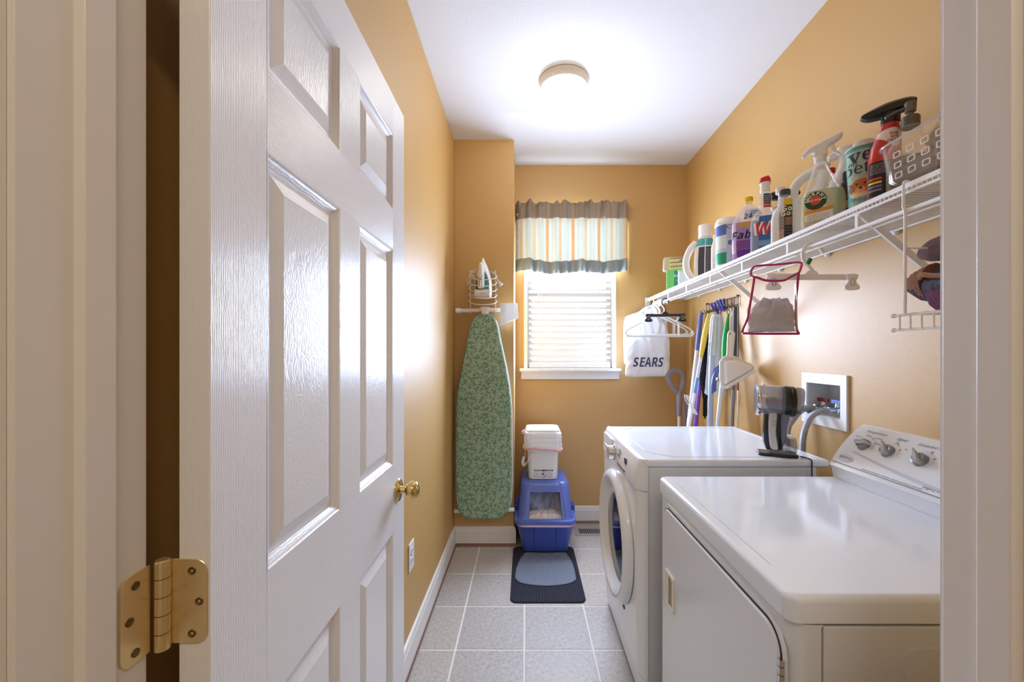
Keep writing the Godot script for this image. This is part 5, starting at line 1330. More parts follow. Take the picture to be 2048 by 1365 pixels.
	part(r, "liquid", bottle_shape([[0.002, 0.049, 0.029, 2.6, 0], [0.006, 0.0515, 0.031, 2.6, 0], [0.095, 0.0525, 0.0318, 2.6, 0]], 36), fin("3b2a26", 0.2), "dark brown soap")
	part(r, "collar", S().lathe([[0.0, 0.183], [0.021, 0.183], [0.0215, 0.21], [0.019, 0.214], [0.0, 0.215]], 30), fin("5d5853", 0.35), "grey collar")
	part(r, "pump", S().lathe([[0, 0.214], [0.008, 0.214], [0.008, 0.225], [0.0125, 0.228], [0.014, 0.254], [0.012, 0.257], [0, 0.257]], 24), fin("6a645f", 0.35), "grey pump head")
	part(r, "spout", S().tube(smooth([Vector3(-0.008, 0.243, 0), Vector3(-0.03, 0.237, 0.0), Vector3(-0.056, 0.226, 0.0)], 5), 0.0042, 10), fin("5d5853", 0.35))
	r = thing("brown_bottle", "brown bottle with a tan shoulder and a purple cap at the door jamb", "bottle", Vector3(1.104, SY + 0.0085, -1.07), 0.0, "")
	p = [[0, 0.04, 0.034, 2.2, 0], [0.004, 0.043, 0.036, 2.2, 0], [0.135, 0.043, 0.036, 2.2, 0], [0.14, 0.045, 0.038, 2.2, 0], [0.158, 0.044, 0.037, 2.2, 0], [0.185, 0.022, 0.022, 2, 0], [0.192, 0.016, 0.016, 2, 0]]
	part(r, "body", bottle_shape(p, 36), fin("5d3a30", 0.25))
	part(r, "shoulder", bottle_shape([[0.1355, 0.0445, 0.0375, 2.2, 0], [0.14, 0.0465, 0.0395, 2.2, 0], [0.158, 0.0455, 0.0385, 2.2, 0], [0.186, 0.0225, 0.0225, 2, 0]], 36), fin("a8844c", 0.25), "tan shoulder")
	screw_cap(r, 0.19, 0.017, 0.024, fin("8d3c94", 0.4), "purple cap")

# ---------------------------------------------------------------- hanging things
const RY := 1.659        # height of the hanging rail
func loop_hook(s, r, top = 0.0):                        # hook over the rail, which runs through the origin along Z
	s.tube(smooth([Vector3(0.021, -0.016, 0), Vector3(0.022, -0.001, 0), Vector3(0.012, 0.0085 + r - 0.001, 0), Vector3(-0.006, 0.0085 + r, 0), Vector3(-0.02, -0.001, 0), Vector3(-0.02, -0.02, 0), Vector3(-0.008, -0.036, 0), Vector3(0.0, -0.05, 0), Vector3(0, -0.078, 0)], 5), r, 10)
	return s
func tube_hanger(m) -> Node3D:
	var h = thing("coat_hanger", "", "hanger", Vector3(), 0, "white tubular hangers on the rail")
	part(h, "hook", loop_hook(S(), 0.0042), m)
	var half = [Vector3(0, -0.078, 0), Vector3(0.05, -0.094, 0), Vector3(0.12, -0.128, 0), Vector3(0.185, -0.162, 0), Vector3(0.208, -0.182, 0), Vector3(0.2, -0.203, 0), Vector3(0.17, -0.207, 0)]
	var path = half.duplicate()
	for i in range(half.size() - 1, 0, -1): path.append(Vector3(-half[i].x, half[i].y, 0))
	var cl = smooth(path, 5, true)
	part(h, "frame", S().tube(cl, 0.0045, 10, true), m)
	for k in [-1, 1]: part(h, "strap_notch", S().tube([Vector3(0.115 * k, -0.122, 0), Vector3(0.12 * k, -0.136, 0), Vector3(0.12 * k, -0.204, 0)], 0.0025, 6), m)
	return h
func clip_hanger(called, label, w, m, clipm, where, turn, big = false) -> Node3D:
	var h = thing(called, label, "hanger", where, turn)
	var hk = loop_hook(S(), 0.0042)
	if big: hk = S().tube(smooth([Vector3(0.040, -0.018, 0), Vector3(0.026, 0.002, 0), Vector3(0.008, 0.0125, 0), Vector3(-0.016, 0.008, 0), Vector3(-0.028, -0.014, 0), Vector3(-0.026, -0.038, 0), Vector3(-0.012, -0.058, 0), Vector3(0.004, -0.078, 0)], 6), 0.0058, 12)
	part(h, "hook", hk, m)
	part(h, "hub", S().prism(smooth2([Vector2(-0.022, -0.092), Vector2(-0.008, -0.074), Vector2(0.008, -0.074), Vector2(0.022, -0.092)], 4), -0.004, 0.004, 0.001), m)
	part(h, "bar", S().prism(rrect(w, 0.019, 0.003, 3, 0, -0.098), -0.0035, 0.0035, 0.0012), m)
	for k in [-1, 1]:
		var c = part(h, "clip", S().prism(smooth2([Vector2(-0.019, 0.008), Vector2(0.019, 0.008), Vector2(0.014, -0.012), Vector2(0.014, -0.018), Vector2(0.025, -0.032), Vector2(0.02, -0.042), Vector2(0, -0.044), Vector2(-0.02, -0.042), Vector2(-0.025, -0.032), Vector2(-0.014, -0.018), Vector2(-0.014, -0.012)], 3), -0.002, 0.009, 0.0015), clipm)
		c.position = Vector3((w / 2 - 0.02) * k, -0.098, 0)
		part(c, "spring", S().ringed(rrect(0.014, 0.026, 0.003, 3, 0, -0.017), rrect(0.009, 0.021, 0.002, 3, 0, -0.017), 0.0085, 0.0105), M.chrome, "metal spring")
	return h

func hanging():
	var white = fin("f4f1ec", 0.35)
	var spots = [[-2.82, 0.06, -0.012], [-2.87, -0.05, 0.0], [-2.91, 0.10, -0.004], [-2.95, -0.02, 0.0]]
	var src = tube_hanger(fin("f6f5f3", 0.35))
	for k in 4:
		var h = src
		if k:
			h = src.duplicate(); h.name = fresh("coat_hanger"); add_child(h)
		h.position = Vector3(SX - 0.002 + spots[k][2], RY + 0.0, spots[k][0]); h.rotation.y = spots[k][1]; h.scale = Vector3.ONE * [1.14, 1.08, 1.1, 1.05][k]
		h.set_meta("label", ["white tubular coat hanger nearest the camera in the far rail cluster", "white tubular coat hanger second from the front in the far rail cluster", "white tubular coat hanger third from the front, turned slightly", "white tubular coat hanger at the back of the cluster by the window wall"][k])
	clip_hanger("trouser_hanger", "short black trouser hanger with two black clips in front of the white bag", 0.262, fin("2a2d38", 0.35), fin("23252e", 0.4), Vector3(SX - 0.002, RY, -2.745), -0.06)
	clip_hanger("white_trouser_hanger", "white trouser hanger with clips, just behind the black one", 0.25, white, white, Vector3(SX + 0.004, RY, -2.785), 0.0)
	# carrier bags
	var nz = noise_of(9.0, 14, 2)
	for k in 2:
		var c = [Vector3(0.895, 1.136, -3.0), Vector3(0.90, 1.225, -3.075)][k]
		var b = thing("plastic_bag", ["white plastic carrier bag with bold dark blue lettering hanging at the end of the shelf", "plain white plastic bag hanging behind the lettered carrier bag"][k], "bag", c)
		var p = [[0, 0.150, 0.008, 2.2, -0.006], [0.012, 0.157, 0.018, 2.4, -0.006], [0.07, 0.160, 0.030, 2.4, 0.0], [0.16, 0.160, 0.032, 2.4, 0.002], [0.26, 0.156, 0.028, 2.3, 0.004], [0.32, 0.143, 0.022, 2.2, 0.008], [0.375, 0.108, 0.018, 2.1, 0.016], [0.415, 0.07, 0.013, 2, 0.022], [0.45, 0.04, 0.010, 2, 0.03], [0.50, 0.022, 0.006, 2, 0.036]] if k == 0 else [[0, 0.158, 0.008, 2.2, 0.0], [0.012, 0.163, 0.014, 2.4, 0.0], [0.2, 0.166, 0.018, 2.4, 0.0], [0.32, 0.162, 0.016, 2.3, 0.0], [0.355, 0.15, 0.012, 2.2, 0.0], [0.372, 0.12, 0.009, 2.1, 0.006], [0.385, 0.08, 0.008, 2, 0.014], [0.40, 0.06, 0.007, 2, 0.02], [0.42, 0.045, 0.006, 2, 0.028], [0.43, 0.03, 0.005, 2, 0.034]]
		var rows = []
		var tall = p[p.size() - 1][0]
		for i in 41: rows.append(prof_at(p, tall * i / 40.0))
		for i in 41: rows[i][0] = tall * i / 40.0
		var bag = bottle_shape(rows, 90)
		var crinkle = func(q): return q + Vector3(0, 0.008 * nz.get_noise_2d(q.x * 0.7, k) if q.y < 0.02 else 0.0, 0.007 * sin(q.x * 90.0 * (1.0 + 2.0 * max(0.0, q.y - 0.2)) + 2.0 * nz.get_noise_2d(q.x, q.y)) * smoothstep(0.10, 0.36, q.y) + 0.014 * nz.get_noise_3d(q.x * 1.6, q.y * 0.8, k * 7))
		bag.bend(crinkle)
		var bm := fin("f4f4f6", 0.35).duplicate()
		bm.backlight_enabled = true; bm.backlight = Color(0.25, 0.25, 0.25)
		part(b, "sack", bag, bm, "", 70)
		if k == 0:
			var t = words("SEARS", 0.068, "Droid Sans", true, 0.2, 0.0008)
			var lo = 9.0; var hi = -9.0
			for q in t.v: lo = min(lo, q.x); hi = max(hi, q.x)
			t.bend(func(q): return Vector3((q.x - (lo + hi) / 2) * 0.22 / (hi - lo), q.y + 0.0 * q.x, q.z))
			t.cut(0.01)
			part(b, "lettering", print_on(rows, t, -0.005, 0.105, 0.0022).bend(crinkle), fin("3a4569", 0.5))
	# vinyl pouch with magenta piping, held by the clip hanger
	clip_hanger("skirt_hanger", "ivory clip hanger hooked over the rail near the middle of the shelf", 0.30, fin("f7f1e8", 0.35), fin("f7f3ec", 0.25), Vector3(0.95, RY, -1.362), 0.0, true)
	var c = Vector3(0.805, 1.49, -1.36)
	var pk = thing("vinyl_pouch", "clear vinyl pouch with magenta piping clipped to the ivory hanger, full of grey mesh", "pouch", c)
	var A = func(px, py, d): return at(px, py, d) - c
	var rings = []
	for q in [[667, 1488, 1594, 0.008], [660, 1491, 1591, 0.025], [640, 1497, 1588, 0.04], [600, 1505, 1587, 0.04], [570, 1510, 1588, 0.03], [556, 1511, 1591, 0.024], [549, 1511, 1592, 0.024]]:
		var a = A.call(q[1], q[0], 1.36); var b2 = A.call(q[2], q[0], 1.36)
		var ring := PackedVector3Array()
		for k in 32:
			var an = -TAU * k / 32
			ring.append(Vector3(lerpf(a.x, b2.x, 0.5 + 0.5 * sign(cos(an)) * pow(abs(cos(an)), 0.5)), a.y, a.z + sign(sin(an)) * pow(abs(sin(an)), 0.6) * q[3]))
		rings.append(ring)
	var sheet = S().loft(rings)
	sheet.bend(func(q): return q + Vector3(0, 0, 0.005 * nz.get_noise_3dv(q * 3.0)))
	part(pk, "pouch_wall", sheet, clear_of("f6f6f8", 0.14, 0.08), "clear vinyl", 60)
	var pip = fin("b82a68", 0.5)
	for job in [[[1505, 553, 1.345], [1516, 556, 1.335], [1530, 561, 1.325], [1548, 562, 1.325], [1568, 561, 1.325], [1582, 554, 1.335], [1597, 546, 1.35]], [[1502, 552, 1.36], [1502, 543, 1.37], [1506, 536, 1.38], [1516, 532, 1.39], [1560, 529, 1.39], [1596, 525, 1.39], [1603, 528, 1.385], [1602, 535, 1.37], [1598, 546, 1.35]], [[1509, 554, 1.35], [1505, 580, 1.345], [1500, 610, 1.34], [1495, 638, 1.34], [1488, 655, 1.345], [1484, 666, 1.35]], [[1485, 667, 1.35], [1520, 668, 1.345], [1560, 668, 1.345], [1598, 668, 1.35]], [[1597, 548, 1.35], [1595, 570, 1.35], [1592, 600, 1.35], [1592, 640, 1.35], [1594, 660, 1.35], [1598, 668, 1.35]]]:
		part(pk, "piping", S().tube(smooth(job.map(func(q): return A.call(q[0], q[1], q[2])), 5), 0.0038, 8), pip, "magenta piping")
	var net = bumpy("dcd2d8", 0.9, height_tex(128, func(x, y): return 0.5 + 0.5 * sin(x * TAU / 16.0) * sin(y * TAU / 16.0), 6.0), 40.0, 1.6)
	var lump = []
	for i in 15:
		var t = i / 14.0
		var y0 = lerpf(664, 601, t)
		var a = A.call(lerpf(1495, 1514, t * t), y0, 1.36); var b2 = A.call(lerpf(1589, 1580, t * t), y0, 1.36)
		var e = 0.006 + 0.026 * pow(sin(PI * clampf(t * 0.9 + 0.1, 0, 1)), 0.5)
		var ring := PackedVector3Array()
		for k in 36:
			var an = -TAU * k / 36
			var q = Vector3(lerpf(a.x, b2.x, 0.5 + 0.5 * cos(an) * (1.0 - 0.25 * pow(t, 6))), a.y + 0.02 * t * nz.get_noise_2d(cos(an) * 12, 3), a.z + sin(an) * e)
			ring.append(q + Vector3(cos(an), 0.3, sin(an)) * 0.010 * nz.get_noise_3dv(q * 4.0))
		lump.append(ring)
	part(pk, "grey_mesh", S().loft(lump), net, "crumpled grey mesh fabric", 60)
	var tg = thing("size_tag", "tiny green size tag on the neck of the ivory hanger", "tag", Vector3(0.95, RY - 0.052, -1.36))
	part(tg, "tag_body", S().box(Vector3(-0.018, -0.011, -0.006), Vector3(-0.006, 0.011, 0.006), 0.002).bend(func(q): return q.rotated(Vector3(0, 0, 1), -0.5)), fin("187a34", 0.4))

# ---------------------------------------------------------------- brooms and mops in the corner
func stick(called, label, cat, a: Vector3, b: Vector3, bands, m_end = null) -> Node3D:   # bands: [share from, share to, radius, material, part name]
	var root = thing(called, label, cat, b)
	for q in bands:
		part(root, q[4], S().tube([a.lerp(b, q[0]) - b, a.lerp(b, lerpf(q[0], q[1], 0.5)) - b, a.lerp(b, q[1]) - b], q[2], 14), q[3])
	return root
func down(a: Vector3, b: Vector3, y = 0.012) -> Vector3: return a + (b - a) * ((a.y - y) / (a.y - b.y))

func tools():
	var white = fin("eef0f4", 0.3)
	var g = thing("tool_rack", "black wire grid rack screwed to the right wall below the shelf", "rack", Vector3(RX - 0.012, 1.612, -2.59))
	var o = -g.position
	var bw = fin("2c2c34", 0.4)
	for y in [1.637, 1.591]: part(g, "long_wire", S().tube([Vector3(RX - 0.012, y, -2.80) + o, Vector3(RX - 0.012, y, -2.375) + o], 0.0024, 8), bw)
	for k in 11:
		var z = -2.795 + 0.0415 * k
		part(g, "hook_wire", S().tube(smooth([Vector3(RX - 0.008, 1.642, z) + o, Vector3(RX - 0.009, 1.60, z) + o, Vector3(RX - 0.012, 1.583, z) + o, Vector3(RX - 0.034, 1.579, z) + o, Vector3(RX - 0.046, 1.60, z) + o], 4), 0.0022, 8), bw)
	for z in [-2.79, -2.39]: part(g, "wall_plug", S().lathe([[0, 0], [0.004, 0], [0.004, 0.012], [0, 0.012]], 10, Transform3D(Basis(Vector3(0, 0, 1), PI / 2), Vector3(RX - 0.0005, 1.645, z) + o)), bw)
	# leaning poles
	var a = at(1402.5, 626, 2.72); var b = down(a, at(1377, 853, 2.66))
	stick("white_mop", "white mop pole with a periwinkle grip, leftmost of the leaning poles", "mop", a, b, [[0.0, 0.16, 0.0155, fin("7079c4", 0.4), "grip"], [0.16, 0.72, 0.0135, white, "pole"], [0.72, 0.74, 0.0140, fin("5566b4", 0.4), "band"], [0.74, 1.0, 0.0135, white, "pole"]])
	a = at(1415, 626, 2.66); b = down(a, at(1391, 853, 2.60))
	stick("purple_pole", "purple broom pole with a black cap, right of the white mop", "broom", a, b, [[0.0, 0.1, 0.0135, fin("26272c", 0.4), "cap"], [0.1, 0.25, 0.0125, fin("b8a4c8", 0.35), "upper_pole"], [0.25, 0.62, 0.0125, fin("7a4bb0", 0.35), "pole"], [0.62, 1.0, 0.0115, fin("c9b4cc", 0.35), "lower_pole"]])
	a = at(1417, 627, 2.56); b = down(a, at(1379, 846, 2.50))
	var yl = stick("yellow_broom", "white broom pole with a long yellow handle and a blue sleeve", "broom", a, b, [[0.17, 0.26, 0.0105, white, "pole"], [0.26, 0.32, 0.0112, fin("78a6dc", 0.35), "blue_sleeve"], [0.32, 0.58, 0.0105, white, "pole"], [0.58, 0.66, 0.0135, fin("e8c840", 0.4), "yellow_joint"], [0.66, 1.0, 0.0105, fin("cbb8dc", 0.35), "lower_pole"]])
	var pa = []; var ra = []
	for i in 13:
		var t = i / 12.0
		pa.append(a.lerp(b, 0.18 * t) - b); ra.append(0.005 + 0.0125 * sin(PI * clampf(t * 0.8 + 0.04, 0, 1)))
	part(yl, "handle", S().tube(pa, ra, 14), fin("ecd04c", 0.35), "yellow handle", 60)
	# black chenille duster
	var d = thing("duster", "fluffy black duster hanging behind the clear bag", "duster", at(1408, 760, 2.60))
	var nz = noise_of(45.0, 17, 3)
	var rings = []
	for i in 60:
		var t = i / 59.0
		var c = at(lerpf(1412, 1410, t) - 4.0 * sin(PI * clampf((t - 0.2) / 0.5, 0, 1)), lerpf(655, 838, t), 2.60) - d.position
		var r = 0.012 + 0.016 * sin(PI * clampf((t - 0.05) / 0.75, 0, 1))
		if t > 0.98: r = 0.004
		var ring := PackedVector3Array()
		for k in 28:
			var an = TAU * k / 28
			var rr = r * (1.0 + 0.45 * nz.get_noise_3d(cos(an) * 1.2, t * 3.2, sin(an) * 1.2))
			ring.append(c + Vector3(cos(an) * rr, 0, sin(an) * rr))
		rings.append(ring)
	part(d, "fluff", S().loft(rings), fin("15161c", 1.0), "", 25)
	part(d, "hanging_loop", S().tube([at(1412, 657, 2.60) - d.position, at(1414, 640, 2.62) - d.position, at(1418, 622, 2.65) - d.position], 0.0025, 6), M.black)
	# clear plastic bag, pegged
	var bag = thing("clear_bag", "long crumpled clear white plastic bag pegged to the tool rack", "bag", at(1431, 790, 2.50))
	rings = []
	for i in 40:
		var t = i / 39.0
		var cx = lerpf(1425, 1437, smoothstep(0.3, 0.0, 1.0 - t)); var w = lerpf(0.062, 0.036, t) * (0.8 if t > 0.97 else 1.0)
		var c = at(lerpf(1430, 1434, t), lerpf(788, 630, t), 2.50) - bag.position
		var ring := PackedVector3Array()
		for k in 60:
			var an = TAU * k / 60
			ring.append(c + Vector3(cos(an) * w + 0.003 * nz.get_noise_2d(k * 0.1, t * 2.0), 0.012 * nz.get_noise_2d(k * 0.02, 4.0) if i == 0 else 0.0, sin(an) * 0.016 + 0.007 * sin(k * 1.05 + t * 2.0)))
		rings.append(ring)
	var bm := fin("eceff4", 0.3).duplicate()
	bm.transparency = BaseMaterial3D.TRANSPARENCY_ALPHA; bm.albedo_color.a = 0.72
	part(bag, "film", S().loft(rings), bm, "", 50)
	for k in 3:
		var pc = at([1431, 1440, 1446][k], [618, 612, 611][k], [2.62, 2.55, 2.49][k])
		var pg = thing("clothes_peg", ["blue plastic clothes peg, left one on the tool rack", "blue plastic clothes peg, middle one on the tool rack", "blue plastic clothes peg, right and longest one, gripping the clear bag"][k], "clothes peg", pc, 0, "blue pegs on the tool rack")
		pg.rotation.z = [0.5, 0.25, 0.22][k]
		for s in [-1, 1]:
			var leg = part(pg, "leg", S().prism(smooth2([Vector2(-0.006, 0.036), Vector2(0.006, 0.036), Vector2(0.007, 0.0), Vector2(0.005, -0.034), Vector2(-0.004, -0.036), Vector2(-0.004, 0.0)], 4), -0.005, 0.005, 0.0015), fin(["5a5cc0", "6a6cca", "3f45a2"][k], 0.35))
			leg.position.x = 0.0085 * s; leg.rotation.z = -0.16 * s
			leg.position.z = -0.004 * s
		part(pg, "spring", S().tube([Vector3(0, 0, -0.008), Vector3(0, 0, 0.009)], 0.0045, 12), M.chrome)
	# green brush
	a = at(1458, 618, 2.44); b = down(a, at(1435, 853, 2.36))
	var gr = stick("green_broom", "white broom pole with a bright green handle and hanging loop", "broom", a, b, [[0.19, 0.5, 0.0115, white, "pole"], [0.5, 1.0, 0.0122, fin("d4d8de", 0.3), "lower_pole"]])
	pa = []; ra = []
	for i in 17:
		var t = i / 16.0
		pa.append(a.lerp(b, 0.02 + 0.185 * t) - b + Vector3(-0.004 * sin(PI * t), 0, 0)); ra.append(0.004 + 0.0145 * pow(sin(PI * clampf(t * 0.82 + 0.03, 0, 1)), 1.2))
	part(gr, "handle", S().tube(pa, ra, 14), fin("23a746", 0.3), "green handle", 60)
	var lp = []
	for k in 14: lp.append(a.lerp(b, 0.022) - b + Vector3(0.0, 0.014, 0) + Vector3(cos(TAU * k / 14) * 0.008, sin(TAU * k / 14) * 0.016, 0))
	part(gr, "loop", S().tube(lp, 0.0026, 8, true), fin("23a746", 0.3))
	# grey broom and thin white pole
	a = at(1471, 615, 2.33); b = down(a, at(1464, 853, 2.26))
	stick("grey_broom", "broom with a dark grey grip and a grey pole, behind the dustpan", "broom", a, b, [[0.0, 0.19, 0.0145, fin("45464f", 0.45), "grip"], [0.19, 0.3, 0.009, fin("6a6468", 0.5), "neck"], [0.3, 0.5, 0.011, fin("8d888c", 0.4), "upper_pole"], [0.5, 1.0, 0.0148, fin("9498a4", 0.35), "pole"]])
	a = at(1476.5, 612, 2.28); b = down(a, at(1475.5, 853, 2.24))
	stick("thin_pole", "very thin white pole, rightmost against the right wall", "pole", a, b, [[0.0, 0.3, 0.004, fin("55555c", 0.4), "upper_rod"], [0.3, 1.0, 0.0048, fin("f0ece4", 0.35), "rod"]])
	# squeeze mop
	a = at(1424, 712, 2.40); b = down(a, at(1420, 853, 2.36))
	var sq = stick("squeeze_mop", "grey sponge mop with a slate blue squeeze lever, standing before the clear bag", "mop", a, b, [[0.0, 0.42, 0.0165, fin("aeb8cc", 0.3), "pole"], [0.42, 0.56, 0.0185, fin("58679a", 0.4), "blue_sleeve"], [0.56, 1.0, 0.0165, fin("aeb8cc", 0.3), "lower_pole"]])
	var Q = func(px, py): return Vector2((px - 1428) * 2.37 / 820, -(py - 760) * 2.37 / 820)
	var base = at(1428, 760, 2.37)
	var lever = []
	for q in [[1440, 729], [1433, 735], [1428, 742], [1424, 752], [1421, 770], [1421, 788], [1431, 782], [1431, 768], [1432, 762], [1438, 760], [1434, 756], [1434, 750], [1437, 742], [1442, 735]]: lever.append(Q.call(q[0], q[1]))
	part(sq, "squeeze_lever", S().prism(lever, -0.012, 0.016, 0.003, Transform3D(Basis(), base - b)), fin("56659c", 0.35), "slate blue lever")
	part(sq, "pivot", S().lathe([[0, 0], [0.012, 0], [0.012, 0.006], [0.006, 0.009], [0, 0.009]], 18, Transform3D(Basis(Vector3.RIGHT, PI / 2), at(1434, 759, 2.35) - b)), M.chrome)
	# dustpan
	var dp = thing("dustpan", "white plastic dustpan hanging by its handle from the tool rack", "dustpan", at(1465, 725, 2.20))
	Q = func(px, py): return Vector2((px - 1465) * 2.20 / 820, -(py - 725) * 2.20 / 820)
	var out = []
	for q in [[1453, 711], [1455, 668], [1459, 661], [1466, 661], [1470, 668], [1466, 711], [1474, 715], [1502, 728], [1508, 735], [1506, 744], [1448, 779], [1442, 775], [1439, 760], [1439, 724], [1444, 716]]: out.append(Q.call(q[0], q[1]))
	part(dp, "pan", S().prism(out, -0.004, 0.004, 0.002), fin("f1eeea", 0.3))
	var inn = []
	for q in [[1447, 722], [1470, 720], [1501, 734], [1502, 739], [1449, 769], [1446, 765], [1445, 728]]: inn.append(Q.call(q[0], q[1]))
	part(dp, "tray", S().prism(inn, 0.003, 0.026, 0.010), fin("f4f2f0", 0.3))
	part(dp, "front_lip", S().tube([Vector3(Q.call(1449, 775).x, Q.call(1449, 775).y, 0.014), Vector3(Q.call(1505, 742).x, Q.call(1505, 742).y, 0.014)], 0.011, 12), fin("f4f2f0", 0.3))
	part(dp, "handle_rib", S().prism([Q.call(1457, 716), Q.call(1458, 672), Q.call(1463, 667), Q.call(1467, 672), Q.call(1464, 716)], 0.002, 0.013, 0.004), fin("efeae2", 0.3))
	part(dp, "hole", S().lathe([[0, 0], [0.0045, 0], [0.0045, 0.0006], [0, 0.0007]], 12, Transform3D(Basis(Vector3.RIGHT, PI / 2), Vector3(Q.call(1459.5, 668).x, Q.call(1459.5, 668).y, 0.0042))), fin("8d8a88", 0.5))
	# steam mop with a big loop handle
	var D = 2.98
	var sm = thing("floor_steamer", "grey floor cleaner with a large teardrop loop handle in the corner", "floor cleaner", Vector3(1.10, 0.01, -D))
	var so = -sm.position
	var path = smooth([[1336, 757], [1340, 746], [1350, 742], [1361, 746], [1367, 758], [1365, 773], [1359, 786], [1350, 780], [1342, 770]].map(func(q): return at(q[0], q[1], D) + so), 6, true)
	var gm = fin("968c94", 0.45)
	part(sm, "loop_handle", S().tube(path, 0.0135, 14, true, 1.4), gm)
	part(sm, "neck", S().tube([at(1358.5, 781, D) + so, at(1359, 792, D) + so, at(1358.5, 815, D) + so, at(1358, 832, D) + so], [0.017, 0.021, 0.017, 0.0155], 16), gm, "", 60)
	part(sm, "grip_back", S().tube([at(1354.5, 795, D + 0.01) + so, at(1354, 826, D + 0.01) + so], 0.008, 10), fin("6d666c", 0.6))
	part(sm, "tube", S().tube([at(1358, 830, D) + so, Vector3(at(1358, 853, D).x, 0.10, -D) + so], 0.0105, 14), fin("e4e0dc", 0.35))
	part(sm, "head", S().box(Vector3(1.0, 0.012, -D - 0.06) + so, Vector3(1.22, 0.11, -D + 0.08) + so, 0.02, 3), fin("8a8088", 0.4))
	var cb = thing("power_cord", "bundle of grey power cord wound beside the loop-handled floor cleaner", "cord", at(1374, 830, 2.90))
	for k in 5:
		var x = 1368.5 + 2.6 * k
		part(cb, "strand", S().tube(smooth([at(x + 1, 793 + 4 * abs(k - 2), 2.90), at(x - 0.5, 815, 2.90), at(x + 0.5, 845, 2.90), at(x, 900, 2.90)].map(func(q): return q - cb.position), 5), 0.0042, 8), fin("8c858c", 0.5))
	var tw = thing("white_tie", "white wire tie twisted into two long loops on the white mop pole", "tie", at(1381, 811, 2.44))
	for s in [[[1369, 792], [1372, 803], [1381, 816], [1392, 829], [1394, 827], [1385, 814], [1376, 802], [1371, 791]], [[1374, 793], [1378, 801], [1382, 811], [1384, 822], [1388, 827], [1390, 826], [1385, 812], [1380, 800], [1376, 792]]]:
		part(tw, "wire_loop", S().tube(smooth(s.map(func(q): return at(q[0], q[1], 2.44) - tw.position), 4, true), 0.0024, 8, true), fin("f6f4f0", 0.35))

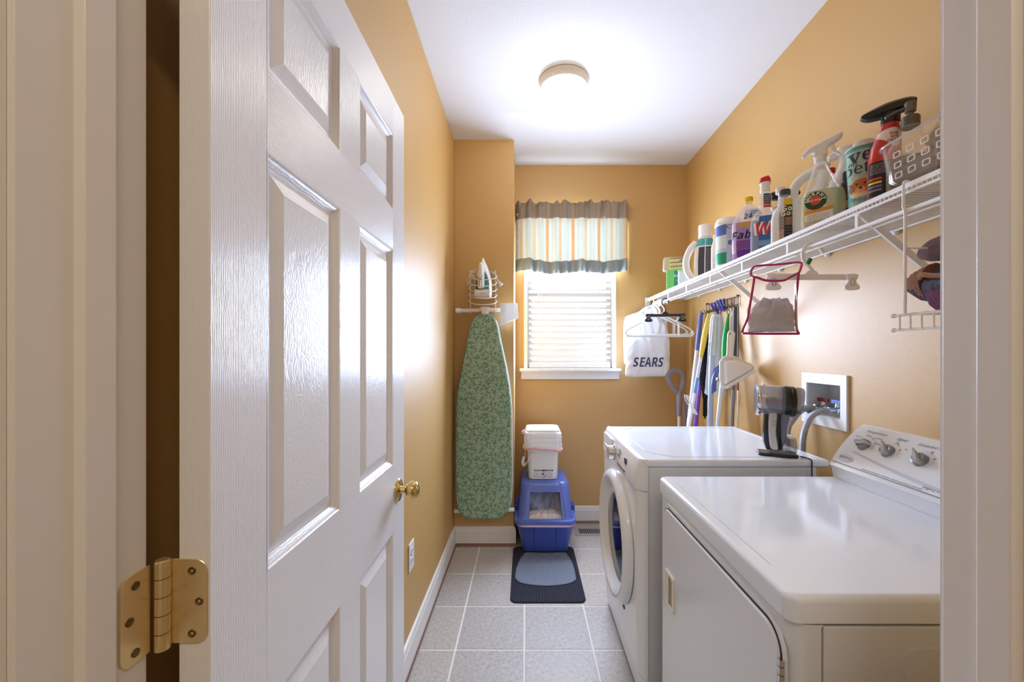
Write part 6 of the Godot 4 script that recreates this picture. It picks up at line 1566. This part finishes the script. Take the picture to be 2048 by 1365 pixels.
# ---------------------------------------------------------------- ironing things on the boxed-out corner
func left_things():
	var D = 2.70
	var white = fin("f2eee8", 0.35)
	var rng := RandomNumberGenerator.new(); rng.seed = 77
	var im := Image.create(512, 512, false, Image.FORMAT_RGB8)
	im.fill(Color("a3bda2"))
	var blob = func(cx, cy, r, petals, col, depth):
		for y in range(int(cy - r - 1), int(cy + r + 2)):
			for x in range(int(cx - r - 1), int(cx + r + 2)):
				var dx = x - cx; var dy = y - cy
				var rr = r * (0.72 + 0.28 * cos(petals * atan2(dy, dx))) if petals else r
				if dx * dx + dy * dy < rr * rr: im.set_pixel(posmod(x, 512), posmod(y, 512), im.get_pixel(posmod(x, 512), posmod(y, 512)).lerp(col, depth))
	for k in 800: blob.call(rng.randf() * 512, rng.randf() * 512, rng.randf_range(5, 14), rng.randi_range(3, 5), [Color("5f8566"), Color("7a9c7c"), Color("4d7355"), Color("8fb095")][rng.randi() % 4], 0.75)
	for k in 240: blob.call(rng.randf() * 512, rng.randf() * 512, rng.randf_range(3, 6), 3, Color("c4d4bc"), 0.75)
	for k in 210:
		var x = rng.randf() * 512; var y = rng.randf() * 512
		blob.call(x, y, rng.randf_range(9, 12), 5, Color("4b6f50"), 0.85); blob.call(x, y, 4.2, 0, Color("cfdac4"), 0.9); blob.call(x, y, 2.2, 0, Color("35523a"), 0.95)
	var cm := StandardMaterial3D.new()
	cm.albedo_texture = ImageTexture.create_from_image(im); cm.roughness = 0.9
	tri_map(cm, 3.0)
	var c = at(968, 830, D)
	var bd = thing("ironing_board", "ironing board with a green floral cover hanging nose-up on the wall", "ironing board", c)
	var o = -c
	var L = [[968, 627], [954, 631], [945, 641], [939, 658], [934, 682], [927, 718], [920, 754], [914, 790], [911.5, 826], [911, 900], [911, 968], [912.5, 1005], [918, 1024], [928, 1034], [940, 1038.5]]
	var Rr = [[985, 631], [991, 641], [996, 656], [1000, 678], [1008, 716], [1015, 750], [1020, 786], [1023, 826], [1023.5, 900], [1023.5, 968], [1021, 1004], [1016, 1022], [1006, 1033], [995, 1038.5]]
	var pts = []
	for q in L: pts.append(q)
	for i in range(Rr.size() - 1, -1, -1): pts.append(Rr[i])
	var out := PackedVector2Array()
	for q in pts:
		var w = at(q[0], q[1], D) - c
		out.append(Vector2(w.x, w.y))
	out = smooth2(out, 4)
	part(bd, "cover", S().prism(out, -0.024, 0.004, 0.007), cm, "green floral cover", 60)
	var under := PackedVector2Array()
	for p in out: under.append(p * Vector2(0.94, 0.985))
	part(bd, "board", S().prism(under, -0.034, -0.0235, 0.002), fin("d9d7d2", 0.5))
	var edge = []
	for i in range(int(out.size() * 0.58), int(out.size() * 0.94)): edge.append(Vector3(out[i].x * 1.003, out[i].y, -0.017))
	part(bd, "cover_edge", S().tube(edge, 0.005, 8), fin("eef0ec", 0.7), "white cover edge")
	var tp = [at(912, 622, 2.725) + o, at(1024, 620, 2.725) + o]
	part(bd, "foot_bar", S().tube(tp, 0.0135, 16), white, "white foot tube")
	for k in 2:
		var e = tp[k]; var f = tp[1 - k]
		part(bd, "end_cap", S().tube([e, e.lerp(f, 0.07), e.lerp(f, 0.09)], [0.0175, 0.0175, 0.0145], 16), fin("f4f2ee", 0.4))
	part(bd, "neck", S().prism(smooth2([Vector2(-0.03, 0.012), Vector2(0.032, 0.012), Vector2(0.024, -0.012), Vector2(0.02, -0.034), Vector2(-0.016, -0.034), Vector2(-0.022, -0.012)], 4), -0.012, 0.018, 0.004, Transform3D(Basis(), at(970, 619, 2.715) + o)), white)
	part(bd, "rear_foot", S().tube([at(909, 1023, 2.735) + o, at(1029, 1020, 2.735) + o], 0.0135, 14), white, "white rear foot")
	# rack and iron
	var W = 2.765
	var rk = thing("iron_rack", "white wire iron holder on the ochre wall above the ironing board", "rack", at(966, 575, W))
	o = -rk.position
	var wm = fin("eee9e2", 0.35)
	for x in [941, 991]: part(rk, "upright", S().tube(smooth([at(x, 541, W), at(x, 575, W), at(x, 608, W), at(x, 622, W - 0.015), at(x, 628, W - 0.045), at(x, 623, W - 0.075)].map(func(q): return q + o), 4), 0.0034, 8), wm)
	for k in 5:
		var y = 549 + 12.5 * k
		var dr = 9.0
		part(rk, "basket_wire", S().tube(smooth([at(941, y, W), at(938, y + 4, W - 0.04), at(946, y + dr, W - 0.115), at(967, y + dr + 2, W - 0.145), at(987, y + dr, W - 0.115), at(994, y + 4, W - 0.04), at(991, y, W)].map(func(q): return q + o), 5), 0.0028, 8), wm)
	part(rk, "cross_wire", S().tube([at(941, 590, W) + o, at(991, 590, W) + o], 0.0028, 8), wm)
	part(rk, "cross_wire", S().tube([at(941, 545, W) + o, at(991, 545, W) + o], 0.0028, 8), wm)
	for x in [945, 989]: part(rk, "screw", S().lathe([[0, 0], [0.006, 0], [0.005, 0.004], [0, 0.005]], 12, Transform3D(Basis(Vector3.RIGHT, PI / 2), at(x, 593, NZ * -1.0 - 0.001) + o)), M.chrome)
	var I = 2.69
	var ir = thing("clothes_iron", "white and teal steam iron standing on its heel in the wire holder", "iron", at(966, 596, I))
	var io = -ir.position
	var sole = []
	for q in [[965.5, 515], [971, 525], [977, 540], [981.5, 556], [983.5, 574], [983, 590], [979, 596], [953, 596], [949.5, 590], [949.5, 574], [951.5, 556], [956, 540], [961, 525]]:
		var w = at(q[0], q[1], I) + io
		sole.append(Vector2(w.x, w.y))
	sole = smooth2(sole, 4)
	part(ir, "soleplate", S().prism(sole, -0.03, -0.018, 0.002), fin("c9c6c4", 0.2, 0.8), "steel soleplate")
	var lay = []
	for q in [[-0.018, 1.0, 1.0], [-0.004, 1.0, 1.0], [0.004, 0.95, 0.97], [0.022, 0.84, 0.9], [0.03, 0.7, 0.8]]:
		var ring := PackedVector3Array()
		for p in sole: ring.append(Vector3(0.0 + (p.x) * q[1], 0.06 + (p.y - 0.06) * q[2], q[0]))
		lay.append(ring)
	part(ir, "skirt", S().loft(lay), fin("f2eeea", 0.3), "white skirt")
	var tank = []
	for q in [[965.5, 541], [973, 549], [978, 562], [979.5, 576], [977, 586], [954, 586], [952.5, 576], [953.5, 562], [958, 549]]:
		var w = at(q[0], q[1], I) + io
		tank.append(Vector2(w.x, w.y))
	part(ir, "water_tank", S().prism(smooth2(tank, 4), 0.018, 0.046, 0.010), clear_of("2f7f76", 0.75, 0.08), "teal water tank")
	var hd = []
	for q in [[964, 529], [968, 533], [970, 545], [970, 575], [967, 580], [960, 580], [957.5, 575], [958.5, 545], [960, 533]]:
		var w = at(q[0], q[1], I) + io
		hd.append(Vector2(w.x, w.y))
	part(ir, "handle", S().prism(smooth2(hd, 4), 0.03, 0.078, 0.012), fin("f3efea", 0.3), "white handle")
	part(ir, "dial", S().lathe([[0, 0], [0.013, 0], [0.012, 0.006], [0, 0.007]], 20, Transform3D(Basis(Vector3.RIGHT, PI / 2), at(964, 556, I) + io + Vector3(0, 0, 0.077))), fin("dcd8d4", 0.3))
	for y in [529, 563]: part(ir, "button", S().lathe([[0, 0], [0.005, 0], [0.0045, 0.004], [0, 0.0045]], 14, Transform3D(Basis(Vector3.RIGHT, PI / 2), at(963.5, y, I) + io + Vector3(0, 0, 0.074 if y > 540 else 0.03))), fin("8a9690", 0.4))
	part(ir, "heel", S().box(at(950, 597, I) + io + Vector3(0, 0, -0.018), at(982, 582, I) + io + Vector3(0, 0, 0.066), 0.011, 3), fin("dcd6d2", 0.35), "grey-white heel")
	part(ir, "cord_bushing", S().tube([at(959, 588, I) + io + Vector3(0, 0, 0.06), at(958, 590, I) + io + Vector3(0, 0, 0.085)], 0.009, 12), fin("f0ece6", 0.35))
	var cord = []
	cord.append(at(958, 590, I) + io + Vector3(0, 0, 0.085))
	for q in [[960, 580, -0.04], [956, 566, -0.01], [948, 556, 0.02], [939, 553, 0.03], [935, 562, 0.03], [938, 572, 0.03], [947, 570, 0.03], [948, 556, 0.035], [941, 545, 0.04], [956, 540, 0.05], [975, 541, 0.05], [988, 548, 0.04], [994, 558, 0.02], [999, 566, 0.0]]: cord.append(at(q[0], q[1], I + q[2]) + io)
	part(ir, "cord", S().tube(smooth(cord, 6), 0.0042, 8), fin("cfc9c4", 0.5))
	part(ir, "plug", S().tube([at(998, 564, I) + io, at(1001, 568, I) + io, at(1003.5, 571, I) + io], [0.006, 0.011, 0.012], 12), fin("e2e0dc", 0.4))
	for k in 2: part(ir, "prong", S().tube([at(1003 + k * 1.3, 571.5 - k * 1.0, I) + io, at(1005 + k * 1.3, 574 - k * 1.0, I) + io], 0.0018, 6), fin("5d5d60", 0.3, 0.8))
	# sheet of film on the bar's end
	var fm := fin("fbfbfb", 0.4).duplicate()
	fm.transparency = BaseMaterial3D.TRANSPARENCY_ALPHA; fm.albedo_color.a = 0.82
	fm.backlight_enabled = true; fm.backlight = Color(0.3, 0.3, 0.3)
	var fl = thing("plastic_sheet", "white translucent plastic sheet hanging over the end of the ironing board's foot tube", "sheet", at(1018, 628, 2.69))
	o = -fl.position
	var rows = []
	for i in 9:
		var t = i / 8.0
		var f := PackedVector3Array(); var bk := PackedVector3Array()
		for j in 15:
			var s = j / 14.0
			var x = lerpf(lerpf(1001, 999.5, t), lerpf(1035, 1037.5, t), s)
			var yb = lerpf(654, 637, pow(s, 0.6))
			var p = at(x, lerpf(606.5, yb, t), 2.685 - 0.035 * sin(PI * s) * (1 - 0.3 * t) + 0.02 * t) + o
			f.append(p); bk.append(p + Vector3(0, 0, -0.0012))
		bk.reverse()
		f.append_array(bk)
		rows.append(f)
	part(fl, "film", S().loft(rows), fm, "", 50)

# ---------------------------------------------------------------- on the floor
func floor_things():
	var up = Transform3D(Basis(Vector3.RIGHT, Vector3(0, 0, -1), Vector3.UP), Vector3())
	# mat
	var speck := colour_tex(512, func(x, y):
		var h = hash(x * 7919 + y * 104729) % 1000
		var c = Color("23242e").lerp(Color("2f3140"), 0.5 + 0.5 * sin(x * TAU / 16))
		return Color("a9a49c") if h < 2 else c)
	var mm := StandardMaterial3D.new()
	mm.albedo_texture = speck; mm.roughness = 0.95
	mm.normal_enabled = true; mm.normal_scale = 0.8
	mm.normal_texture = height_tex(256, func(x, y): return 0.5 + 0.5 * sin(x * TAU / 8.0) * (0.75 + 0.25 * sin(y * TAU / 32.0)), 3.0)
	tri_map(mm, 2.2)
	var mat = thing("floor_mat", "black ribbed rectangular mat in front of the blue litter box", "mat", Vector3(0.119, 0.0005, -2.452))
	part(mat, "pile", S().prism(rrect(0.394, 0.616, 0.035, 8), 0.0, 0.006, 0.002, up), mm)
	part(mat, "backing", S().prism(rrect(0.402, 0.624, 0.037, 8), -0.0001, 0.002, 0.0005, up), fin("1b1a1f", 0.8))
	var pw = thing("paw_mat", "grey-blue rubber mat with raised toe pads lying on the black mat", "mat", Vector3(0.119, 0.0068, -2.49))
	var F = func(px, py): 
		var d = 820.0 * 1.303 / (py - 706.0)
		return Vector2((px - 1051.0) * d / 820.0 - 0.119, d - 2.49)
	var ol = []
	for q in [[1054, 1107], [1090, 1108], [1128, 1107], [1135, 1112], [1142, 1122], [1148, 1138], [1151, 1152], [1151.5, 1161], [1140, 1168], [1118, 1172], [1090, 1173.5], [1062, 1171.5], [1041, 1167], [1031, 1159], [1030.5, 1150], [1034, 1134], [1040, 1120], [1047, 1111]]: ol.append(F.call(q[0], q[1]))
	ol = smooth2(ol, 4)
	var rib := height_tex(128, func(x, y): return 0.5 + 0.5 * sin(x * TAU / 16.0), 3.0)
	var rm := bumpy("78808e", 0.42, rib, 12.0, 0.5)
	part(pw, "sheet", S().prism(ol, 0.0, 0.0055, 0.0025, up), rm)
	for q in [[1063, 1116], [1078, 1124.5], [1099, 1125], [1113, 1117]]:
		var c = F.call(q[0], q[1])
		part(pw, "toe_pad", S().ringed(oval(0.030, 0.042, 28, c.x, c.y), oval(0.025, 0.036, 28, c.x, c.y), 0.005, 0.0072, up), fin("666d7a", 0.4))
		part(pw, "toe_field", S().prism(oval(0.024, 0.035, 28, c.x, c.y), 0.005, 0.0062, 0.0005, up), fin("7d838f", 0.4))
	var ac = []
	for k in 15:
		var f = F.call(lerpf(1072, 1107, k / 14.0), 1107.5 + 10.0 * sin(PI * k / 14.0))
		ac.append(Vector3(f.x, 0.0055, -f.y))
	part(pw, "arc_ridge", S().tube(ac, 0.0022, 6), fin("5f6672", 0.4))
	# litter box
	var blue = fin("5a6dba", 0.3)
	var lb = thing("litter_box", "blue hooded cat litter box with a front opening in the corner", "litter box", Vector3(0.13, 0.0, -2.87))
	var ring = func(w, l, r, y, zc, n = 6):
		var out := PackedVector3Array()
		for p in rrect(w, l, r, n): out.append(Vector3(p.x, y, -(p.y + zc)))
		return out
	part(lb, "base", S().loft([ring.call(0.285, 0.36, 0.03, 0.007, 0.0), ring.call(0.30, 0.372, 0.035, 0.011, 0.0), ring.call(0.375, 0.455, 0.05, 0.205, 0.0)], true, true), fin("4459ae", 0.28))
	for x in [-0.075, 0.075]:
		var pl = S(); pl.tube([Vector3(x * 0.95, 0.02, 0.185), Vector3(x, 0.195, 0.2285)], 0.004, 8)
		part(lb, "moulded_rib", pl, fin("3f54a8", 0.3))
	part(lb, "rim", S().loft([ring.call(0.385, 0.465, 0.055, 0.198, 0.0), ring.call(0.405, 0.487, 0.062, 0.201, 0.0), ring.call(0.408, 0.49, 0.064, 0.214, 0.0), ring.call(0.404, 0.486, 0.062, 0.226, 0.0), ring.call(0.35, 0.44, 0.05, 0.230, 0.0), ring.call(0.345, 0.435, 0.05, 0.21, 0.0)], true, false), blue)
	# hood with an opening in its sloping front
	var cols = []                                           # ring parameters, front edge cut fine
	var hring = func(w, zf, zb, r, y, off):
		var out := PackedVector3Array()
		var a = w / 2 - off
		for k in 15: out.append(Vector3(lerpf(-a + r, a - r, k / 14.0), y, zf - off))
		for k in range(1, 6): out.append(Vector3(a - r + r * sin(PI / 2 * k / 6), y, zf - off - r + r * cos(PI / 2 * k / 6)))
		for k in 8: out.append(Vector3(a, y, lerpf(zf - off - r, zb + off + r, k / 7.0)))
		for k in range(1, 6): out.append(Vector3(a - r + r * cos(PI / 2 * k / 6), y, zb + off + r - r * sin(PI / 2 * k / 6)))
		for k in 10: out.append(Vector3(lerpf(a - r, -a + r, k / 9.0), y, zb + off))
		for k in range(1, 6): out.append(Vector3(-a + r - r * sin(PI / 2 * k / 6), y, zb + off + r - r * cos(PI / 2 * k / 6)))
		for k in 8: out.append(Vector3(-a, y, lerpf(zb + off + r, zf - off - r, k / 7.0)))
		for k in range(1, 6): out.append(Vector3(-a + r - r * cos(PI / 2 * k / 6), y, zf - off - r + r * sin(PI / 2 * k / 6)))
		return out
	var lev = [[0.372, 0.225, -0.215, 0.05, 0.226], [0.362, 0.219, -0.21, 0.05, 0.234], [0.354, 0.211, -0.208, 0.05, 0.248], [0.344, 0.178, -0.205, 0.05, 0.318], [0.334, 0.146, -0.203, 0.05, 0.386], [0.328, 0.132, -0.2, 0.05, 0.41], [0.318, 0.12, -0.195, 0.05, 0.428], [0.298, 0.1, -0.18, 0.045, 0.4395], [0.275, 0.08, -0.165, 0.04, 0.442]]
	var hood = S()
	var skins = []
	for off in [0.0, 0.004]:
		var rr = []
		for q in lev: rr.append(hring.call(q[0], q[1], q[2], q[3], q[4] - off * 0.6, off))
		skins.append(rr)
	var m = skins[0][0].size()
	var open = func(i, j): return i >= 1 and i < 4 and j >= 1 and j < 13
	for sk in 2:
		for i in lev.size() - 1:
			for j in m:
				if open.call(i, j): continue
				var k = (j + 1) % m
				if sk == 0: hood.quad(skins[0][i][j], skins[0][i][k], skins[0][i + 1][k], skins[0][i + 1][j])
				else: hood.quad(skins[1][i][k], skins[1][i][j], skins[1][i + 1][j], skins[1][i + 1][k])
	for i in lev.size() - 1:
		for j in m:
			if not open.call(i, j): continue
			for nb in [[i - 1, j, i, j, i, j + 1], [i + 1, j, i + 1, j + 1, i + 1, j], [i, j - 1, i + 1, j, i, j], [i, j + 1, i, j + 1, i + 1, j + 1]]:
				if not open.call(nb[0], nb[1]):
					var p0 = nb[2]; var p1 = nb[3]; var q0 = nb[4]; var q1 = nb[5]
					hood.quad(skins[0][p0][p1], skins[0][q0][q1], skins[1][q0][q1], skins[1][p0][p1])
	var lastr = skins[0][lev.size() - 1]
	var mid = Vector3(0, 0.4425, -0.045)
	for j in m: hood.tri(mid, lastr[j], lastr[(j + 1) % m])
	part(lb, "hood", hood, blue, "", 50)
	part(lb, "entry_frame", S().tube([Vector3(-0.1125, 0.236, 0.2185), Vector3(-0.109, 0.248, 0.2115), Vector3(-0.1045, 0.318, 0.1785), Vector3(-0.1005, 0.38, 0.149), Vector3(-0.098, 0.3865, 0.146), Vector3(0.098, 0.3865, 0.146), Vector3(0.1005, 0.38, 0.149), Vector3(0.1045, 0.318, 0.1785), Vector3(0.109, 0.248, 0.2115), Vector3(0.1125, 0.236, 0.2185)], 0.0035, 8), fin("6577c4", 0.3))
	for s in [-1, 1]: part(lb, "hood_rib", S().tube(smooth([Vector3(0.135 * s, 0.25, 0.21), Vector3(0.126 * s, 0.318, 0.1775), Vector3(0.118 * s, 0.386, 0.1445), Vector3(0.112 * s, 0.41, 0.131), Vector3(0.106 * s, 0.43, 0.116), Vector3(0.10 * s, 0.439, 0.098)], 4), 0.0042, 8), fin("6779c4", 0.28))
	var nz = noise_of(14.0, 9, 3)
	var film = fin("a2a9c2", 0.35)
	var lin = []
	for i in 13:
		var r0 := PackedVector3Array()
		for j in 25:
			var x = lerpf(-0.128, 0.128, j / 24.0) * (1.0 - 0.1 * i / 12.0); var y = lerpf(0.2, 0.385, i / 12.0)
			r0.append(Vector3(x, y, 0.115 + 0.05 * nz.get_noise_2d(x * 0.7, y * 0.7) - 0.06 * i / 12.0))
		lin.append(r0)
	part(lb, "liner", S().loft(lin, false, false), film, "grey-blue plastic liner", 60)
	var lit = []
	for i in 13:
		var r0 := PackedVector3Array()
		for j in 33:
			var x = lerpf(-0.14, 0.14, j / 32.0); var z = lerpf(0.205, 0.06, i / 12.0)
			r0.append(Vector3(x, 0.238 + 0.016 * sin(PI * j / 32.0) + 0.016 * nz.get_noise_2d(x * 5, z * 5) - (0.03 if i == 0 else 0.0), z + (0.006 if i < 2 else 0.0)))
		lit.append(r0)
	var li = part(lb, "litter", S().loft(lit, false, false), bumpy("f0e2dc", 0.95, height_tex(128, func(x, y): return float(hash(x * 31 + y * 977) % 255) / 255.0, 5.0), 14.0), "pinkish white litter", 60)
	li.set_meta("kind", "stuff")
	var fr = []
	for k in 60: 
		var t = k / 59.0
		fr.append(Vector3(lerpf(-0.188, 0.188, t), 0.197 - 0.004 * abs(nz.get_noise_2d(t * 20, 2)), 0.2405 - 0.06 * pow(abs(2 * t - 1), 12)))
	part(lb, "bag_edge", S().tube(fr, 0.008, 8), fin("d6bcdc", 0.5), "pale pink bag edge below the rim")
	for s in [-1, 1]: part(lb, "rim_latch", S().box(Vector3(0.198 * s - 0.012, 0.19, -0.02), Vector3(0.198 * s + 0.012, 0.262, 0.05), 0.008, 3), fin("2f4798", 0.35))
	# pail
	var pl = thing("lidded_pail", "white square pail with a folded-over white trash bag, on top of the litter box", "pail", Vector3(0.120, 0.4432, -2.90))
	var pm = fin("f1eeec", 0.35)
	var pr = func(w, y, r, n = 8):
		var out := PackedVector3Array()
		for p in rrect(w, w, r, n): out.append(Vector3(p.x, y, -p.y))
		return out
	part(pl, "bucket", S().loft([pr.call(0.186, 0.0, 0.03), pr.call(0.196, 0.003, 0.033), pr.call(0.2, 0.02, 0.034), pr.call(0.222, 0.29, 0.036), pr.call(0.226, 0.30, 0.036)]), pm)
	var bag = []
	for i in 21:
		var t = i / 20.0
		var out := PackedVector3Array()
		var y = lerpf(0.205, 0.338, t)
		var w = 0.236 + 0.022 * sin(PI * (0.25 + 0.6 * t)) - (0.025 * smoothstep(0.85, 1.0, t))
		for p in rrect(w, w, 0.05, 14):
			var q = Vector3(p.x, y, -p.y)
			var am = 0.010 * (1.0 - 0.7 * t)
			var nn = Vector3(q.x, 0, q.z).normalized()
			out.append(q + nn * am * nz.get_noise_3dv(q * 3.2) + nn * 0.003 * sin(atan2(q.z, q.x) * 22.0) * (1.0 - t) + Vector3(0, -0.018 * (0.5 + 0.5 * sin(atan2(q.z, q.x) * 2.0 + 0.6)) * (1.0 - t), 0))
		bag.append(out)
	var bgm := fin("f6f4f4", 0.35).duplicate()
	bgm.backlight_enabled = true; bgm.backlight = Color(0.2, 0.2, 0.2)
	part(pl, "trash_bag", S().loft(bag, true, false), bgm, "white bag folded over the rim", 60)
	var top = S().loft([pr.call(0.236, 0.322, 0.045), pr.call(0.234, 0.335, 0.044), pr.call(0.226, 0.340, 0.042)])
	part(pl, "lid", top, pm, "flat white lid")
	var ds = []
	for i in bag[1].size(): ds.append(bag[1][i] * Vector3(1.012, 1, 1.012) + Vector3(0, 0.006, 0))
	part(pl, "drawstring", S().tube(ds, 0.0095, 8, true, 0.6), fin("e8a6a2", 0.45), "pink drawstring")
	part(pl, "string_knot", S().lathe([[0, -0.014], [0.012, -0.01], [0.015, 0.004], [0.008, 0.014], [0, 0.016]], 12, Transform3D(Basis(), Vector3(-0.132, 0.325, 0.10))).bend(func(q): return q + Vector3(1, 1, 1) * 0.006 * nz.get_noise_3dv(q * 8)), fin("f0cfc8", 0.5))
	part(pl, "bail_handle", S().tube(smooth([Vector3(-0.055, 0.215, 0.112), Vector3(-0.085, 0.16, 0.118), Vector3(-0.112, 0.118, 0.112), Vector3(-0.125, 0.098, 0.08), Vector3(-0.128, 0.1, 0.0), Vector3(-0.12, 0.16, -0.06)], 6), 0.003, 8), fin("f4f2f0", 0.35))
	part(pl, "grip", S().tube(smooth([Vector3(-0.13, 0.15, 0.075), Vector3(-0.14, 0.115, 0.085), Vector3(-0.133, 0.09, 0.07), Vector3(-0.118, 0.1, 0.06)], 5), 0.009, 10), fin("efe8e2", 0.35))
	var fz = func(y): return lerpf(0.1, 0.111, (y - 0.02) / 0.27) + 0.0006
	part(pl, "warning_bar", S().box(Vector3(-0.063, 0.058, fz.call(0.062) - 0.0006), Vector3(0.068, 0.068, fz.call(0.062) + 0.0006)), fin("2b2b30", 0.5))
	for q in [["WARNING", -0.028], ["DANGER", 0.042]]: part(pl, "lettering", words(q[0], 0.007, "Droid Sans", true).bend(func(p): return p + Vector3(q[1], 0.063, fz.call(0.063) + 0.0008)), fin("e8e6e4", 0.5))
	for q in [-0.056, 0.014]: part(pl, "warning_triangle", S().prism([Vector2(q - 0.004, 0.0595), Vector2(q + 0.004, 0.0595), Vector2(q, 0.0665)], 0, 0.0016, 0, Transform3D(Basis(), Vector3(0, 0, fz.call(0.063) - 0.0002))), fin("e8e6e4", 0.5))
	for s in [-1, 1]:
		for k in 5: part(pl, "print_line", S().box(Vector3(0.046 * s - 0.021 + 0.006 * s * 0, 0.016 + 0.0075 * k, fz.call(0.03) - 0.001), Vector3(0.046 * s + 0.021 - 0.003 * (k % 3), 0.0185 + 0.0075 * k, fz.call(0.03 + 0.004 * k) + 0.0004)), fin("b9b5b3", 0.5))
	part(pl, "pictogram", S().ringed(oval(0.038, 0.038, 30, 0.002, 0.033), oval(0.033, 0.033, 30, 0.002, 0.033), -0.001, 0.0014, Transform3D(Basis(), Vector3(0, 0, fz.call(0.035)))), fin("4a484a", 0.5))
	part(pl, "pictogram_bar", S().box(Vector3(-0.013, -0.0018, 0), Vector3(0.013, 0.0018, 0.001)).bend(func(p): return p.rotated(Vector3(0, 0, 1), -0.78) + Vector3(0.002, 0.033, fz.call(0.035) + 0.0003)), fin("4a484a", 0.5))
	part(pl, "pictogram_head", S().prism(oval(0.013, 0.013, 18, 0.0, 0.038), -0.001, 0.0012, 0, Transform3D(Basis(), Vector3(0, 0, fz.call(0.035)))), fin("4a484a", 0.5))
	# floor register
	var vt = thing("floor_vent", "beige metal floor vent with dark slots by the window wall", "vent", Vector3(0.505, 0.0, -3.0))
	part(vt, "frame", S().ringed(rrect(0.29, 0.14, 0.008), rrect(0.236, 0.084, 0.003), 0.0002, 0.004, up), fin("a8a298", 0.4))
	part(vt, "well", S().box(Vector3(-0.118, -0.002, -0.042), Vector3(0.118, 0.0006, 0.042)), fin("141312", 0.8))
	for k in 17: part(vt, "slat", S().box(Vector3(-0.1165 + 0.0142 * k, 0.0006, -0.042), Vector3(-0.1165 + 0.0142 * k + 0.0058, 0.0035, 0.042)), fin("a09a90", 0.4))
